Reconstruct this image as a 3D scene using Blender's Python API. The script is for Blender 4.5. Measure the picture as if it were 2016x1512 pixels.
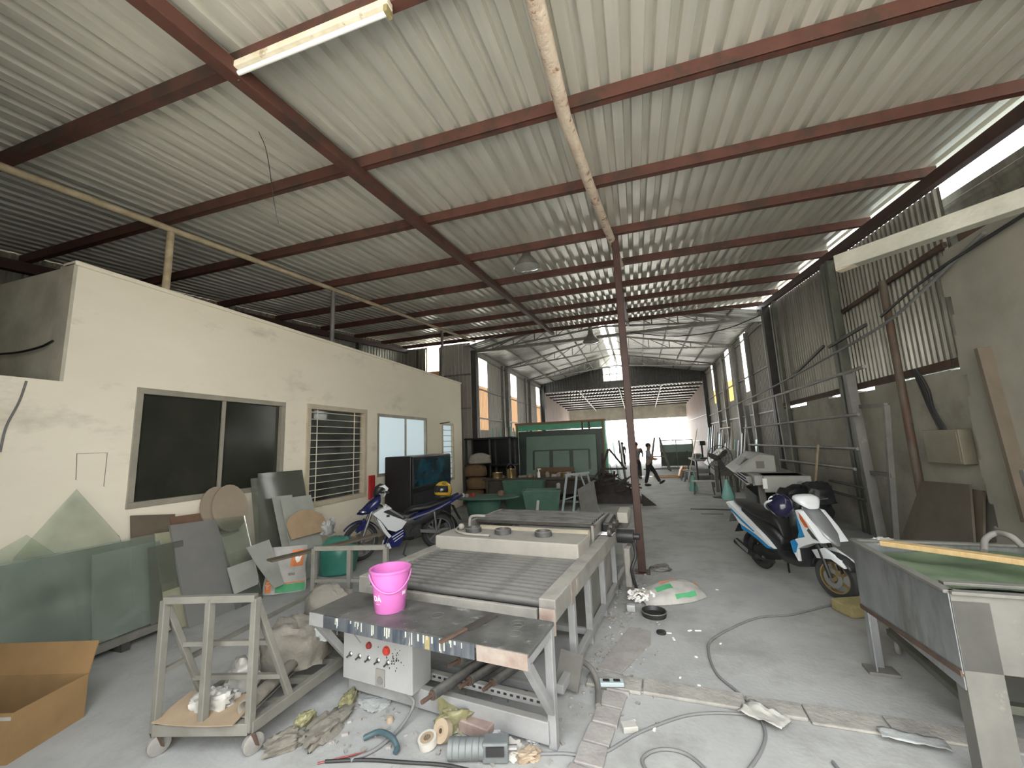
import bpy, math, random
from mathutils import Vector, Matrix, Euler

for _o in list(bpy.data.objects):
    bpy.data.objects.remove(_o, do_unlink=True)
SC = bpy.context.scene
COL = SC.collection
R = math.radians

# ------------------------------------------------------------------ camera
CAM_H = 1.9
YAW, PITCH, ROLL, FPX = R(17.0), R(8.5), R(2.3), 790.0
_ca, _sa, _cb, _sb, _cc, _sc = math.cos(YAW), math.sin(YAW), math.cos(PITCH), math.sin(PITCH), math.cos(ROLL), math.sin(ROLL)
_Rz = Matrix(((_ca, -_sa, 0), (_sa, _ca, 0), (0, 0, 1)))
_Rx = Matrix(((1, 0, 0), (0, _cb, -_sb), (0, _sb, _cb)))
_Ry = Matrix(((_cc, 0, _sc), (0, 1, 0), (-_sc, 0, _cc)))
CR = _Rz @ _Rx @ _Ry                      # columns: right, forward, up
CAM = Vector((0, 0, CAM_H))
cd = bpy.data.cameras.new('camera')
cd.sensor_width = 36.0
cd.lens = FPX / 2016.0 * 36.0
cd.clip_start = 0.05
cd.clip_end = 400
cam = bpy.data.objects.new('camera', cd)
COL.objects.link(cam)
_m = Matrix.Identity(4)
for _i in range(3):
    _m[_i][0] = CR[_i][0]
    _m[_i][1] = CR[_i][2]
    _m[_i][2] = -CR[_i][1]
    _m[_i][3] = CAM[_i]
cam.matrix_world = _m
SC.camera = cam

# ------------------------------------------------------------------ sky and exposure
w = bpy.data.worlds.new('overcast_sky')
SC.world = w
w.use_nodes = True
bg = w.node_tree.nodes['Background']
bg.inputs[0].default_value = (0.95, 0.98, 1.0, 1)
bg.inputs[1].default_value = 3.6
SC.view_settings.view_transform = 'Standard'
SC.view_settings.look = 'None'
SC.view_settings.gamma = 1.0
SC.view_settings.use_curve_mapping = False
SC.view_settings.exposure = 1.5


sl = bpy.data.lights.new('sun', 'SUN')
sl.energy = 14.0
sl.angle = R(2.0)
sl.color = (1.0, 0.95, 0.87)
sun = bpy.data.objects.new('sun', sl)
sun.rotation_euler = Vector((0.15, -0.5, -0.85)).to_track_quat('-Z', 'Y').to_euler()
COL.objects.link(sun)


def portal(loc, rot, sx, sy):
    l = bpy.data.lights.new('sky_portal', 'AREA')
    l.shape = 'RECTANGLE'
    l.size, l.size_y = sx, sy
    l.cycles.is_portal = True
    o = bpy.data.objects.new('sky_portal', l)
    o.location = loc
    o.rotation_euler = rot
    COL.objects.link(o)


portal((0.7, 0.25, 2.35), (R(90), 0, 0), 6.8, 4.7)        # open front, faces the hall
portal((-0.9, 38.2, 2.0), (R(-90), 0, 0), 10.0, 3.6)       # open far end


# ------------------------------------------------------------------ places in the hall, read off the photograph at a known height / depth
def ray(x, y):
    return CR @ Vector(((x - 1008) / FPX, 1.0, -(y - 756) / FPX))


def fl(x, y, z=0.0):
    d = ray(x, y)
    return CAM + d * ((z - CAM_H) / d.z)


def aty(x, y, Y):
    d = ray(x, y)
    return CAM + d * (Y / d.y)


def atx(x, y, X):
    d = ray(x, y)
    return CAM + d * (X / d.x)


# ------------------------------------------------------------------ materials
MATS = {}


def mat(name, c1, c2=None, scale=4.0, rough=0.6, metal=0.0, bump=0.0, stretch=(1, 1, 1), lo=0.35, hi=0.65,
        dust=None, dust_amt=0.8, spec=0.5, trans=0.0, alpha=1.0, rvar=0.0, bscale=None, c3=None, scale3=1.0, lo3=.5, hi3=.6):
    m = bpy.data.materials.new(name)
    m.use_nodes = True
    nt = m.node_tree
    N, L = nt.nodes, nt.links
    b = N['Principled BSDF']
    b.inputs['Roughness'].default_value = rough
    b.inputs['Metallic'].default_value = metal
    b.inputs['Specular IOR Level'].default_value = spec
    b.inputs['Base Color'].default_value = (*c1, 1)
    if trans:
        b.inputs['Transmission Weight'].default_value = trans
    if alpha < 1:
        b.inputs['Alpha'].default_value = alpha
    tc = N.new('ShaderNodeTexCoord')
    mp = N.new('ShaderNodeMapping')
    mp.inputs['Scale'].default_value = stretch
    L.new(tc.outputs['Object'], mp.inputs['Vector'])
    col = None
    if c2 is not None:
        nz = N.new('ShaderNodeTexNoise')
        nz.inputs['Scale'].default_value = scale
        nz.inputs['Detail'].default_value = 7
        nz.inputs['Roughness'].default_value = 0.62
        L.new(mp.outputs[0], nz.inputs['Vector'])
        rp = N.new('ShaderNodeValToRGB')
        rp.color_ramp.elements[0].position = lo
        rp.color_ramp.elements[1].position = hi
        rp.color_ramp.elements[0].color = (*c1, 1)
        rp.color_ramp.elements[1].color = (*c2, 1)
        L.new(nz.outputs['Fac'], rp.inputs[0])
        col = rp.outputs[0]
        if rvar:
            mr = N.new('ShaderNodeMapRange')
            mr.inputs['To Min'].default_value = rough - rvar
            mr.inputs['To Max'].default_value = rough + rvar
            L.new(nz.outputs['Fac'], mr.inputs['Value'])
            L.new(mr.outputs[0], b.inputs['Roughness'])
    if c3 is not None:
        n3 = N.new('ShaderNodeTexNoise')
        n3.inputs['Scale'].default_value = scale3
        n3.inputs['Detail'].default_value = 9
        n3.inputs['Roughness'].default_value = 0.7
        L.new(mp.outputs[0], n3.inputs['Vector'])
        r3 = N.new('ShaderNodeValToRGB')
        r3.color_ramp.elements[0].position = lo3
        r3.color_ramp.elements[1].position = hi3
        r3.color_ramp.elements[0].color = (0, 0, 0, 1)
        r3.color_ramp.elements[1].color = (1, 1, 1, 1)
        L.new(n3.outputs['Fac'], r3.inputs[0])
        mx = N.new('ShaderNodeMix')
        mx.data_type = 'RGBA'
        L.new(r3.outputs[0], mx.inputs[0])
        if col is None:
            mx.inputs[6].default_value = (*c1, 1)
        else:
            L.new(col, mx.inputs[6])
        mx.inputs[7].default_value = (*c3, 1)
        col = mx.outputs[2]
    if dust is not None:                      # settled dust on faces that look up
        ge = N.new('ShaderNodeNewGeometry')
        sp = N.new('ShaderNodeSeparateXYZ')
        L.new(ge.outputs['Normal'], sp.inputs[0])
        dr = N.new('ShaderNodeMapRange')
        dr.inputs['From Min'].default_value = 0.35
        dr.inputs['From Max'].default_value = 0.95
        dr.inputs['To Max'].default_value = dust_amt
        L.new(sp.outputs['Z'], dr.inputs['Value'])
        dn = N.new('ShaderNodeTexNoise')
        dn.inputs['Scale'].default_value = 6
        dn.inputs['Detail'].default_value = 6
        L.new(tc.outputs['Object'], dn.inputs['Vector'])
        dm = N.new('ShaderNodeMapRange')
        dm.inputs['From Min'].default_value = 0.25
        dm.inputs['From Max'].default_value = 0.55
        L.new(dn.outputs['Fac'], dm.inputs['Value'])
        ml = N.new('ShaderNodeMath')
        ml.operation = 'MULTIPLY'
        L.new(dr.outputs[0], ml.inputs[0])
        L.new(dm.outputs[0], ml.inputs[1])
        mx = N.new('ShaderNodeMix')
        mx.data_type = 'RGBA'
        L.new(ml.outputs[0], mx.inputs[0])
        if col is None:
            mx.inputs[6].default_value = (*c1, 1)
        else:
            L.new(col, mx.inputs[6])
        mx.inputs[7].default_value = (*dust, 1)
        col = mx.outputs[2]
    if col is not None:
        L.new(col, b.inputs['Base Color'])
    if bump:
        bn = N.new('ShaderNodeTexNoise')
        bn.inputs['Scale'].default_value = bscale or scale * 6
        bn.inputs['Detail'].default_value = 6
        L.new(mp.outputs[0], bn.inputs['Vector'])
        bp = N.new('ShaderNodeBump')
        bp.inputs['Strength'].default_value = bump
        bp.inputs['Distance'].default_value = 0.02
        L.new(bn.outputs['Fac'], bp.inputs['Height'])
        L.new(bp.outputs[0], b.inputs['Normal'])
    MATS[name] = m
    return m


def mat_translucent(name, c, mix=0.75):
    m = bpy.data.materials.new(name)
    m.use_nodes = True
    N, L = m.node_tree.nodes, m.node_tree.links
    N.remove(N['Principled BSDF'])
    out = N['Material Output']
    t = N.new('ShaderNodeBsdfTranslucent')
    t.inputs[0].default_value = (*c, 1)
    d = N.new('ShaderNodeBsdfDiffuse')
    d.inputs[0].default_value = (*c, 1)
    mx = N.new('ShaderNodeMixShader')
    mx.inputs[0].default_value = mix
    L.new(d.outputs[0], mx.inputs[1])
    L.new(t.outputs[0], mx.inputs[2])
    L.new(mx.outputs[0], out.inputs[0])
    MATS[name] = m
    return m


def mat_glass(name, tint, alpha=0.35, rough=0.08, dirt=0.5):
    """workshop glass: mostly see-through, a tinted body and a glossy face"""
    m = bpy.data.materials.new(name)
    m.use_nodes = True
    N, L = m.node_tree.nodes, m.node_tree.links
    N.remove(N['Principled BSDF'])
    out = N['Material Output']
    tr = N.new('ShaderNodeBsdfTransparent')
    tr.inputs[0].default_value = (*[min(1, 0.80 + 0.3 * t) for t in tint], 1)
    df = N.new('ShaderNodeBsdfDiffuse')
    df.inputs[0].default_value = (*tint, 1)
    gl = N.new('ShaderNodeBsdfGlossy')
    gl.inputs['Roughness'].default_value = rough
    nz = N.new('ShaderNodeTexNoise')
    nz.inputs['Scale'].default_value = 2.5
    nz.inputs['Detail'].default_value = 5
    tc = N.new('ShaderNodeTexCoord')
    L.new(tc.outputs['Object'], nz.inputs['Vector'])
    mr = N.new('ShaderNodeMapRange')
    mr.inputs['From Min'].default_value = 0.3
    mr.inputs['From Max'].default_value = 0.7
    mr.inputs['To Min'].default_value = max(0.0, alpha - 0.18 * dirt)
    mr.inputs['To Max'].default_value = min(1.0, alpha + 0.18 * dirt)
    L.new(nz.outputs['Fac'], mr.inputs['Value'])
    m1 = N.new('ShaderNodeMixShader')
    L.new(mr.outputs[0], m1.inputs[0])
    L.new(tr.outputs[0], m1.inputs[1])
    L.new(df.outputs[0], m1.inputs[2])
    fr = N.new('ShaderNodeFresnel')
    fr.inputs[0].default_value = 1.5
    m2 = N.new('ShaderNodeMixShader')
    L.new(fr.outputs[0], m2.inputs[0])
    L.new(m1.outputs[0], m2.inputs[1])
    L.new(gl.outputs[0], m2.inputs[2])
    L.new(m2.outputs[0], out.inputs[0])
    MATS[name] = m
    return m


def mat_emit(name, c, s):
    m = bpy.data.materials.new(name)
    m.use_nodes = True
    b = m.node_tree.nodes['Principled BSDF']
    b.inputs['Base Color'].default_value = (*c, 1)
    b.inputs['Roughness'].default_value = 0.4
    b.inputs['Emission Color'].default_value = (*c, 1)
    b.inputs['Emission Strength'].default_value = s
    MATS[name] = m
    return m


# ------------------------------------------------------------------ mesh building
class MB:
    def __init__(self):
        self.v, self.f = [], []

    def add(self, vs, fs):
        n = len(self.v)
        self.v += [tuple(p) for p in vs]
        self.f += [tuple(i + n for i in q) for q in fs]
        return self

    def box(self, c, s, rot=None, taper=None):
        hx, hy, hz = s[0] / 2, s[1] / 2, s[2] / 2
        tx, ty = taper if taper else (1, 1)
        vs = [Vector((-hx, -hy, -hz)), Vector((hx, -hy, -hz)), Vector((hx, hy, -hz)), Vector((-hx, hy, -hz)),
              Vector((-hx * tx, -hy * ty, hz)), Vector((hx * tx, -hy * ty, hz)), Vector((hx * tx, hy * ty, hz)), Vector((-hx * tx, hy * ty, hz))]
        if rot is not None:
            M = rot if isinstance(rot, Matrix) else Euler(rot).to_matrix()
            vs = [M @ p for p in vs]
        c = Vector(c)
        return self.add([p + c for p in vs], [(0, 3, 2, 1), (4, 5, 6, 7), (0, 1, 5, 4), (1, 2, 6, 5), (2, 3, 7, 6), (3, 0, 4, 7)])

    def span(self, a, b):
        a, b = Vector(a), Vector(b)
        return self.box((a + b) / 2, [abs(b[i] - a[i]) for i in range(3)])

    def bar(self, p0, p1, w, h, up=(0, 0, 1)):
        p0, p1 = Vector(p0), Vector(p1)
        d = (p1 - p0)
        ln = d.length
        d.normalize()
        up = Vector(up)
        if abs(d.dot(up)) > 0.98:
            up = Vector((0, 1, 0)) if abs(d.y) < 0.9 else Vector((1, 0, 0))
        s = d.cross(up).normalized()
        u = s.cross(d).normalized()
        M = Matrix((s, d, u)).transposed()
        return self.box((p0 + p1) / 2, (w, ln, h), M)

    def tube(self, pts, r, n=8, closed=False):
        pts = [Vector(p) for p in pts]
        k = len(pts)
        rr = r if isinstance(r, (list, tuple)) else [r] * k
        rings = []
        prev = None
        for i, p in enumerate(pts):
            if closed:
                t = pts[(i + 1) % k] - pts[i - 1]
            else:
                t = pts[min(i + 1, k - 1)] - pts[max(i - 1, 0)]
            t.normalize()
            if prev is None:
                a = Vector((0, 0, 1)) if abs(t.z) < 0.9 else Vector((1, 0, 0))
                s = t.cross(a).normalized()
            else:
                s = (prev - t * prev.dot(t))
                s = s.normalized() if s.length > 1e-6 else t.orthogonal().normalized()
            prev = s
            u = t.cross(s)
            rings.append([p + (s * math.cos(2 * math.pi * j / n) + u * math.sin(2 * math.pi * j / n)) * rr[i] for j in range(n)])
        vs = [q for rg in rings for q in rg]
        fs = []
        for i in range(k if closed else k - 1):
            a, b = i * n, ((i + 1) % k) * n
            for j in range(n):
                fs.append((a + j, a + (j + 1) % n, b + (j + 1) % n, b + j))
        if not closed:
            fs.append(tuple(range(n - 1, -1, -1)))
            fs.append(tuple((k - 1) * n + j for j in range(n)))
        return self.add(vs, fs)

    def cyl(self, p0, p1, r0, r1=None, n=16):
        return self.tube([p0, p1], [r0, r0 if r1 is None else r1], n)

    def lathe(self, prof, n=20, c=(0, 0, 0), M=None, cap=True, arc=None):
        c = Vector(c)
        M = M or Matrix.Identity(3)
        vs, fs = [], []
        k = len(prof)
        m = n + 1 if arc else n
        for i in range(m):
            a = (arc if arc else 2 * math.pi) * i / n
            for r, z in prof:
                vs.append(c + M @ Vector((r * math.cos(a), r * math.sin(a), z)))
        for i in range(n):
            j = (i + 1) % m
            for q in range(k - 1):
                fs.append((i * k + q, j * k + q, j * k + q + 1, i * k + q + 1))
        if cap and not arc:
            if prof[0][0] > 1e-5:
                fs.append(tuple(i * k for i in range(n - 1, -1, -1)))
            if prof[-1][0] > 1e-5:
                fs.append(tuple(i * k + k - 1 for i in range(n)))
        return self.add(vs, fs)

    def sphere(self, c, r, sc=(1, 1, 1), n=16, m=10, M=None):
        prof = [(math.sin(math.pi * i / m), -math.cos(math.pi * i / m)) for i in range(m + 1)]
        prof[0] = (1e-4, -1)
        prof[-1] = (1e-4, 1)
        S = Matrix.Diagonal(Vector((r * sc[0], r * sc[1], r * sc[2])))
        return self.lathe(prof, n, c, (M @ S) if M else S, cap=False)

    def torus(self, c, Rr, r, axis='z', n=24, m=8, M=None):
        pts = []
        for i in range(n):
            a = 2 * math.pi * i / n
            x, y = Rr * math.cos(a), Rr * math.sin(a)
            p = {'z': (x, y, 0), 'x': (0, x, y), 'y': (x, 0, y)}[axis]
            p = Vector(p)
            if M:
                p = M @ p
            pts.append(Vector(c) + p)
        return self.tube(pts, r, m, closed=True)

    def prism(self, poly, h0, h1, M=None, c=(0, 0, 0)):
        """2-D outline (counter-clockwise) extruded from h0 to h1 along local z"""
        k = len(poly)
        c = Vector(c)
        M = M or Matrix.Identity(3)
        vs = [c + M @ Vector((p[0], p[1], h0)) for p in poly] + [c + M @ Vector((p[0], p[1], h1)) for p in poly]
        fs = [tuple(range(k - 1, -1, -1)), tuple(range(k, 2 * k))]
        for i in range(k):
            j = (i + 1) % k
            fs.append((i, j, k + j, k + i))
        return self.add(vs, fs)

    def grid(self, fn, nu, nv, thick=0.0):
        vs = [Vector(fn(i / nu, j / nv)) for j in range(nv + 1) for i in range(nu + 1)]
        q = nu + 1
        fs = [(j * q + i, j * q + i + 1, (j + 1) * q + i + 1, (j + 1) * q + i) for j in range(nv) for i in range(nu)]
        return self.add(vs, fs)

    def loft(self, rings, cap=True):
        n = len(rings[0])
        vs = [p for rg in rings for p in rg]
        fs = []
        for i in range(len(rings) - 1):
            for j in range(n):
                fs.append((i * n + j, i * n + (j + 1) % n, (i + 1) * n + (j + 1) % n, (i + 1) * n + j))
        if cap:
            fs.append(tuple(range(n - 1, -1, -1)))
            fs.append(tuple((len(rings) - 1) * n + j for j in range(n)))
        return self.add(vs, fs)

    def build(self, name, m, parent=None, smooth=0, bevel=0.0, solid=0.0, subsurf=0, label=None, fix=True):
        me = bpy.data.meshes.new(name)
        me.from_pydata(self.v, [], self.f)
        me.validate()
        if fix:
            import bmesh
            bm = bmesh.new()
            bm.from_mesh(me)
            bmesh.ops.recalc_face_normals(bm, faces=bm.faces)
            bm.to_mesh(me)
            bm.free()
        if smooth:
            me.polygons.foreach_set('use_smooth', [True] * len(me.polygons))
            me.set_sharp_from_angle(angle=R(smooth))
        me.materials.append(MATS[m] if isinstance(m, str) else m)
        o = bpy.data.objects.new(name, me)
        COL.objects.link(o)
        if parent is not None:
            o.parent = parent
        if solid:
            s = o.modifiers.new('thickness', 'SOLIDIFY')
            s.thickness = solid
            s.offset = 0
        if subsurf:
            s = o.modifiers.new('smooth', 'SUBSURF')
            s.levels = s.render_levels = subsurf
        if bevel:
            bv = o.modifiers.new('bevel', 'BEVEL')
            bv.width = bevel
            bv.segments = 2
            bv.limit_method = 'ANGLE'
        if label:
            o['label'] = label
        return o


def tag(o, label, cat, group=None):
    o['label'] = label
    o['category'] = cat
    if group:
        o['group'] = group
    return o


def thing(name, label, cat, loc=(0, 0, 0), rot=(0, 0, 0), group=None, scale=1.0):
    o = bpy.data.objects.new(name, None)
    o.empty_display_size = 0.1
    COL.objects.link(o)
    o.location = loc
    o.rotation_euler = rot
    if scale != 1.0:
        o.scale = (scale,) * 3
    return tag(o, label, cat, group)


def struct(name, label=None):
    o = bpy.data.objects.new(name, None)
    COL.objects.link(o)
    o['kind'] = 'structure'
    o['label'] = label or name.replace('_', ' ')
    o['category'] = name.split('_')[0].split('.')[0]
    return o


def ks(o, label, cat):
    o['kind'] = 'structure'
    o['label'] = label
    o['category'] = cat
    return o


def dup(o, parent=None):
    c = o.copy()
    COL.objects.link(c)
    c.parent = parent
    for ch in [q for q in o.children]:
        dup(ch, c)
    return c


def part_copy(o, loc=None, rot=None, parent=None, scale=None):
    c = o.copy()
    COL.objects.link(c)
    c.parent = parent if parent is not None else o.parent
    if loc is not None:
        c.location = loc
    if rot is not None:
        c.rotation_euler = rot
    if scale is not None:
        c.scale = scale
    return c


def bez(pts, n=10):
    """smooth curve through the points (Catmull-Rom)"""
    P = [Vector(p) for p in pts]
    P = [P[0] * 2 - P[1]] + P + [P[-1] * 2 - P[-2]]
    out = []
    for i in range(1, len(P) - 2):
        for k in range(n):
            t = k / n
            a, b, c, d = P[i - 1], P[i], P[i + 1], P[i + 2]
            out.append(0.5 * ((2 * b) + (c - a) * t + (2 * a - 5 * b + 4 * c - d) * t * t + (3 * b - a - 3 * c + d) * t ** 3))
    out.append(P[-2])
    return out


def text_part(body, size, m, parent, loc, rot, depth=0.002, name='lettering', align='CENTER', bold=False):
    cu = bpy.data.curves.new(name, 'FONT')
    cu.body = body
    cu.size = size
    cu.extrude = depth
    cu.align_x = align
    cu.align_y = 'CENTER'
    if bold:
        cu.offset = size * 0.02
    tmp = bpy.data.objects.new(name, cu)
    COL.objects.link(tmp)
    dg = bpy.context.evaluated_depsgraph_get()
    me = bpy.data.meshes.new_from_object(tmp.evaluated_get(dg))
    bpy.data.objects.remove(tmp, do_unlink=True)
    me.materials.clear()
    me.materials.append(MATS[m])
    o = bpy.data.objects.new(name, me)
    COL.objects.link(o)
    o.parent = parent
    o.location = loc
    o.rotation_euler = rot
    return o
# ------------------------------------------------------------------ surface materials
mat('floor_concrete', (0.30, 0.305, 0.30), (0.37, 0.375, 0.365), 1.1, rough=0.75, bump=0.15, bscale=30, c3=(0.165, 0.158, 0.142), scale3=1.3, lo3=0.48, hi3=0.82)
mat('ground_outside', (0.42, 0.41, 0.38), (0.5, 0.49, 0.46), 0.8, rough=0.9)
mat('kerb_concrete', (0.33, 0.315, 0.285), (0.22, 0.21, 0.195), 5, rough=0.9, bump=0.4)
mat('brick_dust', (0.24, 0.22, 0.205), (0.31, 0.295, 0.28), 6, rough=0.95, bump=0.3)
mat('office_paint', (0.83, 0.765, 0.63), (0.78, 0.715, 0.585), 1.3, rough=0.75, bump=0.06, bscale=12, c3=(0.50, 0.45, 0.35), scale3=1.9, lo3=0.56, hi3=0.80, stretch=(1, 0.45, 1))
mat('office_grimy', (0.56, 0.53, 0.43), (0.38, 0.35, 0.27), 1.6, rough=0.8, bump=0.1, bscale=12)
mat('plaster_grey', (0.33, 0.31, 0.26), (0.26, 0.25, 0.21), 1.4, rough=0.85, bump=0.15, bscale=10)
mat('concrete_wall', (0.30, 0.285, 0.235), (0.40, 0.38, 0.32), 1.3, rough=0.85, bump=0.2, bscale=9, c3=(0.2, 0.19, 0.16), scale3=1.1, lo3=0.55, hi3=0.75)
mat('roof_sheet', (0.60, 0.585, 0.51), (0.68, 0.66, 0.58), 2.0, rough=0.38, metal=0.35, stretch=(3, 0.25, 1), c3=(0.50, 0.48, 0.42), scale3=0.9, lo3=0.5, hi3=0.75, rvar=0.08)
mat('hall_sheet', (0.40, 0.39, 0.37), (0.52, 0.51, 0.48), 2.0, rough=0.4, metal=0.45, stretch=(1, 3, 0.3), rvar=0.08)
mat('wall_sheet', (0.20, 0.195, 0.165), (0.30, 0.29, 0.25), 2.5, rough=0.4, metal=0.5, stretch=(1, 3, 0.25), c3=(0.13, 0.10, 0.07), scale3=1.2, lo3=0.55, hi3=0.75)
mat('pale_sheet', (0.42, 0.40, 0.365), (0.33, 0.315, 0.29), 1.2, rough=0.55, metal=0.25, stretch=(1, 2, 0.3))
mat('rosy_sheet', (0.42, 0.355, 0.33), (0.52, 0.45, 0.42), 2, rough=0.5, metal=0.3, stretch=(1, 3, 0.3))
mat('blue_sheet', (0.45, 0.52, 0.54), (0.55, 0.62, 0.64), 2, rough=0.5, metal=0.3)
mat('oxide_steel', (0.074, 0.027, 0.018), (0.10, 0.038, 0.026), 5, rough=0.62, bump=0.08, c3=(0.05, 0.028, 0.02), scale3=3)
mat('oxide_dark', (0.04, 0.018, 0.014), (0.06, 0.027, 0.02), 5, rough=0.6)
mat('flaking_white', (0.66, 0.56, 0.44), (0.52, 0.41, 0.31), 6, rough=0.75, bump=0.5, bscale=30, c3=(0.26, 0.11, 0.06), scale3=7, lo3=0.56, hi3=0.62)
mat('cream_pipe', (0.50, 0.42, 0.28), (0.36, 0.28, 0.18), 6, rough=0.7, bump=0.2)
mat('dull_steel', (0.17, 0.165, 0.15), (0.24, 0.23, 0.21), 5, rough=0.55, metal=0.4)
mat('dark_steel', (0.05, 0.05, 0.048), (0.08, 0.078, 0.07), 5, rough=0.6, metal=0.3)
mat('green_steel', (0.10, 0.11, 0.085), (0.14, 0.145, 0.115), 4, rough=0.6, metal=0.2)
mat('rust', (0.105, 0.062, 0.042), (0.065, 0.042, 0.032), 9, rough=0.85, bump=0.3)
mat('rusty_pole', (0.07, 0.047, 0.032), (0.13, 0.105, 0.08), 7, rough=0.7, bump=0.2, stretch=(1, 1, 0.3), c3=(0.12, 0.06, 0.035), scale3=5)
mat('frame_cream', (0.55, 0.48, 0.36), (0.46, 0.40, 0.30), 4, rough=0.5)
mat('frame_grey', (0.30, 0.28, 0.23), (0.38, 0.35, 0.28), 4, rough=0.5, metal=0.2)
mat('black_pane', (0.022, 0.024, 0.018), (0.035, 0.036, 0.028), 1.5, rough=0.16)
mat_emit('glowing_frosted_pane', (0.66, 0.80, 0.86), 0.16)  # pane glows by itself, standing in for light inside the office
mat_glass('clear_pane', (0.5, 0.52, 0.48), 0.12, 0.05)
mat('white_bar', (0.62, 0.58, 0.48), None, rough=0.5)
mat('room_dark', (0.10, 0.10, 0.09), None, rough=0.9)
mat_translucent('skylight_sheet', (0.92, 0.93, 0.88), 0.85)
mat_translucent('tan_sheet', (0.42, 0.27, 0.16), 0.16)
mat_translucent('yellow_sheet', (0.7, 0.45, 0.15), 0.35)
mat('cable_black', (0.02, 0.02, 0.02), None, rough=0.5)
mat('cable_grey', (0.16, 0.16, 0.16), None, rough=0.6)
mat('tray_beam', (0.22, 0.22, 0.18), (0.30, 0.29, 0.24), 4, rough=0.7, bump=0.2)
mat('lamp_white', (0.75, 0.70, 0.58), (0.62, 0.56, 0.42), 6, rough=0.5, c3=(0.35, 0.27, 0.17), scale3=5, lo3=0.6, hi3=0.66)
mat('tube_white', (0.85, 0.84, 0.80), None, rough=0.25)
mat('lamp_metal', (0.40, 0.39, 0.36), (0.30, 0.29, 0.26), 6, rough=0.35, metal=0.7)
mat_glass('lamp_glass', (0.6, 0.6, 0.55), 0.45, 0.15)
mat('wood_pale', (0.46, 0.33, 0.16), (0.36, 0.25, 0.11), 3, rough=0.7, stretch=(1, 12, 1), bump=0.15)
mat('trunk_bark', (0.16, 0.12, 0.08), None, rough=0.9)
mat('leaf_yellow', (0.45, 0.5, 0.10), (0.30, 0.40, 0.08), 4, rough=0.6)
mat('road_wall', (0.40, 0.39, 0.37), None, rough=0.9)

XL, XR = -8.8, 4.05            # front shed
W_OFF = -5.6                   # office wall face
YF = 0.3                       # roof edge out of view, cut back to let sky light in
Y0, Y1 = -1.6, 14.0            # front shed, front to back
GX0, GX1 = -5.9, 4.1           # gabled hall
GY1 = 25.8
FY1 = 37.0
EAVE, APEXX, APEXZ = 5.52, -0.9, 6.55


def roof_z(y):                 # underside plane of the purlins
    return 5.19 + 0.09 * (y - 6.35)


# ------------------------------------------------------------------ floor and ground
o = MB().span((XL - 0.2, -1.0, -0.3), (XR + 0.2, FY1 + 0.3, 0)).build('floor', 'floor_concrete')
ks(o, 'dusty grey concrete floor of the workshop', 'floor')
o = MB().span((-30, -25, -0.35), (30, -1.0, 0.0)).span((-40, FY1 + 0.3, -0.35), (40, 90, -0.02)).span((-30, -1.0, -0.35), (XL - 0.2, FY1 + 0.3, -0.02)).span((XR + 0.2, -1.0, -0.35), (30, FY1 + 0.3, -0.02)).build('floor', 'ground_outside')
ks(o, 'pale concrete apron in front of the workshop and the yard around it', 'floor')
o.data.materials.append(MATS['floor_concrete'])
for p in o.data.polygons[:0]:
    p.material_index = 1
rng = random.Random(3)


def corr(width, pitch, depth, flat=0.5, slope=0.12):
    """profile of a trapezoid-ribbed sheet: list of (u, h)"""
    out = []
    n = max(1, round(width / pitch))
    pt = width / n
    for i in range(n):
        u = i * pt
        out += [(u, 0), (u + pt * flat, 0), (u + pt * (flat + slope), depth), (u + pt * (1 - slope), depth)]
    out.append((width, 0))
    return out


def sheet_mb(prof, fn, nv=1):
    """fn(u, h, t) -> point, t in 0..1 along the sheet"""
    mb = MB()
    k = len(prof)
    vs = [fn(u, h, j / nv) for j in range(nv + 1) for (u, h) in prof]
    fs = [(j * k + i, j * k + i + 1, (j + 1) * k + i + 1, (j + 1) * k + i) for j in range(nv) for i in range(k - 1)]
    return mb.add(vs, fs)


# ------------------------------------------------------------------ front shed roof
ceil1 = struct('ceiling', 'ribbed steel sheet roof over the front shed on red purlins')
nsh = 12
shw = (XR + 0.15 - (XL - 0.1)) / nsh
pf = corr(shw + 0.012, 0.178, 0.055, 0.52, 0.08)
for i in range(nsh):
    x0 = XL - 0.1 + i * shw
    j = rng.uniform(-0.004, 0.004)
    ys_ = Y0 if x0 < -2.9 else YF  # left sheets reach further out, unseen, to shade the left floor
    sheet_mb(pf, lambda u, h, t, x0=x0, j=j, ys_=ys_: (x0 + u, ys_ + t * (Y1 + 0.25 - ys_), roof_z(ys_ + t * (Y1 + 0.25 - ys_)) + 0.135 + h - u * 0.003)).build('roof_sheet', 'roof_sheet', ceil1, fix=False)
PURL = [0.55, 1.93, 3.31, 4.73, 6.32, 7.86, 9.42, 10.92, 12.4, 13.85]
for y in PURL:
    z = roof_z(y)
    # C-section purlin: web and two lips
    MB().box(((XL + XR) / 2, y, z + 0.065), (XR - XL, 0.012, 0.13)).box(((XL + XR) / 2, y + 0.033, z + 0.004), (XR - XL, 0.066, 0.008)) \
        .box(((XL + XR) / 2, y + 0.033, z + 0.126), (XR - XL, 0.066, 0.008)).build('purlin', 'oxide_steel', ceil1)
rx = -2.66
MB().bar((rx, Y0, roof_z(Y0) - 0.06), (rx, 14.1, roof_z(14.1) - 0.06), 0.11, 0.12).build('rafter', 'oxide_steel', ceil1, bevel=0.006)
MB().bar((XR - 0.08, Y0, roof_z(Y0) - 0.08), (XR - 0.08, 14.1, roof_z(14.1) - 0.08), 0.12, 0.16).build('edge_rafter', 'oxide_dark', ceil1, bevel=0.006)
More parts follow.
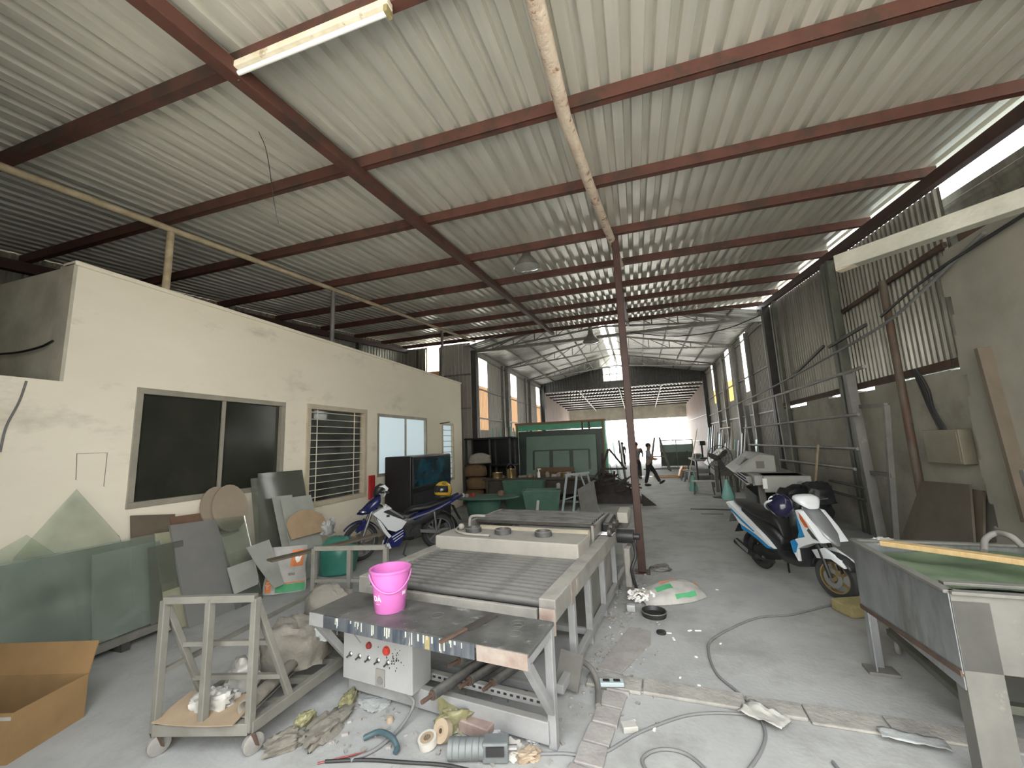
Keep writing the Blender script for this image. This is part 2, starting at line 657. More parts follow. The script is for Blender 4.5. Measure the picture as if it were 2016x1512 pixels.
MB().bar((XL + 0.1, Y0, roof_z(Y0) - 0.08), (XL + 0.1, 14.1, roof_z(14.1) - 0.08), 0.12, 0.16).build('edge_rafter', 'oxide_dark', ceil1, bevel=0.006)
MB().bar((-0.12, 9.0, roof_z(9.0) - 0.05), (-0.02, 14.1, roof_z(14.1) - 0.06), 0.09, 0.1).build('rafter', 'oxide_dark', ceil1, bevel=0.006)
# flaking pipe under the purlins in the middle
pp = [(-0.44 + 0.06 * k + 0.25 * max(0, (k - 2) / 3.0) ** 1.2 - 0.02 * k, Y0 + k * (6.33 - Y0) / 5, roof_z(Y0 + k * (6.33 - Y0) / 5) - 0.065) for k in range(6)]
o = MB().tube([(-0.42, Y0, roof_z(Y0) - 0.07), (-0.405, 3.3, roof_z(3.3) - 0.07), (-0.30, 4.75, roof_z(4.75) - 0.07), (-0.15, 6.40, roof_z(6.4) - 0.07), (-0.06, 7.6, roof_z(7.6) - 0.1)], 0.062, 10).build('roof_pipe', 'flaking_white', smooth=40)
tag(o, 'white roof pipe with flaking paint and rust running to the red column', 'pipe')

# red steel column
t = thing('steel_column', 'slim red oxide steel column standing in the middle of the hall', 'column', (-0.1, 6.38, 0))
MB().span((-0.055, -0.055, 0.012), (0.055, 0.055, roof_z(6.38) - 0.0)).build('shaft', 'oxide_dark', t, bevel=0.012)
MB().box((0, 0, 0.006), (0.22, 0.22, 0.012)).build('base_plate', 'oxide_dark', t)

# cream pipe rail over the office with its posts
t = thing('roof_rail', 'long cream painted roof rail carried by posts on the office wall', 'pipe', (0, 0, 0))
xr = -5.66
MB().tube([(xr, Y0, roof_z(Y0) - 0.045), (xr, 13.9, roof_z(13.9) - 0.045)], 0.042, 10).build('rail', 'cream_pipe', t, smooth=40)
for y in (3.42, 6.4, 11.2):
    MB().tube([(-5.68, y, 4.0), (-5.68, y, roof_z(y) - 0.08)], 0.043, 10).build('post', 'cream_pipe' if y < 4 else 'dull_steel', t, smooth=40)

# ------------------------------------------------------------------ office inside the shed
WT = 0.18
holes = [(3.19, 5.26, 1.36, 2.72), (5.76, 7.38, 0.95, 2.74), (7.8, 10.0, 1.31, 2.69), (10.95, 11.72, 0.9, 2.60)]


def wall_with_holes(mb, x0, x1, ya, yb, za, zb, hs):
    ys = sorted({ya, yb} | {h[0] for h in hs} | {h[1] for h in hs})
    for a, b in zip(ys[:-1], ys[1:]):
        hh = [h for h in hs if h[0] <= a + 1e-6 and h[1] >= b - 1e-6]
        if not hh:
            mb.span((x0, a, za), (x1, b, zb))
        else:
            h = hh[0]
            mb.span((x0, a, za), (x1, b, h[2]))
            mb.span((x0, a, h[3]), (x1, b, zb))
    return mb


mb = wall_with_holes(MB(), W_OFF - WT, W_OFF, 2.53, 12.36, 0, 3.98, holes)
o = mb.build('wall_left', 'office_paint')
ks(o, 'cream painted long wall of the office inside the hall', 'wall')
MB().span((W_OFF - WT - 0.02, 2.50, 3.98), (W_OFF + 0.025, 12.39, 4.03)).build('coping', 'office_paint', o, bevel=0.008)
o = MB().span((W_OFF - WT, Y0, 0), (W_OFF, 2.53, 2.72)).build('wall_left', 'office_paint')
ks(o, 'lower cream wall running on towards the yard before the office', 'wall')
o = MB().span((XL, 2.53, 2.72), (W_OFF - WT, 2.68, 4.0)).span((W_OFF - 0.24, 2.50, 2.70), (W_OFF - 0.002, 2.53, 4.0)).build('wall_front', 'office_grimy')
ks(o, 'grimy upper front wall of the office with a pilaster at the corner', 'wall')
o = MB().span((XL, 12.2, 0), (W_OFF - WT, 12.36, 4.0)).build('wall_back', 'office_grimy')
ks(o, 'far end wall of the office', 'wall')
o = MB().span((XL, 2.68, 3.85), (W_OFF - WT, 12.2, 3.95)).span((XL, 2.68, 2.78), (W_OFF - WT, 12.2, 2.85)).build('ceiling', 'room_dark')
ks(o, 'flat concrete slab over the office room', 'ceiling')
o = MB().span((XL + 0.1, 2.55, 0.0), (XL + 0.16, 12.2, 2.78)).span((XL + 0.16, 7.5, 0), (W_OFF - WT, 7.56, 2.78)).build('wall_left', 'room_dark')
ks(o, 'dark inner wall of the office room behind the windows', 'wall')

# windows of the office
def win_frame(t, y0, y1, z0, z1, fw, fd, m, proud=0.015):
    x1 = W_OFF + proud
    x0 = x1 - fd
    xc = (x0 + x1) / 2
    for nm, c, s in (('frame_rail', (xc, (y0 + y1) / 2, z1 - fw / 2), (fd, y1 - y0, fw)), ('frame_rail', (xc, (y0 + y1) / 2, z0 + fw / 2), (fd, y1 - y0, fw)),
                     ('frame_post', (xc, y0 + fw / 2, (z0 + z1) / 2), (fd, fw, z1 - z0 - 2 * fw)), ('frame_post', (xc, y1 - fw / 2, (z0 + z1) / 2), (fd, fw, z1 - z0 - 2 * fw))):
        MB().box(c, s).build(nm, m, t, bevel=0.004)


t = struct('window_1', 'wide dark sliding window of two panes in the office wall')
y0, y1, z0, z1 = holes[0]
win_frame(t, y0 - 0.02, y1 + 0.02, z0 - 0.02, z1 + 0.02, 0.07, 0.09, 'frame_grey')
MB().box((W_OFF - 0.01, 4.24, (z0 + z1) / 2), (0.03, 0.045, z1 - z0 - 0.1)).build('meeting_stile', 'frame_grey', t, bevel=0.003)
for a, b, dx in ((y0 + 0.05, 4.24, 0), (4.24, y1 - 0.05, 0.012)):
    MB().span((W_OFF - 0.05 - dx, a, z0 + 0.05), (W_OFF - 0.042 - dx, b, z1 - 0.05)).build('pane', 'black_pane', t)
t = struct('window_2', 'cream framed office window with a white welded grille of thin bars')
y0, y1, z0, z1 = holes[1]
win_frame(t, y0 - 0.02, y1 + 0.02, z0 - 0.02, z1 + 0.02, 0.085, 0.12, 'frame_cream', 0.03)
MB().span((W_OFF - 0.085, y0 + 0.06, z0 + 0.06), (W_OFF - 0.08, y1 - 0.06, z1 - 0.06)).build('pane', 'clear_pane', t)
for k in range(13):
    z = z0 + 0.14 + k * (z1 - z0 - 0.26) / 12
    MB().tube([(W_OFF - 0.03, y0 + 0.06, z), (W_OFF - 0.03, y1 - 0.06, z)], 0.0075 if k % 3 else 0.009, 6).build('grille_bar', 'white_bar', t)
for y in (y0 + 0.27, y1 - 0.33):
    MB().tube([(W_OFF - 0.03, y, z0 + 0.06), (W_OFF - 0.03, y, z1 - 0.06)], 0.009, 6).build('grille_bar', 'white_bar', t)
t = struct('window_3', 'self-glowing pale blue frosted sliding window beside the black cabinet')
y0, y1, z0, z1 = holes[2]
win_frame(t, y0 - 0.02, y1 + 0.02, z0 - 0.02, z1 + 0.02, 0.065, 0.1, 'frame_grey')
MB().box((W_OFF - 0.02, 8.98, (z0 + z1) / 2), (0.03, 0.05, z1 - z0 - 0.1)).build('meeting_stile', 'frame_grey', t)
for a, b in ((y0 + 0.04, 8.98), (8.98, y1 - 0.04)):
    MB().span((W_OFF - 0.06, a, z0 + 0.04), (W_OFF - 0.052, b, z1 - 0.04)).build('pane', 'glowing_frosted_pane', t)
t = struct('window_4', 'narrow self-glowing office window with horizontal bars near the wall end')
y0, y1, z0, z1 = holes[3]
win_frame(t, y0 - 0.02, y1 + 0.02, z0 - 0.02, z1 + 0.02, 0.07, 0.1, 'frame_cream')
MB().span((W_OFF - 0.07, y0 + 0.05, z0 + 0.05), (W_OFF - 0.062, y1 - 0.05, z1 - 0.05)).build('pane', 'glowing_frosted_pane', t)
for k in range(9):
    z = z0 + 0.12 + k * (z1 - z0 - 0.2) / 9 + 0.05
    MB().tube([(W_OFF - 0.03, y0 + 0.05, z), (W_OFF - 0.03, y1 - 0.05, z)], 0.009, 6).build('grille_bar', 'dull_steel', t)

# ------------------------------------------------------------------ outer left wall of the shed and its end wall
def sheet_wall(t, x, ya, yb, za, zb, m, wdt=0.95, pitch=0.16, depth=0.025, inward=1, name='wall_sheet', ztop=None):
    n = max(1, round((yb - ya) / wdt))
    ww = (yb - ya) / n
    pr = corr(ww, pitch, depth)
    for i in range(n):
        a = ya + i * ww
        zt = (lambda y: zb) if ztop is None else ztop
        sheet_mb(pr, lambda u, h, tt, a=a: (x + inward * h, a + u, za + (zt(a + u) - za) * tt)).build(name, m, t, fix=False)


def sheet_wall_x(t, y, xa, xb, za, zb, m, wdt=0.95, pitch=0.16, depth=0.025, name='wall_sheet', ztop=None):
    n = max(1, round((xb - xa) / wdt))
    ww = (xb - xa) / n
    pr = corr(ww, pitch, depth)
    for i in range(n):
        a = xa + i * ww
        zt = (lambda q: zb) if ztop is None else ztop
        sheet_mb(pr, lambda u, h, tt, a=a: (a + u, y - h, za + (zt(a + u) - za) * tt)).build(name, m, t, fix=False)


t = struct('wall_left', 'dark ribbed sheet wall of the front shed behind the office')
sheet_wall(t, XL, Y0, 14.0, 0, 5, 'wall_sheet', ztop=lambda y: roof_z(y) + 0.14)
for z in (4.35,):
    MB().bar((XL + 0.06, Y0, z), (XL + 0.06, 14, z), 0.05, 0.05).build('girt', 'dark_steel', t)
for y in (2.0, 5.0, 8.0, 11.0):
    MB().bar((XL + 0.12, y, 0), (XL + 0.12, y, roof_z(y) - 0.16), 0.12, 0.12).build('column', 'dark_steel', t)
t = struct('wall_back', 'end wall of the front shed between its left wall and the gabled hall')
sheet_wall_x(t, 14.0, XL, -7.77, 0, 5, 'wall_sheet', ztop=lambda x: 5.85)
sheet_wall_x(t, 14.0, -7.2, GX0, 0, 5, 'pale_sheet', wdt=1.3, ztop=lambda x: 5.85)
sheet_wall_x(t, 14.0, -7.77, -7.2, 0, 4.6, 'pale_sheet', wdt=1.0)
MB().span((-7.77, 14.0, 4.85), (-7.2, 14.01, 5.85)).build('skylight_panel', 'skylight_sheet', t)
MB().span((-7.77, 14.0, 4.6), (-7.2, 14.01, 4.85)).build('tan_panel', 'tan_sheet', t)
for z in (3.3, 4.6):
    MB().bar((XL, 13.94, z), (GX0, 13.94, z), 0.05, 0.05).build('girt', 'dull_steel', t)
for x in (-8.15, -7.82, -7.15):
    MB().bar((x, 13.9, 0), (x, 13.9, 5.75), 0.07, 0.07).build('column', 'dark_steel' if x < -8 else 'dull_steel', t)

# ------------------------------------------------------------------ right side of the front shed
o = MB().span((3.8, Y0, 0), (4.1, 6.1, 4.05)).build('wall_right', 'plaster_grey')
ks(o, 'grey plastered wall beside the steel trough', 'wall')
# ragged plaster edge
mb = MB()
for k in range(16):
    z = 0.0 + k * 0.25
    mb.span((3.80, 6.1, z), (4.09, 6.1 + rng.uniform(0.02, 0.14), z + 0.25))
mb.build('broken_edge', 'plaster_grey', o)
t = struct('wall_right', 'stained concrete wall with ribbed steel sheets above it')
mb = MB()
yy = 6.1
while yy < 13.3:
    b = min(13.3, yy + 0.6)
    mb.span((4.0, yy, 0), (4.15, b, 2.6 + rng.uniform(-0.05, 0.05)))
    yy = b
mb.build('concrete_base', 'concrete_wall', t)
for ya, yb in ((6.42, 7.6), (7.6, 9.35), (9.35, 13.35)):
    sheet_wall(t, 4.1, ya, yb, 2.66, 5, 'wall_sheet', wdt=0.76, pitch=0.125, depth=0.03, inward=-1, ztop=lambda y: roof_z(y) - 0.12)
MB().bar((4.03, 6.35, 2.72), (4.03, 13.3, 2.68), 0.07, 0.11).build('bottom_rail', 'rust', t)
MB().bar((4.02, 6.4, 4.25), (4.02, 9.2, 4.2), 0.05, 0.07).build('girt', 'rust', t)
for y, s, m in ((13.42, 0.2, 'dark_steel'), (9.24, 0.12, 'green_steel'), (9.44, 0.12, 'green_steel'), (12.6, 0.09, 'green_steel')):
    MB().bar((3.95, y, 0), (3.95, y, roof_z(y) - 0.16), s, s).build('column', m, t, bevel=0.01)
# upper strip over the plaster wall, ribs running along the hall
t = struct('wall_right', 'strip of ribbed sheet hung outside under the roof edge')
pr = corr(0.95, 0.15, 0.03)
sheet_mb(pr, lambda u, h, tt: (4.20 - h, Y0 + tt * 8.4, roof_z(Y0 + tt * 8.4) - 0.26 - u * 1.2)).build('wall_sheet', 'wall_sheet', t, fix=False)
t = struct('wall_right', 'pale blue ribbed sheets of the neighbouring lean-to behind the gap')
sheet_wall(t, 6.2, 3.5, 13.0, 0.0, 6.5, 'blue_sheet', wdt=0.95, pitch=0.19, depth=0.03, inward=-1)
for z in (2.6, 3.3):
    MB().bar((6.1, 4.5, z), (6.1, 12, z), 0.08, 0.1).build('girt', 'dark_steel', t)

# ------------------------------------------------------------------ gabled hall
t = struct('wall_left', 'pale ribbed sheet wall of the gabled hall with bright strips')
strips = [(14.75, 15.7), (19.0, 20.0), (24.3, 25.2)]
ys = [14.0] + [q for s in strips for q in s] + [GY1]
for k in range(0, len(ys), 2):
    sheet_wall(t, GX0, ys[k], ys[k + 1], 0, EAVE + 0.17, 'pale_sheet')
for a, b in strips:
    sheet_wall(t, GX0, a, b, 0, 2.5, 'pale_sheet')
    sheet_wall(t, GX0, a, b, 2.5, 4.27, 'tan_sheet', name='tan_panel')
    sheet_wall(t, GX0, a, b, 4.27, 5.38, 'skylight_sheet', name='skylight_panel')
    sheet_wall(t, GX0, a, b, 5.38, EAVE + 0.17, 'pale_sheet')
for y, s in ((14.1, 0.2), (17.5, 0.09), (18.15, 0.15), (21.5, 0.09), (22.4, 0.15), (25.7, 0.28)):
    MB().bar((GX0 + 0.1, y, 0), (GX0 + 0.1, y, EAVE), s, s).build('column', 'dull_steel' if s < 0.2 else 'dark_steel', t)
for z in (2.95, 4.1, 5.4):
    MB().bar((GX0 + 0.05, 14.1, z), (GX0 + 0.05, GY1, z), 0.05, 0.05).build('girt', 'dull_steel', t)

t = struct('wall_right', 'pale ribbed sheet wall of the gabled hall with open light strips on the machine side')
strips = [(13.62, 14.25, 2.3), (16.35, 17.15, 3.5), (19.3, 20.1, 3.4), (23.1, 23.7, 3.6)]
ys = [13.4] + [q for s in strips for q in s[:2]] + [GY1]
for k in range(0, len(ys), 2):
    sheet_wall(t, GX1, ys[k], ys[k + 1], 0, EAVE + 0.17, 'pale_sheet', inward=-1)
for a, b, zb in strips:
    sheet_wall(t, GX1, a, b, 0, zb, 'pale_sheet', inward=-1)
    sheet_wall(t, GX1, a, b, zb, 4.3, 'yellow_sheet' if a > 19 else 'skylight_sheet', inward=-1, name='skylight_panel')
    sheet_wall(t, GX1, a, b, 4.3, EAVE + 0.17, 'skylight_sheet', inward=-1, name='skylight_panel')
for y, s in ((16.0, 0.14), (18.1, 0.16), (20.6, 0.12), (22.4, 0.14), (25.6, 0.26)):
    MB().bar((GX1 - 0.1, y, 0), (GX1 - 0.1, y, EAVE), s, s).build('column', 'dull_steel' if s < 0.2 else 'dark_steel', t)
for z in (2.6, 4.0, 5.4):
    MB().bar((GX1 - 0.05, 13.5, z), (GX1 - 0.05, GY1, z), 0.05, 0.05).build('girt', 'dull_steel', t)

ceil2 = struct('ceiling', 'low gabled sheet roof of the middle hall on light steel trusses')
n = 12
for side, xe in ((-1, GX0 - 0.2), (1, GX1 + 0.2)):
    ww = (GY1 - 13.8) / n
    pr = corr(ww, 0.2, 0.03)
    ez = EAVE + (0.02 if side < 0 else 0.02)
    for i in range(n):
        ya = 13.8 + i * ww
        sheet_mb(pr, lambda u, h, tt, ya=ya: (xe + (APEXX - xe) * tt * 0.95, ya + u, ez + 0.12 + (APEXZ - ez) * tt * 0.95 + h)).build('roof_sheet', 'hall_sheet', ceil2, fix=False)
        sheet_mb(pr, lambda u, h, tt, ya=ya: (xe + (APEXX - xe) * (0.94 + 0.06 * tt), ya + u, ez + 0.12 + (APEXZ - ez) * (0.94 + 0.06 * tt) + h)).build('ridge_skylight', 'skylight_sheet', ceil2, fix=False)
    for k in range(6):
        f = (k + 0.3) / 6
        x = xe + (APEXX - xe) * f
        z = ez + (APEXZ - ez) * f + 0.08
        MB().bar((x, 13.8, z), (x, GY1, z), 0.05, 0.07).build('purlin', 'dull_steel', ceil2)
MB().bar((APEXX, 13.8, APEXZ + 0.02), (APEXX, GY1, APEXZ + 0.02), 0.12, 0.08).build('ridge', 'dull_steel', ceil2)


def truss(y):
    cz = 5.92
    tr = MB()
    for xe in (GX0, GX1):
        tr.bar((xe, y, EAVE), (APEXX, y, APEXZ), 0.06, 0.08)
        tr.bar((xe, y, EAVE - 0.04), (APEXX, y, cz), 0.05, 0.06)
    o = tr.build('truss', 'dull_steel', ceil2)
    for xe in (GX0, GX1):
        for k in range(1, 6):
            f = k / 6
            x = xe + (APEXX - xe) * f
            zt = EAVE + (APEXZ - EAVE) * f
            zb = EAVE - 0.04 + (cz - EAVE + 0.04) * f
            MB().bar((x, y, zb), (x, y, zt), 0.035, 0.035).build('web', 'dull_steel', o)
            f2 = (k + 1) / 6
            x2 = xe + (APEXX - xe) * f2
            MB().bar((x, y, zb), (x2, y, EAVE + (APEXZ - EAVE) * f2), 0.03, 0.03).build('web', 'dull_steel', o)
    MB().bar((APEXX, y, cz), (APEXX, y, APEXZ), 0.04, 0.04).build('web', 'dull_steel', o)


for y in (14.25, 18.1, 22.3):
    truss(y)
# pale beam at the mouth of the gabled hall
MB().bar((GX0, 14.2, 5.50), (GX1, 14.2, 5.58), 0.1, 0.1).build('cross_beam', 'dull_steel', ceil2)

# gable end wall with its bright lattice window
t = struct('wall_back', 'dark sheet gable high at the end of the middle hall')
vx0, vx1, vz0, vz1 = -1.82, -0.55, 5.58, 6.55
gz = 5.15


def gtop(x):
    xe = GX0 if x < APEXX else GX1
    return EAVE + 0.20 + (APEXZ - EAVE) * (x - xe) / (APEXX - xe)


sheet_wall_x(t, GY1, GX0, vx0, gz, 6, 'dark_steel', ztop=gtop)
sheet_wall_x(t, GY1, vx1, GX1, gz, 6, 'dark_steel', ztop=gtop)
sheet_wall_x(t, GY1, vx0, vx1, gz, vz0, 'dark_steel')
t2 = struct('window_5', 'bright lattice vent window high in the gable')
for k in range(4):
    x = vx0 + (vx1 - vx0) * k / 3
    MB().bar((x, GY1, vz0), (x, GY1, min(vz1, gtop(x))), 0.05, 0.05).build('mullion', 'dull_steel', t2)
for k in range(3):
    z = vz0 + (6.45 - vz0) * k / 2
    MB().bar((vx0, GY1, z), (vx1, GY1, z), 0.05, 0.05).build('transom', 'dull_steel', t2)
for k in range(3):
    xa = vx0 + (vx1 - vx0) * k / 3
    for q in range(2):
        za = vz0 + (6.45 - vz0) * q / 2
        MB().span((xa + 0.03, GY1 + 0.01, za + 0.03), (xa + (vx1 - vx0) / 3 - 0.03, GY1 + 0.016, za + (6.45 - vz0) / 2 - 0.03)).build('pane', 'skylight_sheet', t2)

# ------------------------------------------------------------------ far lean-to
ceil3 = struct('ceiling', 'flat sheet roof of the far lean-to on close purlins')
za, zb = 5.3, 4.72
n = 10
ww = (GX1 - GX0 + 0.4) / n
pr = corr(ww, 0.2, 0.03)
for i in range(n):
    xa = GX0 - 0.2 + i * ww
    sheet_mb(pr, lambda u, h, tt, xa=xa: (xa + u, GY1 + tt * (FY1 - GY1), za + (zb - za) * tt + h)).build('roof_sheet', 'hall_sheet', ceil3, fix=False)
for k in range(9):
    f = (k + 0.2) / 9
    y = GY1 + f * (FY1 - GY1)
    MB().bar((GX0, y, za + (zb - za) * f - 0.06), (GX1, y, za + (zb - za) * f - 0.06), 0.07, 0.11).build('purlin', 'dark_steel', ceil3)
for x in (-3.4, -0.9, 1.6):
    MB().bar((x, GY1, za - 0.17), (x, FY1, zb - 0.17), 0.05, 0.1).build('rafter', 'dull_steel', ceil3)
t = struct('wall_left', 'rosy ribbed sheet wall of the far lean-to')
sheet_wall(t, GX0, GY1, FY1, 0, 5, 'rosy_sheet', ztop=lambda y: za + (zb - za) * (y - GY1) / (FY1 - GY1))
t = struct('wall_right', 'rosy ribbed sheet wall of the far lean-to on the machine side')
sheet_wall(t, GX1, GY1, FY1, 0, 5, 'rosy_sheet', inward=-1, ztop=lambda y: za + (zb - za) * (y - GY1) / (FY1 - GY1))
for z in (1.6, 3.2):
    MB().bar((GX1 - 0.05, GY1, z), (GX1 - 0.05, FY1, z), 0.05, 0.05).build('girt', 'dull_steel', t)
o = MB().span((GX0 - 0.2, FY1, 3.62), (GX1 + 0.2, FY1 + 0.2, 4.9)).build('wall_back', 'concrete_wall')
ks(o, 'concrete lintel over the wide bright opening at the far end', 'wall')

# outside beyond the opening
o = MB().span((-12, 62, 0), (12, 62.3, 2.0)).build('wall_far', 'road_wall')
ks(o, 'pale boundary wall across the road beyond the opening', 'wall')

# front wall out of view; side return added to shade the left floor
t = struct('wall_front', 'unseen ribbed sheet front wall with an added return that shades the left floor')
sheet_wall_x(t, Y0, XL, -2.66, 0, 4.4, 'wall_sheet', ztop=lambda x: 4.60)
sheet_wall(t, -2.66, Y0, 0.2, 0, 4.4, 'wall_sheet', ztop=lambda y: roof_z(y) - 0.15)
o = MB().span((-25, -9.4, 0), (25, -9.0, 6.0)).build('wall_front', 'road_wall')  # added behind the camera to block the low sky
ks(o, 'added unseen wall across the front yard that blocks the low sky', 'wall')
# ------------------------------------------------------------------ foreground materials
DUST = (0.31, 0.295, 0.265)
mat('grey_paint', (0.27, 0.275, 0.28), (0.21, 0.21, 0.21), 6, rough=0.5, c3=(0.16, 0.12, 0.09), scale3=9, lo3=0.64, hi3=0.7, dust=DUST, dust_amt=0.6)
mat('dusty_frame', (0.25, 0.24, 0.215), (0.18, 0.17, 0.155), 5, rough=0.8, dust=DUST, dust_amt=0.9, bump=0.1)
mat('cart_steel', (0.145, 0.14, 0.12), (0.19, 0.185, 0.16), 6, rough=0.65, metal=0.15, c3=(0.2, 0.12, 0.09), scale3=7, lo3=0.66, hi3=0.72)
mat('roller_dark', (0.05, 0.05, 0.053), (0.11, 0.108, 0.104), 3, rough=0.5, metal=0.2, dust=(0.24, 0.232, 0.212), dust_amt=0.8, stretch=(0.4, 4, 4))
mat('roller_cream', (0.46, 0.41, 0.31), (0.38, 0.34, 0.26), 4, rough=0.6)
mat('dusty_cover', (0.33, 0.315, 0.28), (0.28, 0.265, 0.235), 4, rough=0.85, bump=0.1, c3=(0.25, 0.24, 0.21), scale3=8, lo3=0.66, hi3=0.72)
mat('table_top', (0.045, 0.045, 0.043), (0.115, 0.115, 0.108), 4, rough=0.45, c3=(0.27, 0.275, 0.255), scale3=9, lo3=0.60, hi3=0.70, bump=0.1)
mat('table_edge', (0.035, 0.045, 0.06), (0.11, 0.115, 0.12), 4, rough=0.35, c3=(0.45, 0.46, 0.42), scale3=7, lo3=0.62, hi3=0.66, stretch=(6, 6, 0.7))
mat('edge_brown', (0.20, 0.14, 0.115), (0.30, 0.26, 0.225), 7, rough=0.6)
mat('control_white', (0.33, 0.335, 0.335), (0.28, 0.285, 0.285), 3, rough=0.5, c3=(0.06, 0.06, 0.06), scale3=24, lo3=0.70, hi3=0.73)
mat('red_button', (0.42, 0.045, 0.03), None, rough=0.35)
mat('red_dark', (0.22, 0.035, 0.03), None, rough=0.35)
mat('chrome', (0.62, 0.62, 0.62), None, rough=0.22, metal=1.0)
mat('black_rubber', (0.018, 0.018, 0.018), (0.03, 0.03, 0.03), 8, rough=0.75)
mat('black_plastic', (0.022, 0.022, 0.024), None, rough=0.4)
mat('pink_plastic', (0.58, 0.16, 0.44), (0.54, 0.145, 0.41), 3, rough=0.32)
mat('print_white', (0.85, 0.83, 0.80), None, rough=0.5)
mat('blade_dark', (0.055, 0.05, 0.045), (0.09, 0.08, 0.07), 8, rough=0.5, metal=0.4)
mat('sack_tan', (0.20, 0.185, 0.155), (0.15, 0.138, 0.115), 5, rough=0.95, bump=0.35, bscale=40)
mat('sack_white', (0.42, 0.41, 0.38), (0.32, 0.312, 0.29), 5, rough=0.55, bump=0.15)
mat('plastic_white', (0.40, 0.415, 0.41), (0.29, 0.30, 0.295), 6, rough=0.3, bump=0.3)
mat('print_green', (0.06, 0.30, 0.13), (0.09, 0.36, 0.17), 8, rough=0.55)
mat('print_dkgreen', (0.04, 0.16, 0.12), None, rough=0.55)
mat('print_orange', (0.70, 0.22, 0.06), (0.62, 0.19, 0.06), 8, rough=0.55)
mat('print_black', (0.05, 0.05, 0.05), None, rough=0.6)
mat('cardboard', (0.27, 0.165, 0.07), (0.22, 0.135, 0.058), 3, rough=0.85, bump=0.05)
mat('cardboard_dull', (0.30, 0.23, 0.15), (0.24, 0.18, 0.12), 4, rough=0.9)
mat('galv', (0.26, 0.275, 0.285), (0.40, 0.415, 0.43), 4, rough=0.34, metal=0.75, c3=(0.17, 0.165, 0.15), scale3=3, lo3=0.5, hi3=0.7, stretch=(1, 1, 0.4))
mat('galv_pale', (0.17, 0.167, 0.15), (0.13, 0.127, 0.115), 4, rough=0.6, metal=0.2, c3=(0.28, 0.25, 0.2), scale3=5, lo3=0.6, hi3=0.72)
mat('green_cloth', (0.07, 0.11, 0.06), (0.11, 0.15, 0.09), 5, rough=0.9, bump=0.2)
mat('foam_yellow', (0.30, 0.255, 0.12), (0.23, 0.195, 0.09), 8, rough=0.95, bump=0.4)
mat('rope_grey', (0.17, 0.165, 0.15), None, rough=0.9)
mat('wheel_grey', (0.26, 0.25, 0.23), (0.18, 0.17, 0.16), 9, rough=0.8)

# ------------------------------------------------------------------ roller conveyor (glass washing line)
rng = random.Random(11)
cv = thing('roller_conveyor', 'long dusty glass washing conveyor with steel rollers and a vented cover', 'conveyor', (-1.57, 3.17, 0), (0, 0, R(-7)))
HW = 0.86
for s in (-1, 1):
    ln = 3.55
    o = MB().box((s * HW, ln / 2 - 0.06, 0.71), (0.13, ln, 0.15)).build('side_rail', 'dusty_frame', cv, bevel=0.008)
    if s > 0:
        MB().box((s * HW + 0.02, -0.115, 0.66), (0.12, 0.012, 0.17)).build('end_cap', 'edge_brown', o, bevel=0.003)
        MB().box((s * HW + 0.067, 0.36, 0.70), (0.004, 0.06, 0.17), (0, 0, 0.0)).build('tape_patch', 'edge_brown', o)
        MB().box((s * HW + 0.067, 0.52, 0.71), (0.004, 0.05, 0.10)).build('tape_patch', 'edge_brown', o)
    MB().box((s * HW, ln / 2, 0.10), (0.055, ln - 0.25, 0.06)).build('lower_rail', 'grey_paint', cv, bevel=0.005)
    for y in (0.55, 1.1, 1.75, 2.45, 3.3):
        MB().box((s * (HW - 0.005), y, 0.32), (0.06, 0.06, 0.64)).build('leg', 'grey_paint', cv, bevel=0.005)
for y in (0.1, 1.1, 2.3, 3.3):
    MB().box((0, y, 0.10), (2 * HW - 0.06, 0.05, 0.05)).build('cross_rail', 'grey_paint', cv, bevel=0.004)
rl = MB().cyl((-HW + 0.06, 0, 0), (HW - 0.06, 0, 0), 0.031, n=14).build('roller', 'roller_dark', cv, smooth=40)
rl.location = (0, -0.02, 0.742)
for k in range(1, 13):
    part_copy(rl, (0, -0.02 + k * 0.084, 0.742 + rng.uniform(-0.003, 0.003)))
MB().box((0, -0.085, 0.69), (2 * HW - 0.13, 0.035, 0.07)).build('front_bar', 'dusty_frame', cv, bevel=0.006)
# dark skirt plates between the legs on the aisle side
MB().box((HW - 0.04, 1.42, 0.36), (0.01, 0.6, 0.5)).build('skirt_plate', 'galv_pale', cv)
MB().box((HW - 0.04, 2.1, 0.36), (0.01, 0.62, 0.52)).build('skirt_plate', 'dusty_frame', cv)
# cover box with three round vents
cov = MB().box((-0.02, 1.24, 0.835), (1.66, 0.46, 0.15)).build('cover_box', 'dusty_cover', cv, bevel=0.012)
for x in (-0.50, -0.12, 0.36):
    o = MB().lathe([(0.088, 0), (0.092, 0.0), (0.092, 0.05), (0.078, 0.055), (0.074, 0.02), (0.0001, 0.02)], 24).build('vent_ring', 'roller_dark', cov, smooth=40)
    o.location = (x, 1.27, 0.911)
    q = MB().lathe([(0.0001, 0.03), (0.035, 0.035), (0.04, 0.02)], 16).build('fan_hub', 'dusty_frame', cov, smooth=40)
    q.location = (x, 1.27, 0.911)
MB().tube(bez([(-0.79, 1.40, 0.925), (-0.70, 1.22, 0.925), (-0.5, 1.10, 0.925), (-0.2, 1.09, 0.925)], 6), 0.014, 8).build('bent_tube', 'dusty_cover', cov, smooth=60)
MB().sphere((-0.70, 1.33, 0.95), 0.038).build('knob', 'dusty_cover', cov, smooth=60)
MB().tube(bez([(-0.66, 1.46, 0.90), (-0.66, 1.47, 1.02), (-0.60, 1.48, 1.05), (-0.46, 1.5, 1.05)], 6), 0.018, 8).build('pipe_elbow', 'dusty_frame', cov, smooth=60)
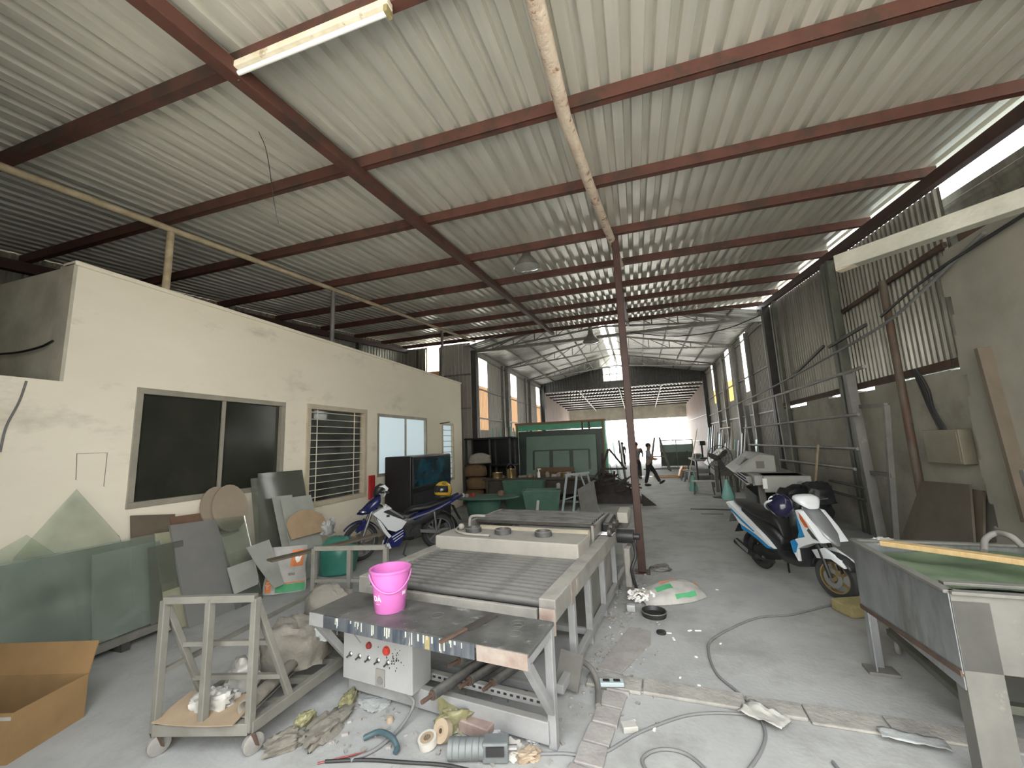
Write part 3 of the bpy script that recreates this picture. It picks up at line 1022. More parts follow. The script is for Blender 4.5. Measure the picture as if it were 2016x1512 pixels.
# cream press roller and the raised set of dark rollers
MB().cyl((-0.66, 1.74, 0.835), (0.74, 1.74, 0.835), 0.06, n=20).build('press_roller', 'roller_cream', cv, smooth=40)
MB().box((0.02, 1.80, 0.93), (1.56, 0.03, 0.03)).build('dark_bar', 'blade_dark', cv)
for k in range(7):
    MB().cyl((-0.80 + 0.01 * k, 1.92 + k * 0.11, 0.915), (0.74, 1.92 + k * 0.11, 0.915), 0.036, n=14).build('raised_roller', 'roller_dark', cv, smooth=40)
for s, xx in ((-1, -0.84), (1, 0.77)):
    MB().box((xx, 2.25, 0.84), (0.03, 0.95, 0.19)).build('bearing_plate', 'dusty_frame', cv, bevel=0.006)
# drive on the aisle side
dr = MB().box((0.86, 2.32, 0.85), (0.10, 0.42, 0.16), (0.1, 0, 0)).build('drive_housing', 'black_plastic', cv, bevel=0.02)
for k in range(5):
    o = MB().lathe([(0.02, -0.02), (0.05, -0.02), (0.05, 0.02), (0.02, 0.02)], 16, M=Matrix.Rotation(R(90), 3, 'Y')).build('sprocket', 'blade_dark', dr, smooth=30)
    o.location = (0.93, 1.95 + k * 0.12, 0.84 + 0.03 * (k % 2))
for k in range(3):
    MB().cyl((0.74, 1.98 + 0.06 * k, 0.80), (0.96, 1.98 + 0.06 * k, 0.80), 0.010, n=8).build('bolt', 'chrome', dr)
MB().prism([(-0.16, -0.06), (0.16, -0.06), (0.16, 0.04), (0.06, 0.075), (-0.16, 0.075)], -0.065, 0.065, Matrix.Rotation(R(90), 3, 'Z') @ Matrix.Rotation(R(90), 3, 'X') @ Matrix.Rotation(R(10), 3, 'Z'), (1.0, 2.62, 0.93)).build('motor_cover', 'dusty_cover', cv, bevel=0.01)
MB().cyl((0.93, 2.42, 0.70), (1.13, 2.42, 0.70), 0.085, n=18).cyl((1.13, 2.42, 0.70), (1.2, 2.42, 0.70), 0.04, n=12).build('drive_motor', 'black_plastic', cv, smooth=40)
MB().box((1.05, 2.40, 0.36), (0.07, 0.24, 0.44)).build('gear_case', 'dusty_frame', cv, bevel=0.01)
MB().tube(bez([(1.12, 2.40, 0.66), (1.15, 2.30, 0.50), (1.10, 2.25, 0.35), (1.12, 2.35, 0.12)], 5), 0.02, 8).build('drive_cable', 'cable_black', cv, smooth=60)

# ------------------------------------------------------------------ work table at the head of the conveyor
wt = thing('work_table', 'narrow steel work table with a paint-spattered black top and control box', 'table', (-1.53, 2.69, 0), (0, 0, R(-7.6)))
TL, TD, TZ = 1.76, 0.44, 0.73
tp = MB().box((0, 0, TZ - 0.012), (TL, TD, 0.024)).build('table_top', 'table_top', wt, bevel=0.003)
MB().box((-0.1, -TD / 2 - 0.003, TZ - 0.045), (TL - 0.5, 0.006, 0.085)).build('front_edge', 'table_edge', wt)
MB().box((-TL / 2 + 0.15, -TD / 2 - 0.003, TZ - 0.045), (0.29, 0.006, 0.085)).build('front_edge', 'grey_paint', wt)
MB().box((TL / 2 - 0.17, -TD / 2 - 0.003, TZ - 0.045), (0.33, 0.006, 0.085)).build('front_edge', 'edge_brown', wt)
for s in (-1, 1):
    MB().box((s * (TL / 2 - 0.03), 0, TZ - 0.05), (0.05, TD - 0.02, 0.05)).build('side_rail', 'grey_paint', wt)
    MB().box((s * (TL / 2 - 0.03), TD / 2 - 0.03, (TZ - 0.03) / 2), (0.055, 0.055, TZ - 0.03)).build('leg', 'grey_paint', wt, bevel=0.004)
    MB().bar((s * (TL / 2 - 0.03), -TD / 2 + 0.03, TZ - 0.07), (s * (TL / 2 - 0.03), TD / 2 - 0.05, 0.22), 0.05, 0.05, (1, 0, 0)).build('brace', 'grey_paint', wt, bevel=0.004)
MB().box((0, TD / 2 - 0.05, 0.10), (TL - 0.09, 0.06, 0.13)).build('bottom_rail', 'grey_paint', wt, bevel=0.006)
pr_ = MB().box((0.30, TD / 2 + 0.10, 0.17), (TL - 0.65, 0.045, 0.05)).build('slotted_rail', 'grey_paint', wt)
for k in range(22):
    MB().box((-0.24 + k * 0.05, TD / 2 + 0.075, 0.175), (0.022, 0.008, 0.012)).build('slot', 'cable_black', pr_)
# control box
cb = MB().span((-0.82, 0.05, 0.165), (-0.15, 0.27, 0.63)).build('control_box', 'control_white', wt, bevel=0.004)
cb_y = 0.05
for k in range(5):
    x = -0.74 + k * 0.092
    z = 0.345
    o = MB().lathe([(0.0001, 0), (0.019, 0), (0.019, 0.006), (0.012, 0.012), (0.0001, 0.012)], 12, M=Matrix.Rotation(R(90), 3, 'X')).build('toggle_switch', 'chrome', cb, smooth=30)
    o.location = (x, cb_y, z)
    MB().tube([(x, cb_y - 0.008, z), (x - 0.012, cb_y - 0.035, z - 0.014)], [0.005, 0.007], 8).build('toggle_lever', 'cable_black', cb)
for x, z, r, m in ((-0.555, 0.435, 0.021, 'red_dark'), (-0.385, 0.425, 0.027, 'red_button')):
    o = MB().lathe([(r * 1.2, 0), (r * 1.2, 0.006), (r, 0.006), (r, 0.018), (0.0001, 0.021)], 16, M=Matrix.Rotation(R(90), 3, 'X')).build('indicator_lamp', m, cb, smooth=30)
    o.location = (x, cb_y, z)
MB().box((-0.44, cb_y - 0.006, 0.235), (0.082, 0.014, 0.115)).build('socket_plate', 'dusty_frame', cb, bevel=0.003)
MB().cyl((-0.435, cb_y - 0.012, 0.22), (-0.435, cb_y - 0.02, 0.22), 0.026, n=14).build('socket', 'cable_grey', cb)
mb = MB()
for k in range(46):
    a = rng.gauss(0, 1)
    x = -0.33 + 0.07 * rng.gauss(0, 1) * 0.8
    z = 0.38 + 0.04 * rng.gauss(0, 1)
    r = rng.uniform(0.002, 0.006)
    mb.box((min(-0.2, x), cb_y - 0.001, z), (r * 1.2, 0.003, r * 2))
mb.build('black_splatter', 'cable_black', cb)['kind'] = 'stuff'
MB().tube([(-0.72, cb_y - 0.004, 0.50), (-0.64, cb_y - 0.004, 0.44)], 0.002, 5).build('scratch', 'cable_grey', cb)
mat('panel_pale_drip', (0.42, 0.43, 0.38), None, rough=0.5)
# white drips running off the table edge
mb = MB()
for k in range(30):
    x = rng.uniform(-0.62, 0.5)
    h = rng.uniform(0.015, 0.075)
    mb.box((x, -TD / 2 - 0.007, TZ - 0.005 - h / 2), (rng.uniform(0.004, 0.012), 0.003, h))
mb.build('paint_drip', 'panel_pale_drip', tp)['kind'] = 'stuff'
MB().box((0.19, -TD / 2 - 0.007, TZ - 0.045), (0.035, 0.003, 0.075)).build('paint_drip', 'foam_yellow', tp)
# swirl marks wiped on the top
for k in range(8):
    x = rng.uniform(-0.1, 0.75)
    y = rng.uniform(-0.14, 0.12)
    rr = rng.uniform(0.03, 0.05)
    MB().torus((x, y, TZ + 0.0006), rr, 0.0012, n=20, m=4).build('ring_stain', 'galv_pale', tp)
# cable out of the box to the floor
pw = [Vector((-1.53, 2.69, 0)) + Matrix.Rotation(R(-7.6), 3, 'Z') @ Vector(p) for p in [(-0.205, 0.06, 0.17)]][0]
e1 = fl(742, 1478)
o = MB().tube(bez([pw, fl(815, 1385, 0.10), fl(790, 1430, 0.03), e1 + Vector((0, 0, 0.013)), fl(690, 1497, 0.013)], 8), 0.012, 8).build('power_cable', 'cable_grey', smooth=60)
tag(o, 'thick grey power cable hanging from the white control box to the floor', 'cable')

# spare rollers lying under the table
SPL = ['dark spare roller whose rusty shaft end sticks out past the control box', 'dark spare roller lying higher than the rest under the table', 'dark spare roller in the middle of those under the table', 'dark spare roller furthest from the control box under the table', 'thin dark spare roller tucked in beside the longest one']


def spare(p0, p1, r, lab):
    p0, p1 = Vector(p0), Vector(p1)
    d = (p1 - p0).normalized()
    t = thing('spare_roller', lab, 'roller', p0, group='spare rollers under the conveyor')
    q = p1 - p0
    MB().cyl((0, 0, 0), q, r, n=14).build('roller_body', 'roller_dark', t, smooth=40)
    MB().cyl(-d * 0.10, (0, 0, 0), r * 0.42, n=10).cyl(-d * 0.015, -d * 0.0, r * 0.8, n=12).build('shaft_end', 'rust', t, smooth=40)


for a, b, r in (((852, 1368, .25), (1020, 1252, .22), .034), ((905, 1300, .36), (1005, 1250, .36), .03), ((925, 1340, .21), (1060, 1256, .2), .033),
                ((970, 1345, .205), (1085, 1262, .2), .033), ((880, 1352, .21), (985, 1280, .2), .03)):
    spare(fl(*a), fl(*b), r, SPL.pop(0))

# things on the table
bk = fl(768, 1199, TZ) + Vector((0, 0, 0.001))
t = thing('bucket', 'pink plastic bucket standing on the paint-spattered work table', 'bucket', bk, (0, 0, R(12)))
o = MB().lathe([(0.0001, 0.0), (0.103, 0.0), (0.108, 0.006), (0.14, 0.275), (0.15, 0.278), (0.152, 0.292), (0.146, 0.294), (0.136, 0.29), (0.104, 0.012), (0.0001, 0.010)], 36).build('bucket_body', 'pink_plastic', t, smooth=40)
MB().torus((0, 0, 0.004), 0.104, 0.004, n=36, m=6).build('foot_ring', 'pink_plastic', t, smooth=60)
hp = [(0.150 * math.cos(a), 0.150 * math.sin(a) * 1.0, 0.262 - 0.115 * math.sin((a - R(-150)) / R(170) * math.pi)) for a in [R(-150) + R(170) * k / 14 for k in range(15)]]
hp = [(1.0 * p[0] * (1 - 0.1 * (0.262 - p[2]) / 0.115), p[1] * (1 - 0.1 * (0.262 - p[2]) / 0.115), p[2]) for p in hp]
MB().tube(hp, 0.006, 8).build('bucket_handle', 'pink_plastic', t, smooth=60)


def wrap_text(body, size, zc, ang, m, parent, lean=0.116):
    o = text_part(body, size, m, parent, (0, 0, 0), (0, 0, 0), 0.0008)
    for v in o.data.vertices:
        z = zc + v.co.y
        r = 0.108 + (z - 0.006) * lean + 0.0015 + v.co.z
        a = ang + v.co.x / r
        v.co = (r * math.cos(a), r * math.sin(a), z)
    return o


vb = (CAM - bk)
va = math.atan2(vb.y, vb.x) - R(12)
wrap_text('DÁ', 0.052, 0.105, va - R(48), 'print_white', t)
wrap_text('________', 0.012, 0.075, va - R(46), 'print_white', t)
wrap_text('||:||', 0.03, 0.13, va + R(52), 'print_white', t)
t = thing('scraper_blade', 'long dark scraper blade with a worn wooden handle lying across the table edge', 'tool', fl(925, 1237, TZ) + Vector((0, 0, 0.004)), (0, 0, R(67)))
MB().box((0.10, 0, 0), (0.27, 0.075, 0.006)).build('blade', 'blade_dark', t)
MB().bar((-0.03, 0, 0.004), (-0.25, 0, 0.004), 0.03, 0.016).build('handle', 'rust', t, bevel=0.004)

# ------------------------------------------------------------------ flat steel cart with end frames, full of sacks
ct = thing('flat_cart', 'grey welded steel cart with two end frames and caster wheels', 'cart', (-3.14, 2.06, 0))
A, B = Vector((0, 0, 0)), Vector((0.61, 0.16, 0))
vdir = Vector((0.02, 0.9998, 0)).normalized()
Lc = 1.42
D, Cc = A + vdir * Lc + Vector((-0.12, 0, 0)), B + vdir * Lc
Z0, Z1 = 0.17, 0.95
S = 0.045


def up(p, z):
    return Vector((p.x, p.y, z))


for p, q, nm in ((A, B, 'end_rail'), (D, Cc, 'end_rail'), (A, D, 'side_beam'), (B, Cc, 'side_beam')):
    MB().bar(up(p, Z0), up(q, Z0), S * 1.2, 0.07).build(nm, 'cart_steel', ct, bevel=0.004)
for k in range(1, 5):
    f = k / 5
    MB().bar(up(A.lerp(D, f), Z0 - 0.01), up(B.lerp(Cc, f), Z0 - 0.01), S, 0.04).build('deck_slat', 'cart_steel', ct)
for p, q, zt in ((A, B, Z1), (D, Cc, 0.93)):
    MB().bar(up(p, zt), up(q, zt), S, S).build('top_rail', 'cart_steel', ct, bevel=0.004)
    for f in (0, 0.5, 1.0):
        b = p.lerp(q, f)
        MB().bar(up(b, Z0 - 0.02), up(b, zt), S, S).build('post', 'cart_steel', ct, bevel=0.004)
MB().bar(up(B, Z1 - 0.01), up(B + vdir * 0.30, Z0 + 0.03), S * 0.9, S * 0.9).build('brace', 'cart_steel', ct, bevel=0.004)
MB().bar(up(A, Z1 - 0.01), up(A + vdir * 0.30, Z0 + 0.03), S * 0.9, S * 0.9).build('brace', 'cart_steel', ct, bevel=0.004)
for zz, dd in ((0.62, 0.13), (0.36, 0.225)):
    MB().bar(up(A + vdir * dd, zz), up(B + vdir * dd, zz), 0.03, 0.03).build('mid_rail', 'cart_steel', ct)
MB().bar(up(D, 0.62), up(Cc, 0.62), 0.03, 0.03).build('mid_rail', 'cart_steel', ct)
MB().bar(up(A, 0.5), up(D, 0.5), 0.03, 0.03).build('side_rail', 'cart_steel', ct)
for p in (A, B, D, Cc):
    w_ = MB().lathe([(0.0001, -0.022), (0.05, -0.022), (0.062, -0.015), (0.062, 0.015), (0.05, 0.022), (0.0001, 0.022)], 18, M=Matrix.Rotation(R(90), 3, 'Y') @ Matrix.Rotation(R(20), 3, 'X')).build('caster_wheel', 'wheel_grey', ct, smooth=40)
    w_.location = (p.x, p.y + 0.03, 0.062)
    for s in (-1, 1):
        MB().bar((p.x + s * 0.032, p.y + 0.03, 0.055), (p.x + s * 0.032, p.y, 0.14), 0.006, 0.04, (1, 0, 0)).build('caster_fork', 'rust', ct)


def lump(name, m, c, size, seed, lab, cat, rot=0.0, amp=0.20, nu=36, nv=20, flat=0.35, sub=None, group=None):
    """a slack filled bag: a squashed ball with folds, resting on its flattened underside"""
    from mathutils import noise
    mb = MB()
    mb.sphere((0, 0, 0), 1.0, n=nu, m=nv)
    vs = []
    off = Vector((seed * 3.1, seed * 1.7, seed * 0.9))
    for v in mb.v:
        p = Vector(v)
        d = 1 + amp * noise.noise(p * 1.5 + off) + amp * 0.5 * noise.noise(p * 4.0 + off) - amp * 0.45 * (1 - abs(noise.noise(p * 3.1 + off * 1.7)) * 2.4) * (1 if amp > 0.15 else 0.3)
        # boxier than a ball
        e = 0.72
        q = Vector([math.copysign(abs(x) ** e, x) for x in p]) * d
        z = q.z
        if z < -flat:
            z = -flat + (z + flat) * 0.08
        vs.append((q.x * size[0], q.y * size[1], (z + flat * 1.05) * size[2]))
    zmin = min(v[2] for v in vs)
    mb.v = [(x, y, z - zmin) for x, y, z in vs]
    o = mb.build(name, m, smooth=70)
    o.location = c
    o.rotation_euler = (0, 0, rot)
    tag(o, lab, cat, group)
    return o


DZ = Z0 + 0.037
lump('burlap_sack', 'sack_tan', (-2.86, 2.91, DZ), (0.27, 0.24, 0.22), 1, 'slumped dusty tan sack in the steel cart', 'sack', 0.3)
lump('burlap_sack', 'sack_tan', (-2.86, 3.32, DZ + 0.02), (0.28, 0.12, 0.30), 2, 'tan sack heaped on top at the rear of the steel cart', 'sack', 0.1)
lump('plastic_bag', 'plastic_white', (-2.60, 2.99, DZ + 0.18), (0.10, 0.14, 0.13), 4, 'shiny white plastic bag wedged against the table in the cart', 'bag', 0.5, amp=0.4)
o = lump('cement_bag', 'sack_white', (-2.97, 2.53, DZ), (0.11, 0.17, 0.13), 5, 'crumpled white paper bag with a green print in the cart', 'bag', 0.9, amp=0.35)
MB().box((0.03, -0.10, 0.12), (0.06, 0.07, 0.05)).build('green_print', 'print_dkgreen', o)
o = lump('cement_bag', 'sack_white', (-2.90, 2.26, DZ), (0.15, 0.09, 0.09), 6, 'crumpled white paper bag with an orange edge at the cart front', 'bag', 0.3, amp=0.4)
o = MB().grid(lambda u, v: (-0.28 + 0.56 * u, -0.14 + 0.28 * v, 0.004 + 0.05 * (u - 0.5) ** 2 + 0.03 * v), 6, 3).build('cardboard_sheet', 'cardboard_dull', solid=0.006)
o.location = (-2.88, 2.22, DZ)
o.rotation_euler = (0, 0, 0.2)
tag(o, 'bent brown cardboard sheet on the floor of the steel cart', 'cardboard')
o = MB().grid(lambda u, v: (0.05 * math.cos(u * 5.2) * (1 - 0.2 * v), -0.3 + 0.6 * v, 0.055 + 0.05 * math.sin(u * 5.2)), 14, 4).build('rolled_mat', 'sack_tan', smooth=60, solid=0.008)
o.location = (-2.66, 2.52, DZ)
o.rotation_euler = (0, 0, 0.25)
tag(o, 'loosely rolled grey mat along the cart edge', 'mat')

# ------------------------------------------------------------------ steel trough on legs, aisle side
tk = thing('steel_trough', 'large galvanised steel trough on angle legs at the aisle', 'trough', (1.57, 2.97, 0), (0, 0, R(-3)))
LX, LY, ZT, ZB = 1.75, 1.22, 1.0, 0.60
th = 0.012
MB().box((0.0, LY / 2, (ZT + ZB) / 2 - 0.05), (th, LY, ZT - ZB + 0.1)).build('side_sheet', 'galv', tk)
MB().box((LX / 2, 0, (ZT + ZB) / 2), (LX, th, ZT - ZB)).build('end_sheet', 'galv_pale', tk)
MB().box((LX / 2, LY, (ZT + ZB) / 2), (LX, th, ZT - ZB)).build('end_sheet', 'galv', tk)
MB().box((LX, LY / 2, (ZT + ZB) / 2), (th, LY, ZT - ZB)).build('side_sheet', 'galv', tk)
MB().box((LX / 2, LY / 2, ZB + 0.22), (LX - 0.03, LY - 0.03, 0.012)).build('bottom_sheet', 'galv', tk)
for a, b in (((0, 0), (LX, 0)), ((0, LY), (LX, LY)), ((0, 0), (0, LY)), ((LX, 0), (LX, LY)), ((0.05, 0.17), (LX, 0.17))):
    MB().bar((a[0], a[1], ZT - 0.004), (b[0], b[1], ZT - 0.004), 0.05, 0.018).build('rim', 'galv_pale', tk, bevel=0.003)
for x, y in ((0.02, 0.02), (0.02, LY - 0.02), (LX - 0.02, 0.02), (LX - 0.02, LY - 0.02)):
    near = y < 0.1
    lg = MB()
    if near:
        lg.box((x + 0.06, y - 0.02, ZT / 2 - 0.02), (0.16, 0.012, ZT - 0.05)).box((x - 0.012, y + 0.03, ZT / 2 - 0.02), (0.012, 0.09, ZT - 0.05))
    else:
        lg.box((x - 0.012, y - 0.02, ZT / 2 - 0.02), (0.012, 0.07, ZT - 0.05)).box((x + 0.03, y + 0.03, ZT / 2 - 0.02), (0.07, 0.012, ZT - 0.05))
    lg.build('leg', 'galv_pale' if near else 'galv', tk, bevel=0.002)
    MB().box((x + 0.03, y, 0.012), (0.20, 0.14, 0.024)).build('foot_pad', 'galv_pale', tk, bevel=0.004)
MB().bar((0.0, LY, ZB - 0.12), (0.0, 0.0, ZB - 0.02), 0.03, 0.03).build('lower_rail', 'rust', tk)
MB().grid(lambda u, v: (0.04 + (LX - 0.08) * u, 0.24 + (LY - 0.27) * v, 0.93 + 0.025 * math.sin(u * 9 + v * 4) + 0.015 * math.sin(v * 13)), 24, 16).build('green_liner', 'green_cloth', tk, smooth=60)
# wooden batten lying over the trough
b0, b1 = fl(1735, 1068, 1.035), fl(2060, 1112, 1.035)
d = b1 - b0
o = MB().bar((0, 0, 0), d, 0.085, 0.035).build('wood_batten', 'wood_pale', bevel=0.004)
o.location = b0
tag(o, 'rough sawn yellow wooden batten lying across the trough rim', 'batten')
o = lump('paper_scrap', 'sack_white', fl(1738, 1072, 0.96), (0.07, 0.05, 0.04), 9, 'crumpled white paper under the wooden batten on the trough', 'paper', 0.3, amp=0.5)
# low dolly under the trough
t = thing('low_dolly', 'low green-grey steel dolly on small wheels under the trough', 'dolly', (1.88, 3.55, 0), (0, 0, R(-4)))
for a, b in (((0, 0), (0, 1.0)), ((0.8, 0), (0.8, 1.0)), ((0, 0), (0.8, 0)), ((0, 1.0), (0.8, 1.0)), ((0, 0.5), (0.8, 0.5))):
    MB().bar((a[0], a[1], 0.16), (b[0], b[1], 0.16), 0.06, 0.05).build('frame_bar', 'green_steel', t, bevel=0.004)
for x in (0.02, 0.78):
    for y in (0.04, 0.96):
        w_ = MB().lathe([(0.0001, -0.02), (0.05, -0.02), (0.06, -0.012), (0.06, 0.012), (0.05, 0.02), (0.0001, 0.02)], 16, M=Matrix.Rotation(R(90), 3, 'Y') @ Matrix.Rotation(R(30), 3, 'X')).build('caster_wheel', 'wheel_grey', t, smooth=40)
        w_.location = (x, y, 0.06)
        MB().box((x, y, 0.125), (0.05, 0.05, 0.025)).build('caster_fork', 'rust', t)
o = MB().box((0, 0, 0.06), (0.42, 0.26, 0.12)).build('foam_block', 'foam_yellow', bevel=0.02)
o.location = fl(1672, 1205, 0.0) + Vector((0.1, 0, 0.0))
o.rotation_euler = (0, 0, R(20))
tag(o, 'ribbed yellow foam block on the floor behind the trough leg', 'foam')
# post and rope beside the trough
o = MB().bar((0, 0, 0), (0.05, 0.25, 1.52), 0.13, 0.05, (0, 1, 0)).build('leaning_post', 'galv_pale', bevel=0.004)
o.location = (3.0, 4.22, 0.0)
tag(o, 'pale worn post leaning on the plastered wall behind the trough', 'post')
o = MB().tube(bez([fl(1938, 1085, 1.02), fl(1940, 1062, 1.08), fl(1962, 1050, 1.12), fl(1990, 1056, 1.12), fl(2012, 1075, 1.06)], 6), 0.02, 8).build('rope_loop', 'rope_grey', smooth=60)
tag(o, 'thick grey rope looped over the wooden batten', 'rope')
# ------------------------------------------------------------------ materials for the left side
mat_glass('green_glass', (0.40, 0.47, 0.40), 0.24, 0.05)
mat_glass('clear_glass', (0.42, 0.50, 0.42), 0.10, 0.05)
mat_glass('smoke_glass', (0.19, 0.205, 0.16), 0.42, 0.06)
mat('board_brown', (0.105, 0.085, 0.06), (0.14, 0.11, 0.08), 3, rough=0.7)
mat('board_rust', (0.15, 0.085, 0.055), (0.19, 0.12, 0.08), 4, rough=0.8)
mat('panel_grey', (0.155, 0.155, 0.15), (0.19, 0.185, 0.175), 2, rough=0.55)
mat('panel_olive', (0.23, 0.225, 0.15), (0.29, 0.28, 0.20), 3, rough=0.7)
mat('panel_pale', (0.36, 0.37, 0.33), (0.30, 0.31, 0.28), 3, rough=0.4)
mat('disc_tan', (0.33, 0.27, 0.20), (0.29, 0.235, 0.175), 3, rough=0.85)
mat('board_tan', (0.42, 0.30, 0.19), (0.36, 0.255, 0.155), 5, rough=0.9, bump=0.1)
mat('teal_plastic', (0.035, 0.17, 0.13), (0.05, 0.21, 0.165), 4, rough=0.38)
mat('tub_green', (0.055, 0.13, 0.095), (0.075, 0.16, 0.12), 4, rough=0.45)
mat('navy_gloss', (0.012, 0.014, 0.075), (0.014, 0.018, 0.095), 3, rough=0.16)
mat('bike_white', (0.60, 0.62, 0.63), None, rough=0.25)
mat('bike_blue', (0.02, 0.19, 0.40), None, rough=0.22)
mat('bike_grey', (0.20, 0.205, 0.21), None, rough=0.35, metal=0.4)
mat('seat_black', (0.012, 0.012, 0.013), None, rough=0.5)
mat('engine_black', (0.02, 0.02, 0.02), (0.04, 0.04, 0.038), 9, rough=0.5, metal=0.4)
mat('alloy', (0.25, 0.25, 0.25), None, rough=0.4, metal=0.8)
mat('disc_steel', (0.42, 0.42, 0.41), None, rough=0.3, metal=0.9)
mat('amber', (0.40, 0.10, 0.03), None, rough=0.2)
mat('brass', (0.45, 0.34, 0.16), (0.36, 0.27, 0.13), 6, rough=0.3, metal=0.8)
mat('helmet_yellow', (0.55, 0.34, 0.03), (0.50, 0.30, 0.03), 4, rough=0.2)
mat('helmet_navy', (0.012, 0.012, 0.035), None, rough=0.15)
mat('visor_dark', (0.015, 0.015, 0.02), None, rough=0.08)
mat('tv_black', (0.010, 0.010, 0.011), None, rough=0.35)
mat('red_paint', (0.45, 0.03, 0.03), None, rough=0.5)
mat('screen_reflection', (0.004, 0.012, 0.022), (0.01, 0.11, 0.17), 2.2, rough=0.12, lo=0.42, hi=0.72)  # teal patches paint a blue reflection onto the dark screen
mat('wood_trim', (0.26, 0.16, 0.08), None, rough=0.7)


def lean_plane(xb, xt, zt):
    u = Vector((xt - xb, 0, zt)).normalized()
    return Vector((xb, 0, 0)), u, Vector((0, 1, 0)).cross(u)


def lean_poly(name, px, xb, xt, zt, th, m, lab, cat, group=None, ground=None):
    """a flat sheet leaning against the office wall; its outline is read in the leaning plane"""
    p0, u, n = lean_plane(xb, xt, zt)
    if n.x < 0:
        n = -n
    pts = []
    for q in px:
        d = ray(*q)
        k = (p0 - CAM).dot(n) / d.dot(n)
        pts.append(CAM + d * k)
    for p in pts:
        if p.z < 0.03:
            p += u * ((0.002 - p.z) / u.z)
    base = Vector((xb, sum(p.y for p in pts) / len(pts), 0))
    vs = [p - base for p in pts] + [p - base - n * th for p in pts]
    k = len(pts)
    mb = MB().add(vs, [tuple(range(k)), tuple(range(2 * k - 1, k - 1, -1))] + [(i, (i + 1) % k, k + (i + 1) % k, k + i) for i in range(k)])
    o = mb.build(name, m)
    o.location = base
    tag(o, lab, cat, group)
    return o


# rack rail on the floor along the office wall
t = thing('glass_rack', 'low steel floor rack holding glass sheets against the cream wall', 'rack', (-5.2, 1.7, 0))
MB().bar((0.06, 0, 0.10), (0.06, 1.95, 0.10), 0.06, 0.07).build('front_beam', 'cart_steel', t, bevel=0.004)
MB().bar((-0.22, 0, 0.10), (-0.22, 1.95, 0.10), 0.05, 0.07).build('rear_beam', 'cart_steel', t, bevel=0.004)
for y in (0.1, 0.7, 1.3, 1.9):
    MB().bar((-0.30, y, 0.035), (0.12, y, 0.035), 0.07, 0.07).build('foot', 'dark_steel', t)
MB().bar((-0.33, 0, 0.97), (-0.33, 1.95, 0.97), 0.05, 0.06).build('top_rail', 'board_brown', t)
for y in (0.05, 1.0, 1.9):
    MB().bar((-0.33, y, 0.07), (-0.33, y, 0.94), 0.05, 0.05).build('upright', 'board_brown', t)
G = 'glass sheets leaning on the office wall'


def stand(name, yc, w_, h, zb, xb, lean, th, m, lab, cat, group=None, poly=None, yaw=0.0):
    """sheet standing on its lower edge, leaning back (towards -x)"""
    if poly is None:
        poly = [(-w_ / 2, 0), (w_ / 2, 0), (w_ / 2, h), (-w_ / 2, h)]
    M = Matrix(((0, 0, 1), (1, 0, 0), (0, 1, 0)))       # outline x -> world y, outline y -> world z, thickness -> world x
    o = MB().prism(poly, -th / 2, th / 2, M).build(name, m)
    o.location = (xb, yc, zb)
    o.rotation_euler = (0, -lean, yaw)
    tag(o, lab, cat, group)
    return o


stand('dark_board', 2.6, 1.7, 0.84, 0.14, -5.40, R(5), 0.018, 'board_brown', 'wide dark brown board standing behind the glass sheets', 'board')
stand('glass_sheet', 2.62, 1.55, 0.92, 0.14, -5.22, R(10), 0.008, 'green_glass', 'wide green tinted glass sheet in the floor rack', 'glass sheet', G)
stand('glass_sheet', 3.08, 0.62, 0.84, 0.14, -5.17, R(10), 0.008, 'green_glass', 'small green glass sheet in front of the wide one in the rack', 'glass sheet', G)
stand('glass_sheet', 3.42, 0.36, 0.80, 0.14, -5.13, R(11), 0.008, 'smoke_glass', 'narrow smoky glass strip at the end of the floor rack', 'glass sheet', G)
stand('glass_sheet', 2.62, 0, 0, 0.14, -5.26, R(9), 0.008, 'clear_glass', 'pointed triangular glass pane rising above the rack', 'glass sheet', G,
      [(-0.62, 0), (0.62, 0), (0.42, 0.95), (0.06, 1.50), (-0.35, 0.95)])
stand('glass_sheet', 2.3, 0, 0, 0.14, -5.305, R(8), 0.006, 'clear_glass', 'broken clear glass pane with a slanted top beside the pointed one', 'glass sheet', G,
      [(-0.4, 0), (0.45, 0), (0.36, 0.78), (0.05, 1.12), (-0.25, 0.95)])
# boards and sheets between rack and sack
lean_poly('dark_board', [(262, 1195), (345, 1235), (345, 1012), (258, 1015)], -5.22, -5.52, 1.2, 0.02, 'board_brown', 'tall dark brown board between the rack and the grey panel', 'board')
lean_poly('rust_board', [(345, 1070), (470, 1045), (470, 1000), (335, 1018)], -5.20, -5.50, 1.2, 0.02, 'board_rust', 'reddish brown board showing above the grey panel', 'board')
lean_poly('strip_panel', [(330, 1242), (372, 1238), (340, 1046), (305, 1050)], -5.05, -5.42, 1.2, 0.02, 'panel_olive', 'narrow olive strip of panel with a pale top beside the grey panel', 'panel')
lean_poly('grey_board', [(378, 1275), (488, 1260), (425, 1022), (335, 1034)], -4.98, -5.38, 1.2, 0.03, 'panel_grey', 'large plain dark grey panel leaning in the row', 'panel')
lean_poly('glass_strip', [(470, 1240), (525, 1220), (482, 1015), (430, 1022)], -4.94, -5.30, 1.2, 0.01, 'clear_glass', 'bright reflecting glass strip next to the grey panel', 'glass sheet', G)
lean_poly('pale_offcut', [(462, 1170), (508, 1150), (500, 1100), (448, 1118)], -4.92, -5.26, 1.2, 0.012, 'panel_pale', 'pale offcut panel at the foot of the glass strip', 'panel')


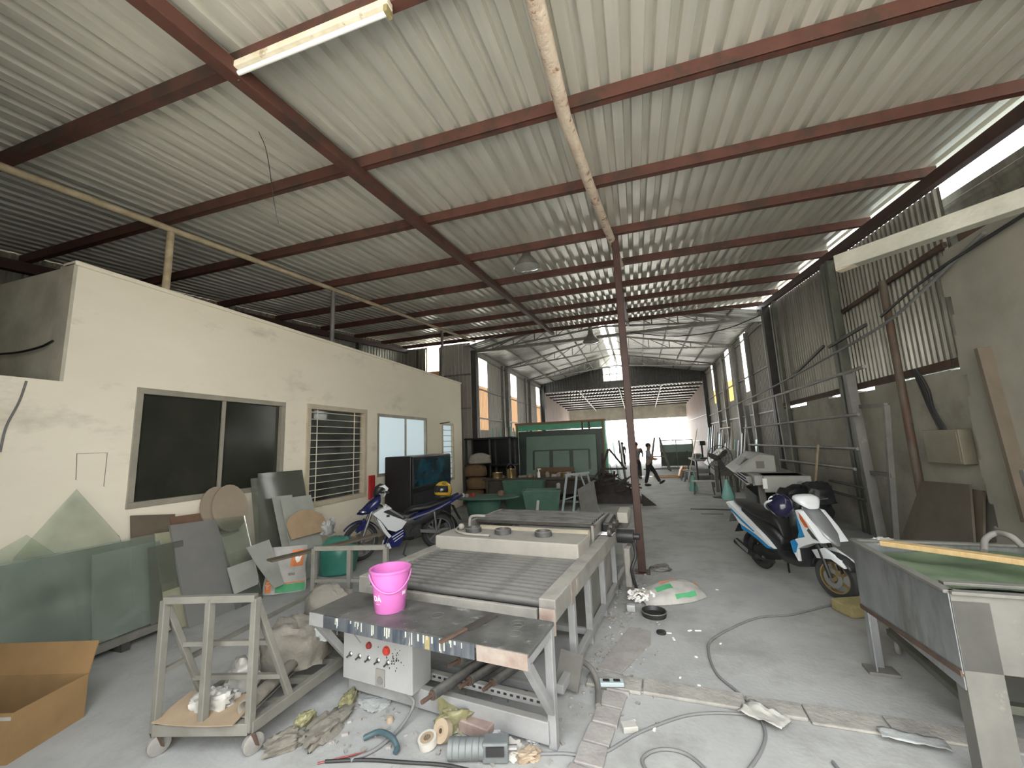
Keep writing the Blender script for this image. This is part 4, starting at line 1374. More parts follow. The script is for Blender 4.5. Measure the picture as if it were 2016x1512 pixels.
def disc_poly(cx, cy, rx, ry, tilt=0.0, n=28, flat=None):
    out = []
    for k in range(n):
        a = 2 * math.pi * k / n
        x, y = rx * math.cos(a), ry * math.sin(a)
        if flat is not None and y > flat:
            y = flat
        out.append((cx + x * math.cos(tilt) - y * math.sin(tilt), cy + x * math.sin(tilt) + y * math.cos(tilt)))
    return out


lean_poly('round_board', disc_poly(428, 1000, 33, 42), -5.10, -5.5, 1.3, 0.02, 'disc_tan', 'tan round board half hidden behind another round board', 'board', 'round tan boards')
lean_poly('round_board', disc_poly(453, 1000, 35, 46), -5.02, -5.45, 1.3, 0.02, 'disc_tan', 'tan round board in front of its twin below the dark window', 'board', 'round tan boards')
lean_poly('glass_sheet', [(512, 1160), (628, 1150), (595, 925), (508, 932)], -5.20, -5.5, 1.5, 0.01, 'smoke_glass', 'big smoky glass sheet leaning under the grille window', 'glass sheet', G)
lean_poly('glass_sheet', [(512, 1170), (575, 1160), (545, 938), (494, 942)], -5.12, -5.46, 1.5, 0.01, 'smoke_glass', 'smoky glass sheet leaning against the bigger smoky one', 'glass sheet', G)
lean_poly('pale_board', [(575, 1180), (612, 1170), (575, 974), (536, 978)], -5.02, -5.36, 1.4, 0.012, 'panel_pale', 'narrow pale grey panel behind the broken tan board', 'panel')
lean_poly('pale_board', [(590, 1175), (655, 1160), (612, 974), (553, 982)], -4.97, -5.30, 1.4, 0.012, 'panel_pale', 'wide pale grey panel behind the broken tan board', 'panel')
lean_poly('tan_board', [(575, 1062), (640, 1045), (645, 1030), (634, 1012), (612, 1003), (588, 1006), (570, 1018), (565, 1036)], -4.90, -5.22, 1.4, 0.015, 'board_tan', 'broken-edged tan fibre board propped on the pale panels', 'board')
o = lump('plastic_wrap', 'plastic_white', fl(652, 1058, 0.55) + Vector((-0.25, 0.2, 0)), (0.10, 0.10, 0.16), 12, 'crumpled clear plastic wrap caught beside the tan board', 'wrap', 0.2, amp=0.5)
# dark plank on top of the heap, resting on the sack
a, b = fl(530, 1104, 0.622), fl(745, 1052, 0.622)
o = MB().bar((0, 0, 0), b - a, 0.14, 0.025).build('dark_plank', 'board_brown', bevel=0.003)
o.location = a
tag(o, 'long dark plank lying over the feed sack towards the motorcycle', 'plank')

# feed sack with printed chicken mark
sk = thing('feed_sack', 'white woven feed sack with an orange rooster square and green band', 'sack', fl(560, 1172) + Vector((-0.08, 0.07, 0)), (R(-8), R(2), R(38)))
mb = MB()
NX, NZ = 12, 12


def sackp(side):
    def f(u, v):
        x = (u - 0.5) * 0.52 * (1 - 0.10 * v + 0.04 * math.sin(v * 9))
        z = v * 0.60
        bul = 0.085 * (math.sin(math.pi * min(1, max(0, u))) ** 0.45) * (math.sin(math.pi * min(1, 0.08 + 0.84 * v)) ** 0.35)
        return (x, side * bul + 0.006 * math.sin(u * 17 + v * 11), z)
    return f


mb.grid(sackp(-1), NX, NZ).grid(sackp(1), NX, NZ)
mb.build('sack_body', 'sack_white', sk, smooth=70)


def sack_patch(nm, pts, m, lift=0.004):
    f = sackp(-1)
    k = len(pts)
    vs = [Vector(f(u, v)) + Vector((0, -lift, 0)) for u, v in pts]
    c = sum(vs, Vector()) / k
    c.y -= 0.004
    MB().add(vs + [c], [(i, (i + 1) % k, k) for i in range(k)]).build(nm, m, sk)


def sub(u0, v0, u1, v1, n=6):
    return [(u0 + (u1 - u0) * i / n, v0) for i in range(n)] + [(u1, v0 + (v1 - v0) * i / n) for i in range(n)] + [(u1 - (u1 - u0) * i / n, v1) for i in range(n)] + [(u0, v1 - (v1 - v0) * i / n) for i in range(n)]


def sack_grid(nm, u0, v0, u1, v1, m, lift=0.004):
    f = sackp(-1)
    MB().grid(lambda a, b: Vector(f(u0 + (u1 - u0) * a, v0 + (v1 - v0) * b)) + Vector((0, -lift, 0)), 8, 6).build(nm, m, sk)


sack_grid('orange_square', 0.62, 0.56, 0.93, 0.92, 'print_orange')
sack_patch('rooster_mark', [(0.70, 0.84), (0.73, 0.70), (0.78, 0.63), (0.85, 0.66), (0.88, 0.78), (0.84, 0.74), (0.80, 0.76), (0.78, 0.84), (0.75, 0.77)], 'print_white', 0.009)
sack_grid('green_band', 0.30, 0.03, 0.97, 0.20, 'print_green')
sack_grid('orange_line', 0.30, 0.21, 0.97, 0.235, 'print_orange')
sack_grid('orange_panel', 0.06, 0.05, 0.20, 0.36, 'print_orange')
tx = text_part('SERII', 0.045, 'print_black', sk, (0, 0, 0), (0, 0, 0), 0.0005)
for v in tx.data.vertices:
    p = Vector(sackp(-1)(0.66 + v.co.x / 0.52, 0.40 + v.co.y / 0.6)) + Vector((0, -0.006, 0))
    v.co = p
tx = text_part('VIỆT', 0.05, 'print_white', sk, (0, 0, 0), (0, 0, 0), 0.0005)
for v in tx.data.vertices:
    p = Vector(sackp(-1)(0.13 - v.co.y / 0.52, 0.20 + v.co.x / 0.6)) + Vector((0, -0.009, 0))
    v.co = p
lean_poly('grey_tray', [(540, 1158), (560, 1150), (530, 1062), (486, 1078), (505, 1110)], -4.72, -5.0, 0.9, 0.015, 'panel_pale', 'bent pale grey tray leaning beside the feed sack', 'tray')
o = lump('plastic_bag', 'teal_plastic', fl(648, 1138) + Vector((-0.05, 0.25, 0)), (0.27, 0.25, 0.36), 14, 'bulging teal plastic bag on the floor by the motorcycle', 'bag', 0.3, amp=0.14, flat=0.5)

# cardboard box and dark jacketed thing at the front left
t = thing('cardboard_box', 'open brown cardboard box lying on the floor before the glass rack', 'box', (-4.50, 1.88, 0), (0, 0, R(16)))
bw, bd, bh = 0.86, 0.46, 0.30
MB().box((0, 0, 0.006), (bw, bd, 0.008)).build('bottom', 'cardboard', t)
for s in (-1, 1):
    MB().box((0, s * bd / 2, bh / 2), (bw, 0.008, bh)).build('long_side', 'cardboard', t)
    MB().box((s * bw / 2, 0, bh / 2), (0.008, bd, bh)).build('short_side', 'cardboard', t)
MB().box((0, bd / 2 + 0.03, bh + 0.10), (bw, 0.008, 0.22), (R(-14), 0, 0)).build('flap', 'cardboard', t)
MB().box((0.02, -bd / 2 - 0.006, bh - 0.03), (bw * 0.95, 0.004, 0.02)).build('paper_edge', 'sack_white', t)
mat('bundle_navy', (0.008, 0.009, 0.018), (0.012, 0.013, 0.022), 5, rough=0.8)
o = lump('dark_bundle', 'bundle_navy', (-4.98, 1.42, 0.0), (0.16, 0.16, 0.62), 21, 'dark navy cloth bundle standing beside the glass rack', 'bundle', 0.2, amp=0.2, flat=0.6)

# ------------------------------------------------------------------ black television cabinet
t = thing('tv_cabinet', 'large black projection television with a painted blue reflection on its screen against the office wall', 'television', (-5.15, 8.9, 0))
MB().span((-0.34, -0.98, 0.0), (0.33, 0.98, 1.72)).build('cabinet_body', 'tv_black', t, bevel=0.02)
MB().span((0.33, -0.94, 1.0), (0.36, 0.94, 1.70)).build('screen_frame', 'black_plastic', t, bevel=0.01)
MB().span((0.358, -0.88, 1.05), (0.364, 0.88, 1.64)).build('screen', 'screen_reflection', t)
MB().span((0.33, -0.9, 0.15), (0.35, 0.9, 0.9)).build('speaker_grille', 'black_plastic', t)
o = MB().box((0, 0, 0.55), (0.05, 0.16, 0.5)).build('red_extinguisher_sign', 'red_paint')
o.location = (-5.56, 7.56, 0.55)
tag(o, 'slim red upright board fixed to the cream wall beside the grille window', 'board')

# ------------------------------------------------------------------ motorcycles
def wheel(t, x, r, wd, name_tyre='tyre', steer=None, rim='alloy', disc=True, nsp=5):
    M = Matrix.Rotation(R(90), 3, 'X')
    if steer:
        M = Matrix.Rotation(steer, 3, 'Z') @ M
    ri = r - wd * 0.85
    ty = MB().lathe([(ri, -wd * 0.42), (r - wd * 0.32, -wd * 0.5), (r - 0.008, -wd * 0.25), (r, 0), (r - 0.008, wd * 0.25), (r - wd * 0.32, wd * 0.5), (ri, wd * 0.42)], 36, (x, 0, r), M, cap=False).build('wheel', 'black_rubber', t, smooth=50)
    t = ty
    rm = MB().lathe([(ri + 0.004, -wd * 0.42), (ri - 0.012, -wd * 0.38), (ri - 0.02, 0), (ri - 0.012, wd * 0.38), (ri + 0.004, wd * 0.42)], 36, (x, 0, r), M, cap=False).build('rim', rim, t, smooth=50)
    hub = MB().lathe([(0.0001, -0.05), (0.035, -0.05), (0.045, 0), (0.035, 0.05), (0.0001, 0.05)], 16, (x, 0, r), M).build('hub', rim, t, smooth=50)
    for k in range(nsp):
        a = 2 * math.pi * k / nsp + 0.3
        p0 = Vector((x, 0, r)) + M @ Vector((0.03 * math.cos(a), 0.03 * math.sin(a), 0))
        p1 = Vector((x, 0, r)) + M @ Vector(((ri - 0.01) * math.cos(a + 0.25), (ri - 0.01) * math.sin(a + 0.25), 0))
        MB().bar(p0, p1, 0.02, 0.03).build('spoke', rim, t)
    if disc:
        for s in (1,):
            MB().lathe([(0.055, 0.062), (0.105, 0.062), (0.105, 0.066), (0.055, 0.066)], 28, (x, 0, r), M, cap=False).build('brake_disc', 'disc_steel', t, smooth=30)
            p = Vector((x, 0, r)) + M @ Vector((0.07, 0.075, 0.07))
            MB().box(p, (0.05, 0.03, 0.06)).build('caliper', 'brass', t, bevel=0.006)
    return ty


def shell(t, name, poly, y0, y1, m, inset=0.02, both=True):
    """side panel: outline in (x, z) bulging from y0 to y1, on both flanks"""
    cx = sum(p[0] for p in poly) / len(poly)
    cz = sum(p[1] for p in poly) / len(poly)

    def shrink(p, k):
        return (cx + (p[0] - cx) * (1 - k), cz + (p[1] - cz) * (1 - k))
    for s in ((1, -1) if both else (1,)):
        rings = []
        for y, k in ((y0, 0.0), (y0 + (y1 - y0) * 0.6, 0.0), (y0 + (y1 - y0) * 0.9, inset), (y1, inset * 3.2)):
            rings.append([Vector((q[0], s * y, q[1])) for q in (shrink(p, k) for p in poly)])
        MB().loft(rings).build(name, m, t, smooth=40)


def ribbed(t, name, path, ws, hs, m, n=12, e=0.7):
    """body of rounded cross sections along a side-view path: ws half widths, hs half heights"""
    rings = []
    for (x, z), wd, h in zip(path, ws, hs):
        rg = []
        for k in range(n):
            a = 2 * math.pi * k / n
            c, s = math.cos(a), math.sin(a)
            rg.append(Vector((x, wd * math.copysign(abs(c) ** e, c), z + h * math.copysign(abs(s) ** e, s))))
        rings.append(rg)
    return MB().loft(rings).build(name, m, t, smooth=60)


def helmet(name, lab, loc, rot, m, text=None, scale=1.0):
    h = thing(name, lab, 'helmet', loc, rot, scale=scale)
    mb = MB()
    mb.sphere((0, 0, 0.10), 0.145, (1.08, 0.92, 0.98), 24, 16)
    mb.v = [(x, y, max(z, -0.005 + 0.03 * (1 if x > 0.02 else 0))) for x, y, z in mb.v]
    mb.build('shell', m, h, smooth=60)
    MB().torus((0.0, 0, 0.004), 0.112, 0.012, n=24, m=6).build('rim_trim', 'black_plastic', h, smooth=60)
    # visor patch
    mb = MB()

    def vis(u, v):
        a = (u - 0.5) * R(150)
        b = R(-12) + v * R(42)
        return (0.161 * math.cos(a) * math.cos(b) * 1.0, 0.138 * math.sin(a) * math.cos(b), 0.10 + 0.147 * math.sin(b))
    mb.grid(vis, 12, 5).build('visor', 'visor_dark', h, smooth=60)
    if text:
        tx = text_part(text, 0.075, 'print_black', h, (0, 0, 0), (0, 0, 0), 0.001, bold=True)
        for v in tx.data.vertices:
            a = R(48) + v.co.x / 0.14
            b = R(46) + v.co.y / 0.145
            rr = 1.015
            v.co = (0.157 * rr * math.cos(a) * math.cos(b), 0.134 * rr * math.sin(a) * math.cos(b), 0.10 + 0.142 * rr * math.sin(b))
    return h


# blue and white underbone motorcycle
ang = R(225)
fwd = Vector((math.cos(ang), math.sin(ang), 0))
BS = 1.13
front = fl(709, 1104)
WB = 1.24
loc = front - fwd * WB * BS
mc = thing('motorcycle', 'navy blue and white underbone motorcycle parked by the office wall', 'motorcycle', loc, (R(0), 0, ang), scale=BS)
wheel(mc, 0, 0.285, 0.09, disc=False)
wheel(mc, WB, 0.285, 0.08, 'tyre', steer=R(14))
for s in (-1, 1):
    MB().cyl((WB, s * 0.085, 0.285), (WB - 0.17, s * 0.075, 0.78), 0.024, n=10).build('fork_leg', 'alloy', mc, smooth=40)
    MB().bar((0, s * 0.10, 0.285), (0.45, s * 0.10, 0.36), 0.025, 0.05).build('swing_arm', 'bike_grey', mc, bevel=0.005)
    MB().cyl((0.06, s * 0.11, 0.31), (0.10, s * 0.11, 0.64), 0.022, n=10).build('rear_shock', 'chrome', mc, smooth=40)
    MB().cyl((0.46, s * 0.11, 0.27), (0.46, s * 0.25, 0.27), 0.014, n=8).build('foot_peg', 'black_rubber', mc, smooth=40)


def arc_fender(t, cx, cz, r, a0, a1, hw, m, n=14):
    MB().grid(lambda u, v: (cx + r * math.cos(R(a0 + (a1 - a0) * u)) * (1 + 0.0), (v - 0.5) * 2 * hw, cz + (r - 0.02 * abs(v - 0.5) * 2) * math.sin(R(a0 + (a1 - a0) * u))), n, 4).build('fender', m, t, smooth=60, solid=0.006)


arc_fender(mc, WB, 0.285, 0.315, 38, 150, 0.065, 'navy_gloss')
shell(mc, 'fork_cover', [(WB - 0.09, 0.50), (WB + 0.07, 0.42), (WB + 0.06, 0.50), (WB - 0.06, 0.62)], 0.05, 0.085, 'navy_gloss')
# front cowl
ribbed(mc, 'front_cowl', [(1.30, 0.70), (1.22, 0.725), (1.12, 0.78), (1.02, 0.85), (0.96, 0.90)], [0.02, 0.085, 0.13, 0.145, 0.12], [0.01, 0.05, 0.09, 0.10, 0.07], 'navy_gloss')
for s in (-1, 1):
    MB().sphere((1.21, s * 0.085, 0.73), 0.055, (1.0, 0.5, 0.42), 12, 8).build('headlamp', 'chrome', mc, smooth=60)
ribbed(mc, 'handlebar_cowl', [(1.06, 0.97), (1.02, 1.02), (0.95, 1.07), (0.88, 1.08)], [0.05, 0.10, 0.11, 0.06], [0.03, 0.075, 0.07, 0.03], 'black_plastic')
shell(mc, 'cowl_edge', [(0.99, 1.10), (0.90, 1.12), (0.84, 1.06), (0.90, 0.93), (0.925, 0.93), (0.885, 1.05), (0.93, 1.085)], 0.085, 0.115, 'bike_white')
MB().tube(bez([(0.90, -0.36, 1.02), (0.93, -0.2, 1.01), (0.97, 0, 1.0), (0.93, 0.2, 1.01), (0.90, 0.36, 1.02)], 6), 0.013, 8).build('handlebar', 'chrome', mc, smooth=60)
for s in (-1, 1):
    MB().cyl((0.91, s * 0.24, 1.015), (0.895, s * 0.37, 1.02), 0.019, n=10).build('grip', 'black_rubber', mc, smooth=40)
    MB().bar((0.955, s * 0.20, 1.02), (0.945, s * 0.36, 1.03), 0.008, 0.014).build('lever', 'chrome', mc)
# leg shield panels
WHITE = [(1.10, 0.70), (0.98, 0.76), (0.84, 0.79), (0.80, 0.755), (0.90, 0.735), (0.94, 0.715), (0.72, 0.60), (0.60, 0.545), (0.56, 0.52), (0.64, 0.42), (0.74, 0.385), (0.86, 0.43), (0.97, 0.58)]
shell(mc, 'leg_shield', WHITE, 0.07, 0.185, 'bike_white', inset=0.012)
shell(mc, 'lower_fin', [(1.03, 0.63), (0.97, 0.58), (0.86, 0.40), (0.80, 0.33), (0.84, 0.30), (0.93, 0.42), (1.0, 0.55)], 0.09, 0.175, 'bike_white', inset=0.012)
shell(mc, 'belly_cowl', [(0.82, 0.34), (0.76, 0.37), (0.62, 0.42), (0.58, 0.33), (0.68, 0.16), (0.90, 0.14), (0.86, 0.24)], 0.06, 0.165, 'navy_gloss', inset=0.012)
for k in range(3):
    shell(mc, 'white_stripe', [(0.80 - 0.02 * k, 0.32 - 0.035 * k), (0.62, 0.405 - 0.04 * k), (0.62, 0.395 - 0.04 * k), (0.80 - 0.02 * k, 0.305 - 0.035 * k)], 0.13, 0.169, 'bike_white', inset=0.0)
shell(mc, 'belly_tip', [(0.90, 0.145), (0.80, 0.15), (0.84, 0.24), (0.88, 0.22)], 0.10, 0.168, 'bike_white', inset=0.01)
MB().box((0.86, 0.186, 0.645), (0.05, 0.006, 0.035)).build('badge', 'black_plastic', mc)
# spine, engine
ribbed(mc, 'centre_spine', [(1.02, 0.80), (0.86, 0.70), (0.70, 0.60), (0.52, 0.56), (0.36, 0.60)], [0.07, 0.08, 0.075, 0.075, 0.08], [0.06, 0.06, 0.06, 0.07, 0.06], 'black_plastic')
MB().bar((0.92, 0.10, 0.80), (0.60, 0.10, 0.58), 0.012, 0.03).bar((0.92, -0.10, 0.80), (0.60, -0.10, 0.58), 0.012, 0.03).build('spine_trim', 'chrome', mc)
MB().box((0.50, 0, 0.36), (0.42, 0.20, 0.24)).build('engine_block', 'engine_black', mc, bevel=0.03)
MB().cyl((0.66, 0, 0.40), (0.86, 0, 0.45), 0.075, n=14).build('cylinder', 'engine_black', mc, smooth=40)
for s in (-1, 1):
    MB().cyl((0.42, s * 0.10, 0.33), (0.42, s * 0.135, 0.33), 0.085, n=18).build('side_case', 'engine_black', mc, smooth=40)
MB().tube(bez([(0.84, -0.05, 0.36), (0.75, -0.10, 0.22), (0.45, -0.13, 0.20), (0.15, -0.14, 0.26), (-0.15, -0.15, 0.34)], 6), [0.02] * 12 + [0.035] * 13, 10).build('exhaust', 'engine_black', mc, smooth=60)
MB().tube([(0.55, 0.12, 0.2), (0.62, 0.16, 0.03), (0.58, 0.19, 0.006)], 0.012, 8).build('side_stand', 'engine_black', mc, smooth=40)
ribbed(mc, 'side_cover', [(0.62, 0.46), (0.45, 0.50), (0.25, 0.53), (0.05, 0.60), (-0.1, 0.68)], [0.08, 0.11, 0.11, 0.10, 0.06], [0.12, 0.13, 0.11, 0.09, 0.05], 'black_plastic')
# seat and tail
ribbed(mc, 'seat', [(0.56, 0.64), (0.44, 0.69), (0.2, 0.695), (0.02, 0.735), (-0.20, 0.785), (-0.32, 0.81)], [0.05, 0.11, 0.13, 0.12, 0.10, 0.05], [0.02, 0.045, 0.05, 0.05, 0.04, 0.02], 'seat_black')
shell(mc, 'tail_panel', [(0.52, 0.56), (0.42, 0.62), (0.16, 0.67), (-0.04, 0.74), (-0.28, 0.82), (-0.40, 0.865), (-0.40, 0.83), (-0.24, 0.75), (-0.02, 0.66), (0.2, 0.60), (0.42, 0.52)], 0.05, 0.14, 'navy_gloss', inset=0.012)
shell(mc, 'silver_stripe', [(0.54, 0.555), (0.20, 0.63), (0.02, 0.69), (-0.16, 0.76), (-0.20, 0.765), (0.0, 0.67), (0.2, 0.605), (0.54, 0.53)], 0.10, 0.147, 'bike_grey', inset=0.0)
ribbed(mc, 'tail_light', [(-0.33, 0.80), (-0.41, 0.82), (-0.46, 0.82)], [0.05, 0.05, 0.02], [0.03, 0.03, 0.01], 'amber')
arc_fender(mc, 0, 0.285, 0.33, 60, 190, 0.07, 'black_plastic')
MB().bar((-0.26, 0, 0.68), (-0.40, 0, 0.42), 0.14, 0.012).build('rear_mudflap', 'black_plastic', mc)
helmet('full_face_helmet', 'yellow helmet with black markings on the rear seat of the blue motorcycle', loc + Vector((fwd.x * -0.10, fwd.y * -0.10, 0.80 * BS + 0.035)), (0, R(-6), ang + R(35)), 'helmet_yellow', 'AZ', 1.22)

# white and blue scooter
ang = R(293)
fwd = Vector((math.cos(ang), math.sin(ang), 0))
front = fl(1655, 1182)
WB = 1.22
loc2 = front - fwd * WB
sc = thing('scooter', 'white and blue motor scooter with black seat parked by the trough', 'scooter', loc2, (R(0), 0, ang))
wheel(sc, 0, 0.24, 0.10, disc=False, rim='engine_black')
wheel(sc, WB, 0.245, 0.09, 'tyre', steer=R(10), rim='brass')
for s in (-1, 1):
    MB().cyl((WB, s * 0.08, 0.245), (WB - 0.14, s * 0.07, 0.62), 0.022, n=10).build('fork_leg', 'engine_black', sc, smooth=40)
arc_fender(sc, WB, 0.245, 0.285, 30, 165, 0.06, 'black_plastic')
shell(sc, 'fender_side', [(WB - 0.22, 0.50), (WB - 0.05, 0.56), (WB + 0.16, 0.47), (WB + 0.20, 0.40), (WB + 0.05, 0.46), (WB - 0.16, 0.42)], 0.045, 0.085, 'bike_white')
# rear body
TAILW = [(-0.46, 0.86), (-0.42, 0.885), (-0.25, 0.80), (0.02, 0.67), (0.28, 0.52), (0.48, 0.385), (0.40, 0.395), (0.16, 0.50), (-0.06, 0.56), (-0.20, 0.60), (-0.32, 0.72)]
shell(sc, 'side_panel', TAILW, 0.06, 0.165, 'bike_white', inset=0.012)
shell(sc, 'blue_panel', [(-0.20, 0.60), (-0.06, 0.565), (0.16, 0.505), (0.40, 0.40), (0.46, 0.375), (0.34, 0.36), (0.16, 0.44), (0.0, 0.49), (-0.16, 0.52)], 0.06, 0.158, 'bike_blue', inset=0.012)
shell(sc, 'blue_stripe', [(-0.36, 0.80), (-0.10, 0.66), (0.14, 0.54), (0.10, 0.535), (-0.12, 0.63), (-0.36, 0.765)], 0.12, 0.168, 'bike_blue', inset=0.0)
ribbed(sc, 'under_body', [(-0.34, 0.70), (-0.16, 0.56), (0.10, 0.47), (0.36, 0.40), (0.52, 0.36)], [0.06, 0.11, 0.12, 0.12, 0.12], [0.07, 0.10, 0.12, 0.12, 0.10], 'black_plastic')
ribbed(sc, 'seat', [(-0.44, 0.90), (-0.30, 0.885), (-0.05, 0.83), (0.18, 0.78), (0.36, 0.76), (0.50, 0.70), (0.55, 0.56)], [0.04, 0.10, 0.13, 0.14, 0.13, 0.10, 0.07], [0.015, 0.045, 0.07, 0.08, 0.09, 0.09, 0.03], 'seat_black')
ribbed(sc, 'seat_skirt', [(-0.20, 0.76), (0.1, 0.66), (0.35, 0.56), (0.52, 0.46)], [0.10, 0.12, 0.12, 0.09], [0.08, 0.12, 0.15, 0.10], 'seat_black')
ribbed(sc, 'engine_unit', [(-0.08, 0.25), (0.12, 0.28), (0.34, 0.30), (0.5, 0.32)], [0.06, 0.11, 0.11, 0.06], [0.06, 0.09, 0.10, 0.06], 'engine_black')
MB().tube(bez([(0.4, -0.12, 0.2), (0.2, -0.15, 0.19), (0.0, -0.16, 0.22), (-0.3, -0.17, 0.32)], 6), [0.016] * 8 + [0.045] * 11, 12).build('exhaust', 'engine_black', sc, smooth=60)
MB().bar((-0.28, -0.20, 0.34), (0.0, -0.215, 0.25), 0.012, 0.05).build('exhaust_guard', 'bike_grey', sc)
arc_fender(sc, 0, 0.24, 0.29, 95, 195, 0.07, 'black_plastic')
MB().bar((-0.30, 0, 0.62), (-0.46, 0, 0.42), 0.13, 0.012).build('rear_mudflap', 'black_plastic', sc)
MB().box((-0.50, 0, 0.62), (0.01, 0.19, 0.14), (0, R(28), 0)).build('number_plate', 'galv_pale', sc)
MB().box((-0.44, 0, 0.76), (0.06, 0.12, 0.06)).build('tail_light', 'bike_white', sc, bevel=0.015)
# floor board and leg shield
ribbed(sc, 'floor_board', [(0.48, 0.32), (0.62, 0.29), (0.80, 0.29), (0.93, 0.34)], [0.12, 0.15, 0.15, 0.12], [0.06, 0.05, 0.05, 0.06], 'black_plastic')
ribbed(sc, 'inner_shield', [(0.90, 0.36), (0.92, 0.55), (0.93, 0.75), (0.90, 0.92)], [0.14, 0.16, 0.16, 0.10], [0.06, 0.06, 0.06, 0.04], 'black_plastic')
SH = [(0.80, 0.56), (0.90, 0.61), (1.04, 0.66), (0.97, 0.86), (0.94, 0.96), (1.00, 0.955), (1.16, 0.79), (1.27, 0.64), (1.16, 0.615), (1.02, 0.555), (0.90, 0.49), (0.88, 0.34), (0.83, 0.42)]
shell(sc, 'leg_shield', SH, 0.05, 0.175, 'bike_white', inset=0.01)
shell(sc, 'blue_flash', [(0.80, 0.555), (0.88, 0.60), (0.92, 0.55), (0.87, 0.44), (0.83, 0.43)], 0.12, 0.180, 'bike_blue', inset=0.0)
shell(sc, 'blue_inner', [(0.94, 0.88), (0.98, 0.80), (1.05, 0.67), (0.92, 0.62), (0.95, 0.70)], 0.10, 0.172, 'bike_blue', inset=0.0)
shell(sc, 'amber_lens', [(1.00, 0.935), (1.08, 0.845), (1.12, 0.78), (1.07, 0.78), (1.01, 0.86)], 0.10, 0.181, 'amber', inset=0.0)
shell(sc, 'headlamp', [(1.12, 0.78), (1.22, 0.68), (1.24, 0.655), (1.16, 0.67), (1.09, 0.745)], 0.08, 0.181, 'chrome', inset=0.0)
ribbed(sc, 'front_nose', [(1.30, 0.62), (1.22, 0.70), (1.10, 0.82), (1.00, 0.93), (0.94, 0.98)], [0.03, 0.10, 0.12, 0.12, 0.08], [0.02, 0.05, 0.07, 0.06, 0.03], 'bike_grey')
ribbed(sc, 'handlebar_cowl', [(1.03, 1.0), (0.98, 1.06), (0.90, 1.09), (0.82, 1.07)], [0.08, 0.15, 0.16, 0.08], [0.03, 0.055, 0.05, 0.02], 'bike_white')
MB().tube(bez([(0.80, -0.36, 1.05), (0.86, -0.22, 1.05), (0.92, 0, 1.04), (0.86, 0.22, 1.05), (0.80, 0.36, 1.05)], 6), 0.013, 8).build('handlebar', 'engine_black', sc, smooth=60)
for s in (-1, 1):
    MB().cyl((0.83, s * 0.25, 1.05), (0.79, s * 0.38, 1.05), 0.02, n=10).build('grip', 'black_rubber', sc, smooth=40)
    MB().bar((0.90, s * 0.20, 1.055), (0.87, s * 0.36, 1.06), 0.008, 0.014).build('lever', 'alloy', sc)
MB().tube([(0.36, 0.10, 0.2), (0.30, 0.15, 0.02)], 0.012, 8).build('side_stand', 'engine_black', sc)
left = Vector((-fwd.y, fwd.x, 0))
hp = loc2 + fwd * 0.80 - left * 0.33 + Vector((0, 0, 0.93))
h = helmet('open_face_helmet', 'dark navy open-face helmet with a white edge hung on the scooter handlebar', hp, (R(35), R(-30), ang + R(160)), 'helmet_navy')
MB().torus((0.03, 0, 0.06), 0.135, 0.014, n=26, m=6, M=Matrix.Rotation(R(62), 3, 'Y')).build('white_edge', 'bike_white', h, smooth=60)
# ------------------------------------------------------------------ middle of the hall
mat('dark_wood', (0.045, 0.035, 0.028), (0.07, 0.055, 0.042), 4, rough=0.7)
mat('bag_brown', (0.17, 0.105, 0.055), (0.12, 0.075, 0.04), 4, rough=0.85, bump=0.15)
mat('bag_pale', (0.34, 0.31, 0.27), (0.26, 0.24, 0.21), 4, rough=0.7)
mat('frost_panel', (0.17, 0.26, 0.22), (0.20, 0.29, 0.25), 2, rough=0.3)
mat('panel_dark_green', (0.05, 0.075, 0.065), (0.07, 0.095, 0.085), 3, rough=0.4)
mat('frame_green', (0.10, 0.42, 0.26), (0.14, 0.50, 0.33), 4, rough=0.45)
mat_glass('aqua_glass', (0.30, 0.62, 0.55), 0.5, 0.08)
mat('scrap_dark', (0.03, 0.026, 0.025), (0.055, 0.045, 0.042), 6, rough=0.7, metal=0.2)
mat('scrap_rust', (0.075, 0.04, 0.03), None, rough=0.8)
mat('blue_grey', (0.34, 0.40, 0.42), None, rough=0.5)
mat('machine_grey', (0.36, 0.36, 0.33), (0.30, 0.30, 0.28), 3, rough=0.45)
mat('machine_dark', (0.17, 0.165, 0.14), None, rough=0.6)
mat('fan_mesh', (0.09, 0.085, 0.08), None, rough=0.5)
mat('aqua_bag', (0.22, 0.48, 0.43), None, rough=0.4)
mat('jack_orange', (0.62, 0.27, 0.04), (0.55, 0.23, 0.04), 4, rough=0.45)
mat('stool_blue', (0.28, 0.33, 0.38), None, rough=0.45)
mat('skin', (0.30, 0.17, 0.11), None, rough=0.6)
mat('hair', (0.02, 0.018, 0.016), None, rough=0.7)
mat('shirt_grey', (0.26, 0.27, 0.30), None, rough=0.85)
mat('shirt_dark', (0.13, 0.13, 0.135), None, rough=0.85)
mat('trousers', (0.025, 0.025, 0.03), None, rough=0.85)
mat('ebox', (0.25, 0.23, 0.17), (0.20, 0.18, 0.13), 3, rough=0.6)
mat('tarp_black', (0.018, 0.018, 0.02), None, rough=0.4, bump=0.3, bscale=10)
mat('brown_board', (0.13, 0.11, 0.085), (0.10, 0.085, 0.065), 3, rough=0.8)
mat('tape_tan', (0.33, 0.26, 0.185), None, rough=0.6)
mat('tape_white', (0.44, 0.42, 0.38), None, rough=0.5)
mat('motor_green', (0.15, 0.165, 0.165), (0.11, 0.12, 0.12), 6, rough=0.5)
mat('hose_blue', (0.05, 0.085, 0.10), None, rough=0.4)
mat('bag_yellow', (0.25, 0.235, 0.13), (0.20, 0.19, 0.10), 5, rough=0.35, bump=0.3)
